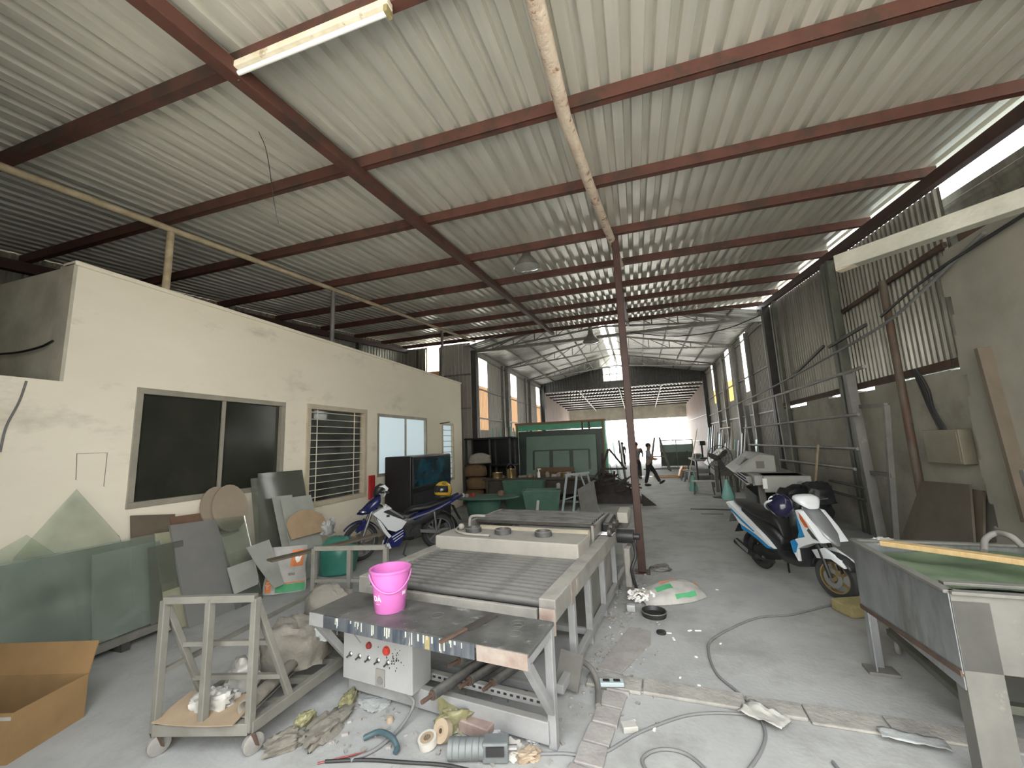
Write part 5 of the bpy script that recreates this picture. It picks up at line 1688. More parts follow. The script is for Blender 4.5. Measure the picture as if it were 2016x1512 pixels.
mat('tin_rusty', (0.38, 0.30, 0.27), (0.28, 0.2, 0.17), 8, rough=0.5, metal=0.3)

# green plastic table and tub
t = thing('plastic_table', 'low oval green plastic table with cups on it', 'table', (-4.1, 10.6, 0), (0, 0, R(6)))
mb = MB().lathe([(0.0001, 0.0), (0.9, 0.0), (0.93, 0.02), (0.9, 0.045), (0.0001, 0.045)], 32, (0, 0, 0.47))
mb.v = [(x, y * 0.6, z) for x, y, z in mb.v]
mb.build('table_top', 'tub_green', t, smooth=40)
mb = MB().lathe([(0.42, 0.0), (0.52, 0.44), (0.70, 0.47)], 28, (-0.1, 0, 0), cap=False)
mb.v = [(x, y * 0.6, z) for x, y, z in mb.v]
mb.build('pedestal', 'tub_green', t, smooth=40)
for i, (px_, py_, m, r, h, lab) in enumerate(((905, 968, 'print_white', 0.03, 0.10, 'slim white bottle on the green table'), (913, 968, 'sack_white', 0.05, 0.09, 'white square tub on the green table'), (924, 965, 'red_paint', 0.04, 0.10, 'small red cup with a white lid on the green table'))):
    p = Vector(((-4.72, 10.45), (-4.60, 10.40), (-4.45, 10.50))[i])
    o = MB().lathe([(0.0001, 0), (r, 0), (r * 1.05, h * 0.8), (r * 0.6, h * 0.88), (r * 0.6, h), (0.0001, h)], 14).build('bottle' if i == 0 else 'cup', m, smooth=40)
    o.location = (p.x, p.y, 0.5155)
    tag(o, lab, 'bottle' if i == 0 else 'cup')
o = MB().lathe([(0.0001, 0), (0.10, 0), (0.11, 0.03), (0.0001, 0.03)], 20).build('plate', 'red_paint', smooth=40)
o.location = (-4.62, 10.55, 0.5155)
tag(o, 'red plate on the green plastic table', 'plate')
o = lump('dark_bowl', 'board_rust', (-3.72, 10.72, 0.5155), (0.09, 0.09, 0.10), 31, 'small dark brown pot on the green table', 'pot', amp=0.05)


def tub(t, wt_, wb, dt, db, h, m, th=0.02):
    a = [(-wb, -db, 0), (wb, -db, 0), (wb, db, 0), (-wb, db, 0)]
    b = [(-wt_, -dt, h), (wt_, -dt, h), (wt_, dt, h), (-wt_, dt, h)]
    MB().add(a + b, [(0, 1, 5, 4), (1, 2, 6, 5), (2, 3, 7, 6), (3, 0, 4, 7), (0, 3, 2, 1)]).build('tub_wall', m, t, solid=th)
    for i in range(4):
        MB().bar(b[i], b[(i + 1) % 4], 0.05, 0.04).build('rim', m, t, bevel=0.01)


t = thing('plastic_tub', 'green plastic tub with flared sides and a strip of tape', 'tub', (-2.64, 11.0, 0), (0, 0, R(12)))
tub(t, 0.50, 0.40, 0.30, 0.24, 0.62, 'tub_green')
MB().box((-0.10, -0.285, 0.36), (0.07, 0.006, 0.44), (R(-5.5), R(8), 0)).build('tape_strip', 'tape_white', t)
t2 = thing('plastic_tub', 'second green plastic tub standing behind the taped one by the workbench', 'tub', (-3.35, 11.75, 0), (0, 0, R(-3)))
tub(t2, 0.62, 0.52, 0.14, 0.10, 0.80, 'tub_green')
o = lump('white_cloth', 'sack_white', (-2.18, 11.06, 0.655), (0.07, 0.10, 0.11), 33, 'white cloth hung over the corner of the green tub', 'cloth', amp=0.35)

# long dark workbench and what lies on it
t = thing('workbench', 'long dark cluttered workbench in the middle of the hall', 'workbench', (-3.15, 12.75, 0), (0, 0, R(-2)))
MB().box((0, 0, 0.80), (3.5, 0.9, 0.06)).build('bench_top', 'dark_wood', t, bevel=0.005)
for x in (-1.6, 0, 1.6):
    for y in (-0.38, 0.38):
        MB().box((x, y, 0.385), (0.08, 0.08, 0.77)).build('leg', 'dark_wood', t)
MB().box((0, 0.1, 0.25), (3.3, 0.7, 0.03)).build('lower_shelf', 'dark_wood', t)
MB().box((0, -0.36, 0.55), (3.3, 0.02, 0.4)).build('apron_board', 'dark_wood', t)
BZ = 0.831


def can(px_, r, h, m, lab, handle=False, name='tin_can'):
    q = aty(px_, 940, 12.52)
    t_ = thing(name, lab, 'can', (q.x, 12.55, BZ))
    MB().lathe([(0.0001, 0), (r, 0), (r, h * 0.96), (r * 1.03, h), (r * 0.96, h), (r * 0.95, h * 0.9), (0.0001, h * 0.9)], 22).build('can_body', m, t_, smooth=40)
    if handle:
        MB().tube([(r * math.cos(a), 0, h + r * 1.0 * math.sin(a)) for a in [math.pi * k / 10 for k in range(11)]], 0.006, 6).build('can_handle', 'chrome', t_)


can(979, 0.17, 0.17, 'brass', 'wide brass-coloured tin on the dark workbench')
can(1006, 0.15, 0.28, 'brass', 'tall brass-coloured pail with a wire handle on the workbench', True)
can(1111, 0.11, 0.13, 'brass', 'small brass-coloured tin near the workbench end')
can(1119, 0.09, 0.15, 'tape_white', 'cream tin beside the small brass one on the workbench')
t = thing('spray_bottle', 'white trigger spray bottle on the dark workbench', 'bottle', (aty(1061, 940, 12.5).x, 12.5, BZ))
MB().lathe([(0.0001, 0), (0.045, 0), (0.045, 0.14), (0.018, 0.2), (0.018, 0.24)], 14).build('bottle_body', 'print_white', t, smooth=40)
MB().box((0.02, 0, 0.26), (0.11, 0.03, 0.035)).build('trigger_head', 'print_white', t, bevel=0.006)
for i, (px_, sx, sy, sz, m) in enumerate(((1030, 0.22, 0.1, 0.05, 'bag_pale'), (1043, 0.12, 0.1, 0.07, 'tape_tan'), (1052, 0.08, 0.08, 0.06, 'cardboard_dull'), (1078, 0.1, 0.09, 0.12, 'bag_pale'), (1090, 0.14, 0.08, 0.06, 'tape_white'), (1100, 0.2, 0.08, 0.09, 'bag_pale'), (990, 0.07, 0.07, 0.06, 'tape_tan'))):
    lump('rag_heap', m, (aty(px_, 940, 12.6).x, 12.62 + 0.05 * (i % 3), BZ), (sx * 0.6, sy, sz), 40 + i,
         ['flat pale rag on the workbench', 'tan crumpled packet on the workbench', 'small brown packet on the workbench', 'round pale bundle on the workbench', 'cream crumpled paper beside the round bundle', 'wide pale rag behind the tins', 'little tan packet between the two brass tins'][i], 'rag', amp=0.3)
o = MB().cyl((0, 0, 0.06), (0.45, 0.05, 0.06), 0.055, n=14).build('paper_roll', 'tape_white', smooth=40)
o.location = (aty(1127, 935, 12.6).x, 12.6, BZ)
tag(o, 'cream paper roll lying at the end of the workbench', 'roll')

# small steel trestle and the reflecting sheet next to it
t = thing('trestle', 'pale blue-grey steel trestle with splayed legs beside the workbench', 'trestle', (-1.70, 11.25, 0))
for (a, b) in (((-0.42, -0.15, 0), (-0.25, -0.08, 1.0)), ((-0.12, -0.18, 0), (0.02, -0.08, 0.98)), ((0.42, 0.18, 0), (0.10, 0.0, 1.0)), ((0.5, 0.3, 0), (0.28, 0.1, 1.0))):
    MB().bar(a, b, 0.06, 0.04).build('leg', 'blue_grey', t, bevel=0.004)
MB().bar((-0.30, -0.09, 1.0), (0.34, 0.08, 1.05), 0.09, 0.05).build('top_bar', 'blue_grey', t, bevel=0.004)
MB().bar((-0.36, -0.12, 0.35), (0.40, 0.15, 0.55), 0.03, 0.03).build('stretcher', 'blue_grey', t)
o = MB().prism([(-0.22, 0), (0.24, 0), (0.14, 0.88), (-0.30, 0.64)], -0.006, 0.006, Matrix(((1, 0, 0), (0, 0, -1), (0, 1, 0)))).build('metal_sheet', 'galv_pale')
o.location = (-1.36, 10.92, 0.0)
o.rotation_euler = (R(-8), 0, 0)
tag(o, 'bare reflecting sheet leaning on the blue-grey trestle', 'sheet')

# big green crate with the frosted panel leaning on it
t = thing('glass_crate', 'tall green-wrapped crate of glass with a wooden top rail', 'crate', (-2.85, 15.4, 0), (0, 0, R(-1.5)))
CW, CH = 1.68, 2.62
for s in (-1, 1):
    MB().box((s * CW, 0, CH / 2), (0.07, 0.5, CH)).build('end_post', 'frame_green', t)
    MB().box((s * (CW - 0.04), -0.27, CH / 2), (0.05, 0.03, CH)).build('edge_strip', 'wood_trim', t)
MB().box((0, -0.05, CH + 0.03), (2 * CW + 0.1, 0.5, 0.07)).build('top_rail', 'wood_trim', t)
MB().box((0, -0.22, CH - 0.13), (2 * CW - 0.1, 0.02, 0.22)).build('green_wrap', 'frame_green', t)
MB().box((0, -0.12, 1.2), (2 * CW - 0.14, 0.22, 2.3)).build('glass_stack', 'panel_dark_green', t)
for x in (0.9, 1.15):
    MB().box((x, -0.24, CH - 0.15), (0.07, 0.03, 0.3)).build('clip', 'board_brown', t)
t = thing('frosted_panel', 'big frosted green glass panel with a dark inset frame', 'panel', (-2.78, 14.62, 0), (R(-8), 0, R(-1.5)))
MB().box((0, 0, 1.08), (2.62, 0.03, 2.16)).build('panel_sheet', 'frost_panel', t, bevel=0.04)
MB().box((0.02, -0.02, 1.62), (2.1, 0.012, 0.05)).build('dark_inset', 'panel_dark_green', t)
for x in (-1.02, -0.35, 0.4, 1.05):
    MB().box((x, -0.02, 1.26), (0.08 if abs(x) > 0.9 else 0.14, 0.012, 0.7)).build('dark_inset', 'panel_dark_green', t)
rng = random.Random(61)
for k in range(7):
    o = MB().box((0, 0, 0.075), (1.9 - 0.12 * k + rng.uniform(-0.2, 0.2), 0.42 - 0.03 * k, 0.145)).build('timber_plank', 'bag_brown' if k % 2 else 'board_rust', bevel=0.006)
    o.location = (-2.75 + rng.uniform(-0.15, 0.15), 13.85, 0.15 * k)
    o.rotation_euler = (0, 0, R(rng.uniform(-3, 3)))
    tag(o, ['lowest brown plank of the timber stack behind the workbench', 'second brown plank up in the timber stack', 'third brown plank up in the timber stack', 'fourth brown plank up in the timber stack', 'fifth brown plank up in the timber stack', 'plank second from the top of the timber stack', 'topmost short plank on the timber stack'][k], 'plank', 'timber stack behind the workbench')
# black rack with brown sacks
t = thing('storage_rack', 'black steel storage rack against the end wall', 'rack', (-5.0, 13.56, 0))
for x in (-0.85, 0.05, 0.78):
    for y in (-0.3, 0.3):
        MB().box((x, y, 1.08), (0.06, 0.06, 2.16)).build('upright', 'dark_steel', t)
for z in (1.2, 2.13):
    MB().box((0, 0, z), (1.8, 0.7, 0.05)).build('shelf', 'tv_black', t)
MB().box((0, 0.33, 1.1), (1.8, 0.02, 2.1)).build('back_sheet', 'tv_black', t)
for i, (x, y, z, s, m, lab) in enumerate(((-5.35, 12.72, 0, (0.42, 0.22, 0.30), 'bag_brown', 'lowest brown paper sack on the stack by the office corner'), (-5.22, 12.74, 0.475, (0.40, 0.22, 0.26), 'bag_brown', 'middle brown paper sack of the stack by the office corner'),
                                          (-5.30, 12.76, 0.885, (0.40, 0.22, 0.26), 'bag_brown', 'upper brown paper sack of the stack by the office corner'), (-5.15, 12.78, 1.295, (0.38, 0.20, 0.22), 'bag_pale', 'pale plastic sack on top of the brown stack'))):
    lump('paper_sack', m, (x, y, z), s, 70 + i, lab, 'sack', amp=0.12, flat=0.5)
# glass strips standing on the rack
for i in range(7):
    x = -5.0 + i * 0.13 + (0.12 if i > 3 else 0)
    o = MB().box((0, 0, 0.14), (0.05, 0.02, 0.28 + 0.05 * (i % 3)), (0, R(-8 + 5 * (i % 3)), 0)).build('glass_offcut', 'aqua_bag' if i % 2 else 'tape_white', bevel=0.002)
    o.location = (x, 13.42, 2.17)
    tag(o, ['first', 'second', 'third', 'fourth', 'fifth', 'sixth', 'seventh'][i] + ' thin offcut from the office corner on top of the black rack', 'offcut', 'offcuts on the black rack')
# sheets of aqua glass standing beyond the crate
for i, (x, y, h, w_, m, lab) in enumerate(((-1.15, 16.0, 2.1, 0.30, 'frame_green', 'green wrapped bundle of glass just past the crate'), (-0.92, 16.6, 2.0, 0.22, 'aqua_glass', 'aqua glass sheet on edge past the green bundle'), (-0.72, 17.4, 1.9, 0.24, 'aqua_glass', 'second aqua glass sheet standing further in'), (-0.52, 18.2, 1.85, 0.22, 'panel_dark_green', 'dark glass stack standing beyond the aqua sheets'))):
    o = MB().box((0, 0, h / 2), (0.06, 1.2, h), (0, R(-5), 0)).build('glass_stack', m, bevel=0.01)
    o.location = (x - 0.2, y, 0.03)
    tag(o, lab, 'glass sheet')
# dark scrap pile
rng = random.Random(5)
t = thing('scrap_pile', 'dark pile of welded steel offcuts and brackets by the red column', 'scrap heap', (-0.72, 13.3, 0))
mb = MB()
from mathutils import noise as _nz
mb.grid(lambda u, v: (-0.75 + 1.6 * u, -0.5 + 1.0 * v, max(0.0, (1.05 - 0.75 * u) * (math.sin(math.pi * min(1, 0.12 + 0.9 * u)) ** 0.6) * math.sin(math.pi * v) ** 0.5 * (0.85 + 0.35 * _nz.noise(Vector((u * 5, v * 5, 1.0)))))), 20, 14).build('heap_core', 'scrap_dark', t)
for k in range(42):
    u = rng.uniform(0, 0.85)
    x = -0.7 + 1.5 * u
    y = rng.uniform(-0.48, 0.3)
    zt = (1.15 - 0.8 * u) * rng.uniform(0.5, 1.0)
    a = rng.uniform(0, math.pi)
    tl = rng.uniform(-0.5, 0.9)
    ln = rng.uniform(0.25, 0.6)
    dv = Vector((math.cos(a) * math.cos(tl), math.sin(a) * math.cos(tl), math.sin(tl))) * ln / 2
    c = Vector((x, y, max(zt, abs(dv.z) + 0.04)))
    MB().bar(c - dv, c + dv, rng.uniform(0.03, 0.09), rng.uniform(0.02, 0.05)).build('steel_offcut', 'scrap_rust' if k % 3 == 0 else 'scrap_dark', t)
for a, b, w_ in (((-0.50, -0.1, 0.9), (-0.22, -0.05, 1.62), 0.09), ((-0.20, -0.05, 1.62), (0.25, 0, 1.0), 0.09), ((-0.5, -0.1, 1.0), (0.3, 0, 1.0), 0.08), ((-0.42, -0.08, 1.5), (-0.42, -0.08, 0.8), 0.09)):
    MB().bar(a, b, w_, 0.06).build('bracket_bar', 'scrap_dark', t)
o = MB().prism([(0, 0), (0.40, 0), (0.0, 0.34)], -0.02, 0.02, Matrix(((1, 0, 0), (0, 0, -1), (0, 1, 0)))).build('gusset_plate', 'scrap_dark')
o.location = (-0.04, 12.45, 0)
o.rotation_euler = (0, 0, R(10))
tag(o, 'dark triangular steel gusset standing behind the red column', 'steel plate')

# ------------------------------------------------------------------ right side
# bar rack for glass along the concrete wall
t = thing('glass_bar_rack', 'long steel bar rack with horizontal rods along the concrete wall', 'rack', (3.4, 8.0, 0))
for z, ya, yb, r in ((2.86, -0.6, 6.2, 0.03), (2.15, -0.2, 7.2, 0.026), (1.60, 0.0, 6.8, 0.03), (1.26, 0.2, 3.9, 0.028)):
    MB().tube([(0, ya, z), (0, yb, z - 0.03)], r, 8).build('rod', 'dull_steel', t, smooth=40)
for y in (0.02, 3.6, 6.8):
    MB().bar((0.12, y, 0), (0.05, y, 2.84), 0.13, 0.09, (0, 1, 0)).build('upright', 'galv_pale' if y < 4 else 'dark_steel', t, bevel=0.004)
for y in (0.02,):
    MB().bar((0.12, y - 0.35, 0.0), (0.12, y - 0.75, 2.25), 0.07, 0.06).build('leg', 'galv_pale', t, bevel=0.004)
    MB().bar((0.12, y, 1.22), (0.12, y - 0.62, 1.22), 0.05, 0.06).build('tie_bar', 'galv_pale', t)
    MB().bar((0.12, y, 2.28), (0.12, y - 0.75, 2.25), 0.05, 0.06).build('tie_bar', 'galv_pale', t)
for z in (0.75, 0.95):
    MB().tube([(0.1, 0.1, z), (0.1, 1.5, z)], 0.025, 8).build('rod', 'dark_steel', t, smooth=40)
# upper cable run and a conduit along the wall
o = MB().tube(bez([(3.74, 5.4, 3.95), (3.76, 6.4, 3.72), (3.75, 7.4, 3.5), (3.6, 9.2, 3.3), (3.5, 12.0, 3.12), (3.6, 16.0, 3.05), (3.8, 24.0, 3.0)], 6), 0.022, 8).build('conduit', 'cable_grey', smooth=60)
tag(o, 'grey conduit sloping along the ribbed wall above the bar rack', 'conduit')
o = MB().tube(bez([(3.74, 1.0, 4.1), (3.74, 4.5, 3.92), (3.74, 6.3, 3.82), (3.82, 7.6, 3.66)], 6), 0.02, 8).build('cable', 'cable_black', smooth=60)
tag(o, 'black cable crossing the plastered wall to the ribbed sheets', 'cable')
for i, (ya, yb, za, zb) in enumerate(((9.5, 11.5, 3.62, 3.25), (7.9, 9.3, 3.62, 3.55))):
    o = MB().bar((3.75, ya, za), (3.75, yb, zb), 0.04, 0.05).build('wall_bar', 'dark_steel')
    tag(o, ['dark bar fixed across the ribbed wall between its columns', 'dark bar on the ribbed wall beside the rusty pole'][i], 'bar')
# rusty pole, electric box with cables, brown boards
o = MB().tube([(3.86, 7.5, 0), (3.86, 7.50, 4.2)], 0.052, 12).build('rusty_pole', 'rusty_pole', smooth=40)
tag(o, 'round rusty steel pole standing before the concrete wall', 'pole')
t = thing('electric_box', 'tan sheet metal electric box on the concrete wall', 'electric box', (3.92, 6.88, 1.42))
MB().box((0, 0, 0.22), (0.14, 0.68, 0.44)).build('box_body', 'ebox', t, bevel=0.008)
MB().box((-0.074, 0, 0.22), (0.008, 0.62, 0.38)).build('box_door', 'ebox', t)
for k in range(4):
    MB().tube(bez([(-0.02, -0.06 + 0.04 * k, 0.44), (-0.06, 0.02 + 0.03 * k, 0.72), (-0.02, 0.12 + 0.05 * k, 1.0), (-0.02, 0.28 + 0.03 * k, 1.32)], 5), 0.012, 6).build('wire', 'cable_black', t, smooth=60)
M_ = Matrix(((0, 0, 1), (1, 0, 0), (0, 1, 0)))
o = MB().prism([(-0.85, 0), (0.72, 0), (0.32, 1.18), (-0.55, 1.22)], -0.012, 0.012, M_).build('brown_board', 'brown_board')
o.location = (3.55, 7.05, 0)
o.rotation_euler = (0, R(14), 0)
tag(o, 'wide brown board leaning on the concrete wall under the electric box', 'board')
o = MB().prism([(-0.45, 0), (0.45, 0), (0.40, 1.15), (-0.36, 1.15)], -0.012, 0.012, M_).build('brown_board', 'board_brown')
o.location = (3.64, 6.72, 0)
o.rotation_euler = (0, R(12), 0)
tag(o, 'darker brown board half behind the wide one', 'board')
o = MB().bar((3.74, 5.62, 0.9), (3.74, 5.74, 2.75), 0.05, 0.12, (1, 0, 0)).build('recess_strip', 'board_brown')  # dark bar stands in for the shade of a wall recess
tag(o, 'dark upright strip standing in for a shaded recess in the plastered wall', 'channel')
# the pale box beam hanging near the roof edge
a, b = fl(1648, 520, 3.55), fl(2060, 378, 3.55)
t = thing('light_trough', 'long pale metal lighting trough hanging above the plastered wall', 'light fitting', a)
d = b - a
MB().bar((0, 0, 0), d, 0.13, 0.15).build('trough_body', 'tray_beam', t, bevel=0.008)
MB().bar((0, 0, -0.078), d * 0.995, 0.11, 0.012).build('bottom_strip', 'frame_cream', t)
for f in (0.97,):
    q = d * f
    MB().bar((q.x, q.y, 0.0), (3.79 - a.x, q.y, 0.0), 0.04, 0.04).build('wall_bracket', 'dark_steel', t)

# cutting plotter machine, fan, black tarp, leaning rod
t = thing('cutting_machine', 'long grey industrial cutting machine with sloping control hood', 'machine', (2.62, 11.0, 0), (0, 0, R(-6)))
MB().span((-0.25, -1.4, 0.85), (0.65, 1.2, 1.05)).build('machine_bed', 'machine_grey', t, bevel=0.02)
MB().loft([[Vector(p) for p in q] for q in ([(-0.55, -0.6, 1.05), (0.30, -0.6, 1.05), (0.30, -0.6, 1.42), (0.0, -0.6, 1.46)], [(-0.55, 1.6, 1.05), (0.30, 1.6, 1.05), (0.30, 1.6, 1.42), (0.0, 1.6, 1.46)])]).build('sloping_hood', 'machine_grey', t, bevel=0.02)
MB().span((-0.1, -1.5, 0.72), (0.72, -0.75, 1.05)).build('end_housing', 'machine_grey', t, bevel=0.02)
MB().cyl((0.52, -1.515, 0.90), (0.52, -1.50, 0.90), 0.055, n=16).build('badge', 'alloy', t)
MB().span((-0.12, -1.505, 0.80), (-0.04, -1.49, 1.0)).build('edge_strip', 'print_white', t)
for k in range(3):
    MB().bar((-0.32, -1.0, 0.98 - 0.07 * k), (-0.32, 1.6, 0.98 - 0.07 * k), 0.05, 0.03).build('guide_rail', 'alloy', t)
MB().box((-0.3, 0.3, 1.26), (0.28, 0.9, 0.02), (0, R(-52), 0)).build('display_window', 'machine_dark', t)
MB().box((0.0, -0.6, 1.22), (0.16, 0.012, 0.16)).build('display_window', 'machine_dark', t)
for x in (-0.1, 0.5):
    for y in (-1.1, 0.9):
        MB().box((x, y, 0.43), (0.12, 0.12, 0.86)).build('leg', 'machine_dark', t)
MB().span((-0.2, -1.0, 0.1), (0.6, 0.9, 0.6)).build('under_cabinet', 'tv_black', t)
MB().cyl((-0.27, -1.05, 0.93), (-0.27, -0.95, 0.93), 0.075, n=16).build('end_roller', 'machine_grey', t, smooth=40)
o = lump('black_tarp', 'tarp_black', (2.80, 8.95, 0), (0.50, 0.34, 0.56), 81, 'crumpled black tarpaulin heaped under the cutting machine', 'tarpaulin', 0.4, amp=0.25, flat=0.5)
o = lump('black_sack', 'tarp_black', (3.05, 8.9, 0.60), (0.24, 0.24, 0.26), 82, 'black plastic sack stacked on the tarpaulin by the bar rack', 'sack', 0.2, amp=0.2, flat=0.5)
o = MB().tube([(3.36, 10.3, 0.0), (3.36, 9.4, 1.64)], 0.022, 8).build('leaning_rod', 'cream_pipe', smooth=40)
tag(o, 'thin pale rod leaning up against the bar rack', 'rod')
for i, (px_, py_) in enumerate(((1455, 985), (1450, 975))):
    pass
t = thing('pedestal_fan', 'black pedestal fan with a wire guard turned to the machines', 'fan', (2.34, 14.2, 0), (0, 0, R(200)))
MB().lathe([(0.0001, 0), (0.26, 0), (0.26, 0.02), (0.03, 0.04), (0.025, 0.06)], 20).build('fan_base', 'black_plastic', t, smooth=40)
MB().cyl((0, 0, 0.04), (0, 0, 1.15), 0.022, n=10).build('fan_pole', 'black_plastic', t, smooth=40)
gd = MB().cyl((0, -0.12, 1.2), (0, 0.05, 1.2), 0.09, n=14).build('motor', 'black_plastic', t, smooth=40)
for r in (0.1, 0.2, 0.3, 0.40):
    MB().torus((0, 0.12, 1.2), r, 0.006 if r < 0.4 else 0.012, 'y', 32, 6).build('guard_ring', 'fan_mesh', t, smooth=60)
for k in range(16):
    a = 2 * math.pi * k / 16
    MB().tube([(0.05 * math.cos(a), 0.14, 1.2 + 0.05 * math.sin(a)), (0.40 * math.cos(a), 0.12, 1.2 + 0.40 * math.sin(a)), (0.30 * math.cos(a), 0.0, 1.2 + 0.30 * math.sin(a))], 0.004, 5).build('guard_wire', 'fan_mesh', t)
for k in range(3):
    a = 2 * math.pi * k / 3 + 0.4
    MB().prism([(0.04, -0.05), (0.20, -0.11), (0.35, -0.08), (0.36, 0.04), (0.2, 0.08), (0.04, 0.05)], -0.004, 0.004, Matrix.Rotation(R(90), 3, 'X') @ Matrix.Rotation(a, 3, 'Z') @ Matrix.Rotation(R(18), 3, 'X'), (0, 0.07, 1.2)).build('fan_blade', 'fan_mesh', t)
# second machine and bench further in
t = thing('grinding_machine', 'grey grinding machine with sloping hood behind the fan', 'machine', (2.75, 16.2, 0), (0, 0, R(-4)))
MB().loft([[Vector(p) for p in q] for q in ([(-0.5, -0.9, 0.9), (0.4, -0.9, 0.9), (0.4, -0.9, 1.4), (0.05, -0.9, 1.44)], [(-0.5, 1.0, 0.9), (0.4, 1.0, 0.9), (0.4, 1.0, 1.4), (0.05, 1.0, 1.44)])]).build('sloping_hood', 'machine_grey', t, bevel=0.02)
MB().span((-0.3, -0.8, 0.55), (0.4, 0.9, 0.9)).build('machine_bed', 'machine_dark', t)
for x in (-0.25, 0.35):
    for y in (-0.7, 0.8):
        MB().box((x, y, 0.275), (0.1, 0.1, 0.55)).build('leg', 'machine_dark', t)
t = thing('slatted_bench', 'low bench of pale slats beside the pedestal fan', 'bench', (1.95, 15.0, 0), (0, 0, R(-8)))
for k in range(4):
    MB().box((0, -0.15 + 0.1 * k, 0.42), (0.7, 0.06, 0.03)).build('slat', 'tape_white', t)
for s in (-1, 1):
    MB().bar((s * 0.3, -0.18, 0), (s * 0.26, 0, 0.405), 0.04, 0.04).bar((s * 0.3, 0.18, 0), (s * 0.26, 0.05, 0.405), 0.04, 0.04).build('leg_pair', 'galv_pale', t)
for i, (x, y, h, m, lab) in enumerate(((1.72, 15.8, 0.55, 'aqua_bag', 'aqua plastic bag hanging low beside the slatted bench'), (2.05, 11.6, 0.5, 'aqua_bag', 'aqua plastic bag hung at the corner of the cutting machine'))):
    z = 0.0 if i == 0 else 0.30
    o = MB().lathe([(0.0001, 0), (0.14, 0), (0.16, 0.06), (0.10, h * 0.55), (0.03, h), (0.0001, h)], 10).build('plastic_bag', m, smooth=50)
    o.location = (x, y, z)
    o.scale = (1, 0.5, 1)
    tag(o, lab, 'bag')
o = MB().tube([(1.55, 16.4, 0.0), (2.25, 17.4, 2.2)], 0.02, 8).build('white_rod', 'white_bar', smooth=40)
tag(o, 'long white rod leaning between the stools and the grinding machine', 'rod')
# flat plates lying on the floor of the aisle
o = MB().prism([(-0.5, -0.06), (0.45, -0.10), (0.55, 0.02), (-0.1, 0.10), (-0.5, 0.02)], 0, 0.012).build('floor_plate', 'scrap_dark')
o.location = fl(1400, 1003)
o.rotation_euler = (0, 0, R(-4))
tag(o, 'flat dark strips lying on the floor of the aisle', 'metal strip')
o = MB().prism([(-0.25, -0.05), (0.25, -0.06), (0.25, 0.05), (-0.25, 0.06)], 0, 0.01).build('floor_plate', 'galv_pale')
o.location = fl(1402, 1012)
tag(o, 'small pale strip on the aisle floor beside the dark ones', 'metal strip')
# leaning mouldings along the right wall of the gabled hall
rng = random.Random(8)
for k in range(16):
    y = 15.0 + k * 0.62
    h = rng.uniform(1.5, 2.5)
    m = ['aqua_bag', 'galv_pale', 'tape_white', 'panel_dark_green', 'blue_grey'][k % 5]
    lab = ['aqua edged glass strip leaning on the ribbed wall', 'grey moulding leaning on the ribbed wall', 'white moulding leaning on the ribbed wall', 'dark glass strip leaning on the ribbed wall', 'blue-grey profile leaning on the ribbed wall'][k % 5]
    o = MB().box((0, 0, h / 2), (0.03, rng.uniform(0.06, 0.3), h), (0, R(9), R(rng.uniform(-6, 6)))).build('leaning_strip', m)
    o.location = (3.55, y, 0.01)
    lab = ['first ', 'second ', 'third ', 'fourth '][k // 5] + lab.replace(' leaning on the ribbed wall', '') + ' along the ribbed wall from the cutting machine'
    tag(o, lab, 'strip', 'strips leaning along the ribbed wall')
t = thing('pipe_rack', 'white pipe rack standing among the leaning strips', 'rack', (3.32, 17.6, 0))
for y in (0, 1.6):
    MB().tube([(0, y, 0), (0.2, y, 2.4)], 0.03, 8).build('post', 'white_bar', t)
for z in (1.2, 2.2):
    MB().tube([(0.1, -0.2, z), (0.1, 1.8, z)], 0.03, 8).build('rail', 'white_bar', t)

# ------------------------------------------------------------------ far end
t = thing('a_frame', 'grey steel A-frame glass stand near the far opening', 'stand', (1.05, 25.4, 0), (0, 0, R(4)))
for x in (-0.55, 0.55):
    MB().bar((x, -0.35, 0), (x * 0.25, 0, 1.95), 0.07, 0.06).build('leg', 'dull_steel', t)
    MB().bar((x, 0.35, 0), (x * 0.25, 0, 1.95), 0.07, 0.06).build('leg', 'dull_steel', t)
MB().bar((-0.4, -0.2, 0.85), (0.4, -0.2, 0.85), 0.05, 0.08).build('cross_bar', 'dull_steel', t)
MB().bar((-0.9, 0, 0.12), (1.1, 0, 0.12), 0.08, 0.08).build('base_bar', 'dull_steel', t)
t = thing('pallet_jack', 'orange hand pallet jack on the far floor', 'pallet jack', fl(1340, 940), (0, 0, R(5)))
MB().loft([[Vector(p) for p in q] for q in ([(-0.10, -0.2, 0.02), (0.42, -0.2, 0.02), (0.34, -0.2, 0.35), (0.12, -0.2, 0.55), (0.0, -0.2, 0.35)], [(-0.10, 0.2, 0.02), (0.42, 0.2, 0.02), (0.34, 0.2, 0.35), (0.12, 0.2, 0.55), (0.0, 0.2, 0.35)])]).build('jack_body', 'jack_orange', t, bevel=0.02)
for s in (-1, 1):
    MB().box((-0.62, s * 0.17, 0.07), (1.15, 0.15, 0.05)).build('fork', 'jack_orange' if s < 0 else 'rust', t)
    MB().cyl((-1.1, s * 0.17 - 0.05, 0.04), (-1.1, s * 0.17 + 0.05, 0.04), 0.04, n=10).build('fork_wheel', 'black_rubber', t)
MB().tube([(0.38, 0, 0.3), (0.42, 0, 1.25)], 0.025, 8).build('pump_handle', 'dark_steel', t)
t = thing('glass_trolley', 'steel framed stack of green glass panels near the far opening', 'glass stack', (2.35, 29.0, 0))
MB().box((0, 0, 0.75), (2.0, 0.2, 1.4)).build('glass_pack', 'panel_dark_green', t)
MB().box((0, -0.12, 1.2), (1.9, 0.02, 0.5)).build('pale_sheet', 'frost_panel', t)
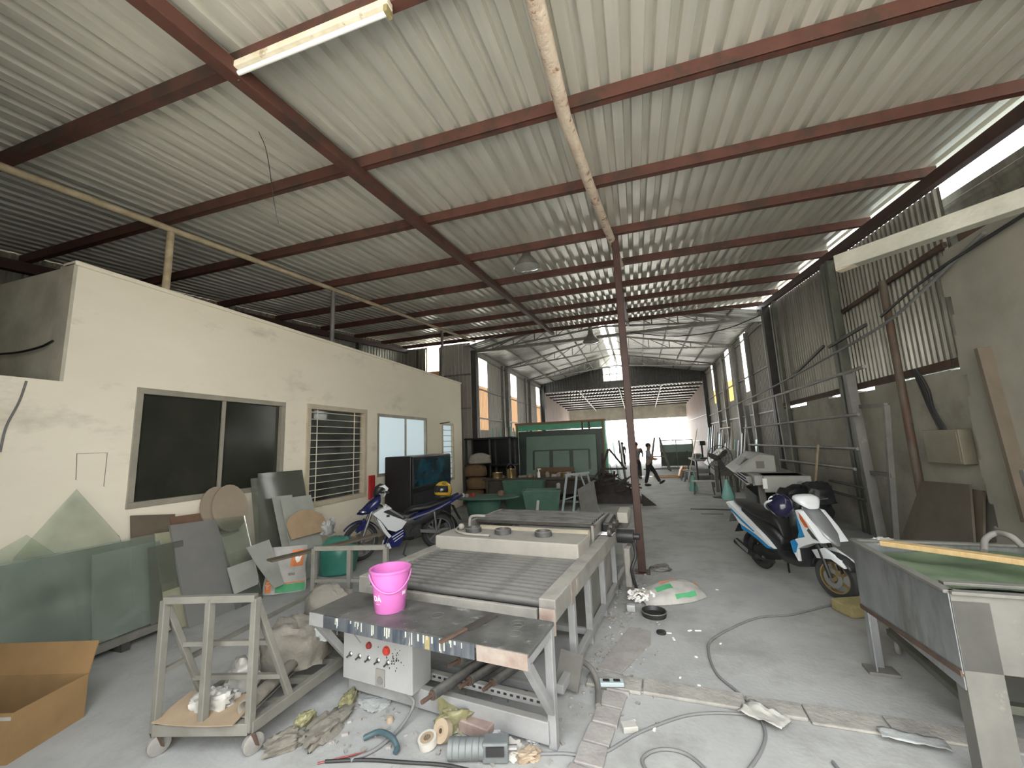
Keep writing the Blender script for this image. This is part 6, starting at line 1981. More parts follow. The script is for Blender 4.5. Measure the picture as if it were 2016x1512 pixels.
for x in (-1.0, 0, 1.0):
    MB().bar((x, -0.14, 0), (x, -0.14, 1.75), 0.05, 0.05).build('post', 'dull_steel', t)
MB().bar((-1.0, -0.14, 1.72), (1.0, -0.14, 1.72), 0.05, 0.05).build('top_rail', 'dull_steel', t)


def stool(x, y, rz, lab):
    t = thing('plastic_stool', lab, 'stool', (x, y, 0), (0, 0, rz), group='blue-grey plastic stools')
    MB().box((0, 0, 0.44), (0.32, 0.32, 0.03)).build('seat', 'stool_blue', t, bevel=0.012)
    for sx in (-1, 1):
        for sy in (-1, 1):
            MB().bar((sx * 0.19, sy * 0.19, 0), (sx * 0.135, sy * 0.135, 0.43), 0.05, 0.05).build('leg', 'stool_blue', t)
    for s in (-1, 1):
        MB().box((0, s * 0.165, 0.18), (0.32, 0.02, 0.03)).build('stretcher', 'stool_blue', t)


stool(2.0, 19.0, 0.3, 'blue-grey plastic stool beside the orange pallet jack')
stool(1.95, 19.75, 0.8, 'blue-grey plastic stool behind the other stool')
t = thing('tool_bench', 'cluttered steel tool bench along the far machine wall', 'workbench', (2.8, 21.0, 0))
MB().box((0, 0, 0.85), (1.0, 2.6, 0.06)).build('bench_top', 'dull_steel', t)
for x in (-0.42, 0.42):
    for y in (-1.2, 1.2):
        MB().box((x, y, 0.41), (0.07, 0.07, 0.82)).build('leg', 'dark_steel', t)
MB().box((0, 0, 0.3), (0.9, 2.4, 0.03)).build('lower_shelf', 'machine_dark', t)
t = thing('drill_press', 'dark bench drill standing on the far tool bench', 'drill press', (2.75, 20.3, 0.881))
MB().box((0, 0, 0.03), (0.3, 0.4, 0.06)).build('foot', 'dark_steel', t)
MB().cyl((0, 0.12, 0.05), (0, 0.12, 0.8), 0.04, n=10).build('pillar', 'dark_steel', t)
MB().box((0, 0.0, 0.72), (0.24, 0.6, 0.2)).build('head', 'engine_black', t, bevel=0.03)
for i in range(4):
    o = MB().box((0, 0, 0.1), (0.2, 0.25, 0.2)).build('parts_box', ['machine_dark', 'aqua_bag', 'galv_pale', 'rust'][i], bevel=0.01)
    o.location = (2.6 + 0.15 * (i % 2), 20.9 + 0.32 * i, 0.881)
    tag(o, ['dark parts box on the far tool bench', 'aqua parts box on the far tool bench', 'pale parts box on the far tool bench', 'rusty parts box on the far tool bench'][i], 'box')

# tree and post outside the far opening
t = thing('street_tree', 'young yellow-green tree outside the far opening', 'tree', (5.3, 47.0, -0.02))
MB().tube(bez([(0, 0, 0), (0.1, 0, 2.0), (0.0, 0.1, 4.4)], 5), 0.10, 8).build('trunk', 'trunk_bark', t, smooth=60)
rng = random.Random(2)
mb = MB()
for k in range(260):
    d = Vector((rng.gauss(0, 1), rng.gauss(0, 1), rng.gauss(0, 0.8)))
    c = d.normalized() * rng.uniform(0.3, 1.15) + Vector((0, 0, 4.9))
    n = Vector((rng.uniform(-1, 1), rng.uniform(-1, 1), rng.uniform(-1, 1))).normalized()
    u = n.orthogonal().normalized() * 0.14
    v = n.cross(u) * 0.6
    mb.add([c - u, c + v, c + u, c - v], [(0, 1, 2, 3)])
mb.build('foliage', 'leaf_yellow', t)['kind'] = 'stuff'
o = MB().cyl((0, 0, -0.02), (0, 0, 6.5), 0.10, n=10).build('utility_pole', 'dull_steel', smooth=40)
o.location = (3.45, 46.0, 0)
tag(o, 'grey utility pole outside the far opening', 'pole')


# ------------------------------------------------------------------ people
def figure(name, lab, loc, rot, joints, shirt, legs, skin='skin', parts=True, scale=1.0):
    """one continuous skinned body; clothes are slightly larger shells grown from the same skeleton"""
    t = thing(name, lab, 'person', loc, rot, scale=scale)
    J = joints

    def skin_mesh(nm, edges, rad, m, sub=2):
        names = []
        for a, b in edges:
            for q in (a, b):
                if q not in names:
                    names.append(q)
        me = bpy.data.meshes.new(nm)
        me.from_pydata([J[q] for q in names], [(names.index(a), names.index(b)) for a, b in edges], [])
        o = bpy.data.objects.new(nm, me)
        COL.objects.link(o)
        o.parent = t
        md = o.modifiers.new('skin', 'SKIN')
        md.use_smooth_shade = True
        for i, q in enumerate(names):
            sv = me.skin_vertices[0].data[i]
            r = rad[q]
            sv.radius = r if isinstance(r, tuple) else (r, r)
            sv.use_root = (i == 0)
        s = o.modifiers.new('sub', 'SUBSURF')
        s.levels = s.render_levels = sub
        me.materials.append(MATS[m])
        return o
    body_e = [('pelvis', 'waist'), ('waist', 'chest'), ('chest', 'neck'), ('neck', 'head0'), ('head0', 'head1'), ('head1', 'head2'),
              ('chest', 'shL'), ('shL', 'elL'), ('elL', 'wrL'), ('wrL', 'haL'), ('chest', 'shR'), ('shR', 'elR'), ('elR', 'wrR'), ('wrR', 'haR'),
              ('pelvis', 'hipL'), ('hipL', 'knL'), ('knL', 'anL'), ('anL', 'toL'), ('pelvis', 'hipR'), ('hipR', 'knR'), ('knR', 'anR'), ('anR', 'toR')]
    rad = dict(pelvis=(0.15, 0.11), waist=(0.135, 0.10), chest=(0.15, 0.105), neck=0.055, head0=0.075, head1=0.095, head2=0.07, shL=0.06, shR=0.06, elL=0.042, elR=0.042, wrL=0.03, wrR=0.03, haL=0.035, haR=0.035,
               hipL=0.09, hipR=0.09, knL=0.06, knR=0.06, anL=0.04, anR=0.04, toL=0.035, toR=0.035)
    bod = skin_mesh('body', body_e, rad, skin)
    g = lambda q, k: tuple(v * k for v in (rad[q] if isinstance(rad[q], tuple) else (rad[q], rad[q])))
    se = [('pelvis', 'waist'), ('waist', 'chest'), ('chest', 'neckb'), ('chest', 'shL'), ('shL', 'slL'), ('chest', 'shR'), ('shR', 'slR')]
    J['neckb'] = tuple(Vector(J['chest']).lerp(Vector(J['neck']), 0.7))
    J['slL'] = tuple(Vector(J['shL']).lerp(Vector(J['elL']), 0.85))
    J['slR'] = tuple(Vector(J['shR']).lerp(Vector(J['elR']), 0.85))
    r2 = dict(pelvis=g('pelvis', 1.1), waist=g('waist', 1.18), chest=g('chest', 1.15), neckb=(0.075, 0.07), shL=(0.08, 0.08), shR=(0.08, 0.08), slL=(0.065, 0.065), slR=(0.065, 0.065))
    skin_mesh('shirt', se, r2, shirt)
    J['wst'] = tuple(Vector(J['pelvis']).lerp(Vector(J['waist']), 0.35))
    le = [('pelvis', 'wst'), ('pelvis', 'hipL'), ('hipL', 'knL'), ('knL', 'cuL'), ('pelvis', 'hipR'), ('hipR', 'knR'), ('knR', 'cuR')]
    J['cuL'] = tuple(Vector(J['knL']).lerp(Vector(J['anL']), 0.93))
    J['cuR'] = tuple(Vector(J['knR']).lerp(Vector(J['anR']), 0.93))
    r3 = dict(pelvis=g('pelvis', 1.12), wst=(0.15, 0.115), hipL=(0.105, 0.105), hipR=(0.105, 0.105), knL=(0.08, 0.08), knR=(0.08, 0.08), cuL=(0.066, 0.066), cuR=(0.066, 0.066))
    skin_mesh('trousers', le, r3, legs)
    # shoes
    for s in 'LR':
        a, b = Vector(J['an' + s]), Vector(J['to' + s])
        c = a.lerp(b, 0.5)
        dv = (b - a)
        dv.z = 0 if abs(dv.z) < 0.06 else dv.z
        M = Matrix.Rotation(math.atan2(dv.y, dv.x), 3, 'Z') @ Matrix.Rotation(-math.atan2(dv.z, math.hypot(dv.x, dv.y)), 3, 'Y')
        MB().sphere((c.x, c.y, c.z - 0.015), 0.13, (1.05, 0.40, 0.38), 12, 8, M).build('shoe', 'hair', t, smooth=60)
    # face and hair
    hv = Vector(J['head1'])
    fd = Vector(J['face']).normalized()
    sd = Vector((-fd.y, fd.x, 0)).normalized()
    MB().sphere(hv + Vector((0, 0, 0.045)) - fd * 0.022, 0.112, (0.98, 0.9, 0.88), 14, 10).build('hair', 'hair', t, smooth=60)
    MB().sphere(hv + fd * 0.10 + Vector((0, 0, -0.01)), 0.02, (1.1, 0.8, 1.2), 8, 6).build('nose', skin, bod, smooth=60)
    for s in (-1, 1):
        MB().sphere(hv + fd * 0.088 + sd * 0.034 * s + Vector((0, 0, 0.012)), 0.011, (1, 1, 0.7), 8, 6).build('eye', 'hair', bod, smooth=60)
        MB().sphere(hv + sd * 0.098 * s, 0.026, (0.9, 0.45, 1.2), 8, 6).build('ear', skin, bod, smooth=60)
        # five fingers on each hand
        hn = Vector(J['haL' if s > 0 else 'haR'])
        wr = Vector(J['wrL' if s > 0 else 'wrR'])
        dd = (hn - wr).normalized()
        ll = dd.cross(Vector((0, 0, 1)))
        ll = ll.normalized() if ll.length > 0.1 else Vector((1, 0, 0))
        for k in range(4):
            b0 = hn + dd * 0.02 + ll * (k - 1.5) * 0.018
            ln = [0.055, 0.068, 0.063, 0.048][k]
            MB().tube([b0, b0 + dd * ln * 0.6 + Vector((0, 0, -0.004)), b0 + dd * ln + Vector((0, 0, -0.016))], [0.009, 0.0085, 0.007], 6).build('finger', skin, bod, smooth=60)
        b0 = hn + ll * 0.03 * s
        MB().tube([b0, b0 + ll * 0.025 * s + dd * 0.025, b0 + ll * 0.03 * s + dd * 0.05], [0.010, 0.009, 0.007], 6).build('thumb', skin, bod, smooth=60)
    MB().box(hv + fd * 0.092 + Vector((0, 0, -0.048)), (0.012, 0.012, 0.008)).build('mouth', 'rust', bod)
    return t


# walking man: faces +x, mid-stride
J = dict(pelvis=(0, 0, 0.92), waist=(0.02, 0, 1.05), chest=(0.03, 0, 1.28), neck=(0.045, 0, 1.43), head0=(0.055, 0, 1.50), head1=(0.075, 0, 1.58), head2=(0.07, 0, 1.66),
         shL=(0.03, 0.17, 1.36), elL=(0.10, 0.20, 1.12), wrL=(0.30, 0.16, 1.06), haL=(0.37, 0.14, 1.06), shR=(0.03, -0.17, 1.36), elR=(0.08, -0.21, 1.11), wrR=(0.28, -0.17, 1.04), haR=(0.35, -0.15, 1.04),
         hipL=(0, 0.09, 0.88), knL=(0.22, 0.09, 0.52), anL=(0.42, 0.09, 0.16), toL=(0.52, 0.09, 0.30), hipR=(0, -0.09, 0.88), knR=(-0.04, -0.09, 0.48), anR=(-0.16, -0.09, 0.07), toR=(0.02, -0.09, 0.035), face=(1, 0, 0))
J['toL'] = (0.545, 0.09, 0.20)
J['anL'] = (0.40, 0.09, 0.11)
p = fl(1280, 956)
figure('person', 'man in a grey shirt and dark trousers striding across the hall', (p.x, p.y, 0), (0, 0, R(-8)), J, 'shirt_grey', 'trousers', scale=1.0)
# cyclist seen from behind
J = dict(pelvis=(-0.10, 0, 0.96), waist=(-0.05, 0, 1.10), chest=(0.05, 0, 1.33), neck=(0.08, 0, 1.47), head0=(0.09, 0, 1.54), head1=(0.11, 0, 1.62), head2=(0.10, 0, 1.70),
         shL=(0.05, 0.18, 1.40), elL=(0.22, 0.27, 1.20), wrL=(0.42, 0.24, 1.08), haL=(0.48, 0.24, 1.06), shR=(0.05, -0.18, 1.40), elR=(0.22, -0.27, 1.20), wrR=(0.42, -0.24, 1.08), haR=(0.48, -0.24, 1.06),
         hipL=(-0.10, 0.09, 0.92), knL=(0.16, 0.11, 0.66), anL=(0.05, 0.12, 0.33), toL=(0.20, 0.12, 0.27), hipR=(-0.10, -0.09, 0.92), knR=(0.08, -0.11, 0.52), anR=(-0.02, -0.12, 0.10), toR=(0.14, -0.12, 0.07), face=(1, 0, 0))
p = fl(1257, 944)
RB = R(85)
figure('person', 'cyclist in a dark shirt riding towards the bright opening', (p.x, p.y, 0.0), (0, 0, RB), J, 'shirt_dark', 'trousers')
t = thing('bicycle', 'plain dark bicycle ridden towards the bright opening', 'bicycle', (p.x, p.y, 0), (0, 0, RB))
for x in (-0.5, 0.55):
    wh = MB().torus((x, 0, 0.33), 0.315, 0.018, 'y', 32, 8).build('wheel', 'black_rubber', t, smooth=60)
    for k in range(10):
        a = math.pi * k / 10
        MB().tube([(x + 0.31 * math.cos(a), 0, 0.33 + 0.31 * math.sin(a)), (x - 0.31 * math.cos(a), 0, 0.33 - 0.31 * math.sin(a))], 0.002, 4).build('spoke', 'alloy', wh)
for a, b in (((-0.5, 0, 0.33), (0.0, 0, 0.30)), ((0, 0, 0.30), (-0.14, 0, 0.80)), ((-0.14, 0, 0.78), (0.40, 0, 0.82)), ((0.0, 0, 0.30), (0.40, 0, 0.74)), ((-0.5, 0, 0.33), (-0.12, 0, 0.74)), ((0.55, 0, 0.33), (0.38, 0, 0.98))):
    MB().tube([a, b], 0.016, 8).build('frame_tube', 'dark_steel', t, smooth=40)
MB().tube([(0.44, -0.27, 1.03), (0.40, 0, 1.0), (0.44, 0.27, 1.03)], 0.012, 8).build('handlebar', 'dark_steel', t)
MB().box((-0.17, 0, 0.83), (0.24, 0.13, 0.05)).build('saddle', 'black_plastic', t, bevel=0.015)
for s in (-1, 1):
    MB().bar((0.0, s * 0.08, 0.30), (0.04 * s, s * 0.08, 0.30 - 0.17 * -s * (1 if s > 0 else 1) * (-1 if s > 0 else 1)), 0.015, 0.02).build('crank', 'alloy', t)
# onlooker further out
J = dict(pelvis=(0, 0, 0.92), waist=(0, 0, 1.05), chest=(0, 0, 1.28), neck=(0.01, 0, 1.43), head0=(0.02, 0, 1.50), head1=(0.03, 0, 1.58), head2=(0.03, 0, 1.66),
         shL=(0, 0.17, 1.36), elL=(0.0, 0.22, 1.10), wrL=(0.08, 0.22, 0.88), haL=(0.10, 0.22, 0.80), shR=(0, -0.17, 1.36), elR=(0.0, -0.22, 1.10), wrR=(0.08, -0.22, 0.88), haR=(0.10, -0.22, 0.80),
         hipL=(0, 0.09, 0.88), knL=(0.02, 0.10, 0.48), anL=(0, 0.11, 0.08), toL=(0.15, 0.12, 0.035), hipR=(0, -0.09, 0.88), knR=(0.02, -0.10, 0.48), anR=(0, -0.11, 0.08), toR=(0.15, -0.12, 0.035), face=(1, 0, 0))
p = fl(1228, 918)
figure('person', 'person in dark clothes standing beyond the glass stacks near the opening', (p.x, p.y, 0), (0, 0, R(-100)), J, 'shirt_dark', 'trousers')
# ------------------------------------------------------------------ lamps and wires under the roof
p0 = Vector((-2.42, 1.92, roof_z(1.93) - 0.02))
a, b = aty(478, 150, 1.90), aty(775, 20, 1.90)
za = roof_z(1.93) - 0.05
a = Vector((a.x * (za - CAM_H) / (a.z - CAM_H), 1.90, za))
b = Vector((b.x * (za - CAM_H) / (b.z - CAM_H), 1.90, za))
t = thing('fluorescent_lamp', 'old white fluorescent tube fitting fixed under a red purlin', 'lamp', a)
d = b - a
MB().bar((0, 0, 0), d, 0.06, 0.05).build('fitting_body', 'lamp_white', t, bevel=0.006)
MB().cyl(d * 0.02 + Vector((0, 0.012, -0.045)), d * 0.98 + Vector((0, 0.012, -0.045)), 0.017, n=12).build('tube', 'tube_white', t, smooth=40)
for f in (0.005, 0.985):
    MB().box(d * f + Vector((0, 0.008, -0.03)), (0.03, 0.07, 0.08)).build('tube_holder', 'frame_grey' if f < 0.5 else 'foam_yellow', t, bevel=0.006)


def bay_lamp(px_, Y, lab, sc=1.0):
    q = aty(px_[0], px_[1], Y)
    zt = roof_z(Y)
    t = thing('high_bay_lamp', lab, 'lamp', (q.x, Y, q.z), scale=sc, group='bell-shaped bay lamps')
    sh_ = MB().lathe([(0.05, 0.20), (0.07, 0.16), (0.08, 0.08), (0.16, -0.02), (0.23, -0.13), (0.235, -0.15), (0.22, -0.14), (0.15, -0.02), (0.07, 0.07)], 28, cap=False).build('bell_shade', 'lamp_metal', t, smooth=50)
    MB().lathe([(0.0001, 0.30), (0.05, 0.30), (0.06, 0.24), (0.05, 0.16), (0.0001, 0.16)], 16).build('lamp_cap', 'lamp_metal', t, smooth=40)
    MB().lathe([(0.0001, -0.19), (0.12, -0.17), (0.22, -0.14)], 24, cap=False).build('glass_cover', 'lamp_glass', sh_, smooth=60)
    if zt > q.z + 0.3 * sc:
        MB().tube([(0, 0, 0.29), (0, 0, (zt - q.z - 0.03) / sc)], 0.01, 6).build('hanger', 'dark_steel', t)


bay_lamp((1037, 512), 6.5, 'bell-shaped bay lamp hanging under the front roof by the red rafter')
bay_lamp((1163, 664), 14.0, 'bell-shaped bay lamp hanging at the mouth of the gabled hall', 1.3)
for i, pts in enumerate(([(512, 215), (525, 300), (540, 400), (548, 440)],)):
    P = [aty(x, y, 2.6 + 0.05 * k) for k, (x, y) in enumerate(pts)]
    P[0] = Vector((P[0].x, P[0].y, roof_z(2.6) + 0.1))
    o = MB().tube(bez(P, 5), 0.004, 5).build('hanging_wire', 'cable_black')
    tag(o, 'thin wire hanging down from the roof sheets over the office', 'wire')
# cables on the office front
o = MB().tube(bez([atx(0, 890, -5.585), atx(12, 840, -5.585), atx(38, 790, -5.585), atx(52, 750, -5.585)], 6), 0.009, 6).build('wall_cable', 'cable_grey', smooth=60)
tag(o, 'grey cable running down the cream wall below the office corner', 'cable')
o = MB().tube(bez([aty(0, 697, 2.49), aty(40, 693, 2.49), aty(80, 683, 2.49), aty(104, 671, 2.49)], 6), 0.012, 6).build('wall_cable', 'cable_black', smooth=60)
tag(o, 'black cable slung across the grimy upper office front', 'cable')
# rectangular old tape mark on the office wall
t = thing('tape_mark', 'old rusty tape outline left on the cream office wall', 'tape mark', (W_OFF + 0.002, 2.9, 1.9))
for a_, b_ in (((150, 893), (212, 891)), ((151, 893), (149, 945)), ((211, 892), (204, 958))):
    A_, B_ = atx(*a_, W_OFF + 0.002), atx(*b_, W_OFF + 0.002)
    o_ = Vector((W_OFF + 0.002, 2.9, 1.9))
    MB().bar(A_ - o_, B_ - o_, 0.003, 0.012, (1, 0, 0)).build('tape_strip', 'edge_brown', t)

# ------------------------------------------------------------------ kerb, bricks and litter on the floor
t = struct('trim_1', 'broken concrete kerb across the floor')
rng = random.Random(21)
x = -0.55
while x < 6.0:
    wd = rng.uniform(0.35, 0.8)
    yc = 3.55 + 0.045 * (x + 0.55) * -1.0 + rng.uniform(-0.01, 0.01)
    h = rng.uniform(0.018, 0.032)
    MB().box((x + wd / 2, yc - 0.02, h / 2), (wd - 0.012, rng.uniform(0.17, 0.21), h), (0, 0, R(-2.5 + rng.uniform(-1.5, 1.5)))).build('kerb_stone', 'kerb_concrete', t, bevel=0.008)
    x += wd
t2 = struct('trim_2', 'row of dusty bricks let into the floor beside the table leg')
for k in range(6):
    y = 2.55 + 0.19 * k
    MB().box((-0.47 + 0.035 * k + rng.uniform(-0.01, 0.01), y, 0.010), (0.17, 0.175, 0.02 + 0.006 * (k % 2)), (0, 0, R(-9 + rng.uniform(-4, 4)))).build('brick', 'brick_dust', t2, bevel=0.005)
# feed sack spilling white offcuts
c = fl(1318, 1175)
t = thing('feed_sack', 'half-empty white feed sack lying open and spilling white scraps', 'sack', (c.x, c.y, 0), (0, 0, R(28)))


def sk2(u, v):
    x = -0.40 + 0.80 * u
    y = (-0.24 + 0.48 * v) * (0.75 + 0.25 * math.sin(math.pi * u) - 0.25 * max(0, u - 0.75) * 4 * 0.5)
    h = 0.16 * (math.sin(math.pi * min(1, 0.05 + 0.92 * (1 - u) ** 0.7)) ** 0.6) * (max(0.0, math.sin(math.pi * v)) ** 0.5)
    return (x, y, 0.006 + h + 0.02 * _nz.noise(Vector((u * 6, v * 5, 2.2))) * min(1, h * 20))


MB().grid(sk2, 22, 16).build('sack_body', 'sack_white', t, smooth=70)


def sk2_patch(nm, u0, v0, u1, v1, m):
    MB().grid(lambda a, b: Vector(sk2(u0 + (u1 - u0) * a, v0 + (v1 - v0) * b)) + Vector((0, 0, 0.004)), 10, 8).build(nm, m, t, smooth=70)


sk2_patch('orange_print', 0.40, 0.56, 0.68, 0.64, 'print_orange')
sk2_patch('orange_print', 0.40, 0.64, 0.48, 0.76, 'print_orange')
sk2_patch('orange_print', 0.60, 0.64, 0.68, 0.76, 'print_orange')
sk2_patch('green_print', 0.24, 0.26, 0.50, 0.42, 'print_green')
sk2_patch('green_band', 0.45, 0.03, 0.80, 0.10, 'print_green')
sk2_patch('orange_corner', 0.90, 0.35, 0.97, 0.62, 'print_orange')
mb = MB()
for k in range(70):
    u, v = rng.uniform(-0.12, 0.20), rng.uniform(0.2, 0.8)
    p = Vector(sk2(max(0.0, u), v))
    p.x = -0.40 + 0.80 * u
    p.z = max(0.015, 0.03 + 0.10 * rng.random() * (1 - abs(v - 0.5) * 2))
    mb.box(p, (rng.uniform(0.03, 0.08), rng.uniform(0.015, 0.03), 0.012), (rng.uniform(-0.5, 0.5), rng.uniform(-0.5, 0.5), rng.uniform(0, 3)))
mb.build('white_scraps', 'print_white', t)['kind'] = 'stuff'
MB().box((-0.36, -0.02, 0.12), (0.30, 0.05, 0.02), (0, R(18), R(40))).build('white_strip', 'tape_white', t)
c = fl(1288, 1212)
t = thing('tin_lid', 'round black tin lid on the floor at the mouth of the spilled sack', 'tin', (c.x, c.y, 0))  # loose lid of a tin
MB().lathe([(0.10, 0), (0.125, 0), (0.135, 0.05), (0.125, 0.055), (0.11, 0.015), (0.0001, 0.015)], 24).build('lid_body', 'cable_black', t, smooth=40)
MB().torus((0, 0, 0.05), 0.13, 0.006, n=24, m=6).build('lid_rim', 'galv_pale', t, smooth=60)
c = fl(1302, 1247)
o = MB().lathe([(0.0001, 0), (0.045, 0), (0.045, 0.02), (0.0001, 0.02)], 18).build('black_cap', 'cable_black', smooth=40)  # small black cap, loose on the floor
o.location = (c.x, c.y, 0)
tag(o, 'small black cap on the open floor before the spilled sack', 'cap')
c = fl(1243, 1203)
o = MB().box((0, 0, 0.035), (0.09, 0.07, 0.07)).build('clear_box', 'plastic_white', bevel=0.008)
o.location = (c.x, c.y, 0)
tag(o, 'small clear plastic box lying beside the spilled sack', 'box')
c = fl(1300, 1122)
o = lump('grey_bag', 'galv_pale', (c.x, c.y, 0), (0.16, 0.11, 0.05), 91, 'flattened grey plastic bag behind the spilled sack', 'bag', 0.2, amp=0.4)
# grey board on the floor
P = [fl(1178, 1318), fl(1240, 1237), fl(1281, 1245), fl(1281, 1270), fl(1222, 1328)]
c = fl(1230, 1285)
o = MB().prism([(q.x - c.x, q.y - c.y) for q in P][::-1], 0.004, 0.016).build('floor_board', 'brick_dust')
o.location = (c.x, c.y, 0)
tag(o, 'flat grey board lying on the floor beside the conveyor', 'board')
# bent hose and cardboard near the table leg
pts = [fl(1115, 1310, 0.05), fl(1140, 1302, 0.10), fl(1163, 1315, 0.10), fl(1176, 1345, 0.05), fl(1178, 1390, 0.03)]
o = MB().tube(bez(pts, 6), 0.022, 8).build('rubber_hose', 'dull_steel', smooth=60)
tag(o, 'bent grey rubber hose curving out beside the table leg', 'hose')
c = fl(1120, 1370)
o = MB().box((0, 0, 0.14), (0.20, 0.02, 0.24), (R(-30), 0, R(-20))).build('cardboard_sheet', 'galv_pale')
o.location = (c.x, c.y + 0.08, 0.0)
tag(o, 'stiff grey card standing behind the table leg', 'card')
c = fl(1205, 1358)
t = thing('cable_clamp', 'grey plastic clamp lying on the kerb stones', 'clamp', (c.x, c.y, 0.03), (0, 0, R(12)))
MB().box((0, 0, 0.02), (0.18, 0.07, 0.03)).build('clamp_body', 'blue_grey', t, bevel=0.006)
for s in (-1, 1):
    MB().box((s * 0.04, 0, 0.037), (0.05, 0.03, 0.006)).build('slot', 'cable_black', t)
# loops of cable
def floor_cable(pts, r, m, lab, z=None):
    P = [fl(*q) + Vector((0, 0, r + 0.001)) for q in pts]
    o = MB().tube(bez(P, 8), r, 8).build('floor_cable', m, smooth=60)
    tag(o, lab, 'cable')


floor_cable([(1640, 1192), (1560, 1212), (1500, 1217), (1455, 1232), (1402, 1262), (1396, 1290), (1412, 1330), (1452, 1365), (1486, 1400), (1506, 1440), (1502, 1475), (1470, 1525), (1400, 1600)], 0.010, 'cable_grey', 'long grey cable curving over the kerb on the open floor')
floor_cable([(1640, 1504), (1700, 1600), (1500, 1640), (1330, 1580), (1268, 1512), (1275, 1488), (1310, 1479), (1350, 1488), (1385, 1515), (1420, 1560)], 0.010, 'cable_grey', 'grey cable loop on the apron before the kerb')
floor_cable([(1470, 1409), (1400, 1407), (1340, 1415), (1260, 1445), (1200, 1480), (1160, 1492), (1110, 1487), (1060, 1488)], 0.009, 'cable_grey', 'grey cable running from the crumpled paper towards the table leg')
floor_cable([(640, 1503), (720, 1500), (800, 1505), (880, 1511), (960, 1530)], 0.010, 'cable_black', 'black cable lying on the floor before the table')
c = fl(1503, 1416)
o = MB().grid(lambda u, v: (-0.13 + 0.26 * u + 0.03 * v, -0.10 + 0.20 * v * (1 - 0.35 * u), 0.012 + 0.018 * abs(_nz.noise(Vector((u * 4, v * 4, 7)))) * 2), 10, 8).build('crumpled_paper', 'sack_white', smooth=40, solid=0.003)
o.location = (c.x, c.y, 0.03)
o.rotation_euler = (0, 0, R(-28))
tag(o, 'crumpled white cloth glove on the kerb under the cable', 'glove')
c = fl(1240, 1438)
o = MB().box((0, 0, 0.02), (0.10, 0.07, 0.04)).build('paper_packet', 'sack_white', bevel=0.006)
o.location = (c.x, c.y, 0)
o.rotation_euler = (0, 0, R(20))
tag(o, 'small torn white packet on the apron by the grey cable', 'packet')
c = fl(1800, 1468)
o = MB().grid(lambda u, v: (-0.16 + 0.32 * u, -0.05 + 0.10 * v, 0.008 + 0.012 * abs(_nz.noise(Vector((u * 6, v * 3, 3)))) * 2), 10, 5).build('crumpled_paper', 'plastic_white', smooth=40, solid=0.002)
o.location = (c.x, c.y, 0.03)
o.rotation_euler = (0, 0, R(-8))
tag(o, 'crumpled white plastic strip on the kerb near the trough leg', 'plastic')
# litter in front of the table
c = fl(905, 1438)
lump('plastic_bag', 'bag_yellow', (c.x - 0.05, c.y + 0.04, 0), (0.13, 0.09, 0.10), 95, 'crumpled yellow-green plastic bag on the floor below the table', 'bag', 0.2, amp=0.4)


def roll(px_, r, rh, w_, m, lab, tilt):
    c = fl(*px_)
    t = thing('tape_roll', lab, 'tape', (c.x, c.y, 0), (0, 0, R(-20)), group='rolls of tape on the floor')
    M = Matrix.Rotation(tilt, 3, 'X')
    zc = r * math.sin(tilt) + w_ * 0.5 * math.cos(tilt)
    MB().lathe([(rh, -w_ / 2), (r, -w_ / 2), (r, w_ / 2), (rh, w_ / 2), (rh, -w_ / 2)], 26, (0, 0, zc), M, cap=False).build('tape_ring', m, t, smooth=30)
    MB().lathe([(rh * 0.5, -w_ / 2), (rh, -w_ / 2 + 0.001), (rh, w_ / 2 - 0.001), (rh * 0.5, w_ / 2)], 22, (0, 0, zc), M, cap=False).build('core', 'cardboard_dull', t, smooth=30)


roll((872, 1462), 0.065, 0.028, 0.045, 'tape_tan', 'tan tape roll standing tilted against the yellow-green bag', R(62))
roll((842, 1470), 0.06, 0.045, 0.045, 'tape_white', 'white tape roll lying beside the tan one', R(12))
c = fl(935, 1452)
o = MB().box((0, 0, 0.04), (0.24, 0.12, 0.08)).build('rusty_tin', 'tin_rusty', bevel=0.008)
o.location = (c.x, c.y + 0.05, 0)
o.rotation_euler = (0, 0, R(-12))
tag(o, 'flat rusty tin box on the floor under the table rail', 'tin')
c = fl(935, 1495)
t = thing('old_motor', 'dusty green-grey electric motor lying in the litter', 'motor', (c.x, c.y, 0), (0, 0, R(15)))
MB().cyl((-0.16, 0, 0.06), (0.06, 0, 0.06), 0.058, n=18).build('motor_case', 'motor_green', t, smooth=40)
MB().box((0.13, 0, 0.06), (0.16, 0.10, 0.11)).build('gear_box', 'motor_green', t, bevel=0.01)
MB().box((0.13, -0.04, 0.075), (0.11, 0.04, 0.05)).build('terminal_slot', 'cable_black', t)
MB().cyl((0.21, 0, 0.06), (0.26, 0, 0.06), 0.018, n=10).build('shaft', 'alloy', t)
for k in range(5):
    MB().torus((-0.13 + 0.04 * k, 0, 0.062), 0.058, 0.003, 'x', 20, 4).build('cooling_fin', 'motor_green', t)
rng = random.Random(44)
names = ['white plastic offcut on the floor below the table rail', 'torn pale paper on the floor near the old motor', 'bent grey plate lying near the rusty tin', 'cream crumpled card beside the table leg', 'round white plastic cap next to the table leg']
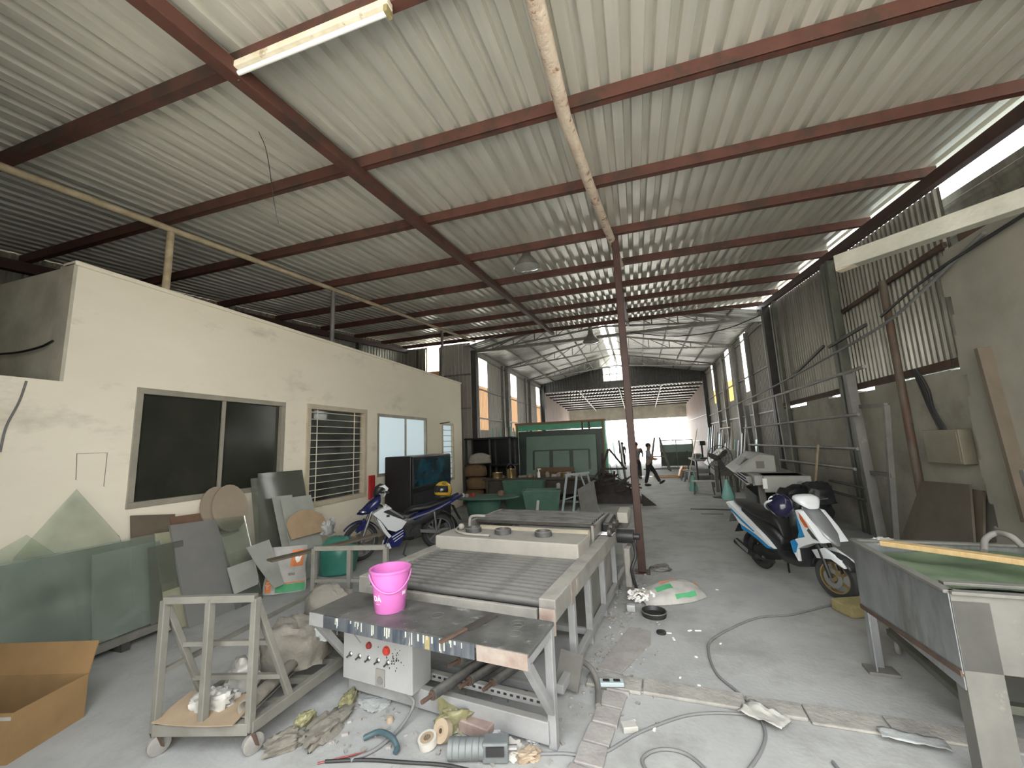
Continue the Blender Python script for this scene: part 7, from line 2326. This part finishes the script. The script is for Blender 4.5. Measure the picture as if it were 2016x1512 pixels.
for i, (px_, m, s) in enumerate((((985, 1448), 'plastic_white', (0.12, 0.07, 0.05)), ((1010, 1480), 'tape_white', (0.13, 0.10, 0.05)), ((915, 1478), 'galv_pale', (0.16, 0.10, 0.04)), ((1040, 1492), 'tape_tan', (0.12, 0.09, 0.05)), ((1050, 1462), 'plastic_white', (0.07, 0.07, 0.04)))):
    c = fl(*px_)
    lump('litter_scrap', m, (c.x, c.y, 0), tuple(v * 0.6 for v in s), 100 + i, names[i], 'scrap', rng.uniform(0, 3), amp=0.45)
c = fl(768, 1420)
o = MB().lathe([(0.0001, 0), (0.03, 0), (0.02, 0.03), (0.0001, 0.035)], 10).build('foam_chip', 'tape_tan', smooth=40)
o.location = (c.x, c.y, 0)
tag(o, 'small tan chip alone on the floor before the control box', 'chip')
pts = [fl(717, 1453, 0.02), fl(745, 1441, 0.05), fl(770, 1450, 0.06), fl(782, 1470, 0.03), fl(778, 1482, 0.02)]
o = MB().tube(bez(pts, 6), 0.017, 8).build('rubber_hose', 'hose_blue', smooth=60)
tag(o, 'short piece of blue-grey hose on the floor before the table', 'hose')
o = MB().tube(bez([fl(625, 1503, 0.012), fl(680, 1490, 0.012), fl(735, 1478, 0.014)], 6), 0.005, 6).build('red_wire', 'red_dark', smooth=60)
tag(o, 'thin dull red wire on the floor leading to the power cable', 'wire')
# dirty rags and plastic along the cart
for i, (px_, m, s, lab) in enumerate((((640, 1440), 'sack_tan', (0.10, 0.20, 0.05), 'dirty tan rag on the floor between cart and table'), ((685, 1385), 'bag_yellow', (0.05, 0.12, 0.05), 'yellow stained rag hanging at the cart beam'), ((560, 1470), 'sack_tan', (0.12, 0.09, 0.05), 'dusty rag under the cart beam'), ((740, 1385), 'plastic_white', (0.10, 0.12, 0.02), 'flat clear plastic film on the floor before the control box'), ((600, 1425), 'bag_yellow', (0.07, 0.06, 0.05), 'small yellowish bag lying under the cart beam'))):
    c = fl(*px_)
    lump('floor_rag', m, (c.x, c.y, 0), s, 120 + i, lab, 'rag', 0.4 * i, amp=0.35)
# small white chips scattered on the floor
for i in range(24):
    px_ = (rng.uniform(1150, 1420), rng.uniform(1150, 1480))
    c = fl(*px_)
    o = MB().box((0, 0, 0.003), (rng.uniform(0.02, 0.06), rng.uniform(0.01, 0.02), 0.006)).build('paper_chip', 'print_white')
    o.location = (c.x, c.y, 0.0)
    o.rotation_euler = (0, 0, rng.uniform(0, 3))
    tag(o, 'tiny white chip of rubbish lying on the open floor', 'chip', 'white chips on the floor')

# a few more lines and bits along the walls
o = MB().tube(bez([aty(1240, 655, 14.0), aty(1330, 662, 14.5), aty(1420, 650, 14.2), aty(1500, 620, 13.6)], 6), 0.018, 6).build('sagging_cable', 'cable_black', smooth=60)
tag(o, 'black cable sagging across the mouth of the gabled hall', 'cable')
p_ = atx(866, 834, W_OFF)
o = MB().bar((0, 0, 0), (0.30, 0.05, 0.03), 0.02, 0.03).build('steel_bracket', 'dark_steel')
o.location = (W_OFF, p_.y, p_.z)
tag(o, 'short dark bracket arm sticking out over the narrow window', 'bracket')
o = MB().box((0, 0, 0.09), (0.26, 1.3, 0.18), (0, 0, R(2))).build('dark_timber', 'rust', bevel=0.01)
o.location = (3.95, 5.2, 4.051)
tag(o, 'dark rotten timber lying on top of the plastered wall', 'timber')

# sweepings: grit and broken bits along the foot of the conveyor and under the table
rng = random.Random(77)
for nm_, m_, n_, lab_ in (('floor_grit', 'dusty_frame', 260, 'dusty grit and broken bits swept along the conveyor foot'), ('floor_rubble', 'brick_dust', 220, 'dusty grey rubble scattered around the table and conveyor')):
    mb = MB()
    for k in range(n_):
        if rng.random() < 0.65:
            y = rng.uniform(3.1, 6.3)
            x = -0.62 + 0.09 * (y - 3.1) + abs(rng.gauss(0, 0.22))
        else:
            x = rng.uniform(-2.3, -0.6)
            y = rng.uniform(2.35, 3.3)
        r = rng.uniform(0.005, 0.02)
        mb.box((x, y, r * 0.4), (r * rng.uniform(1, 2.4), r * rng.uniform(0.7, 1.6), r * 0.8), (0, 0, rng.uniform(0, 3)))
    o = mb.build(nm_, m_)
    o['kind'] = 'stuff'
    o['label'] = lab_
    o['category'] = 'rubble'
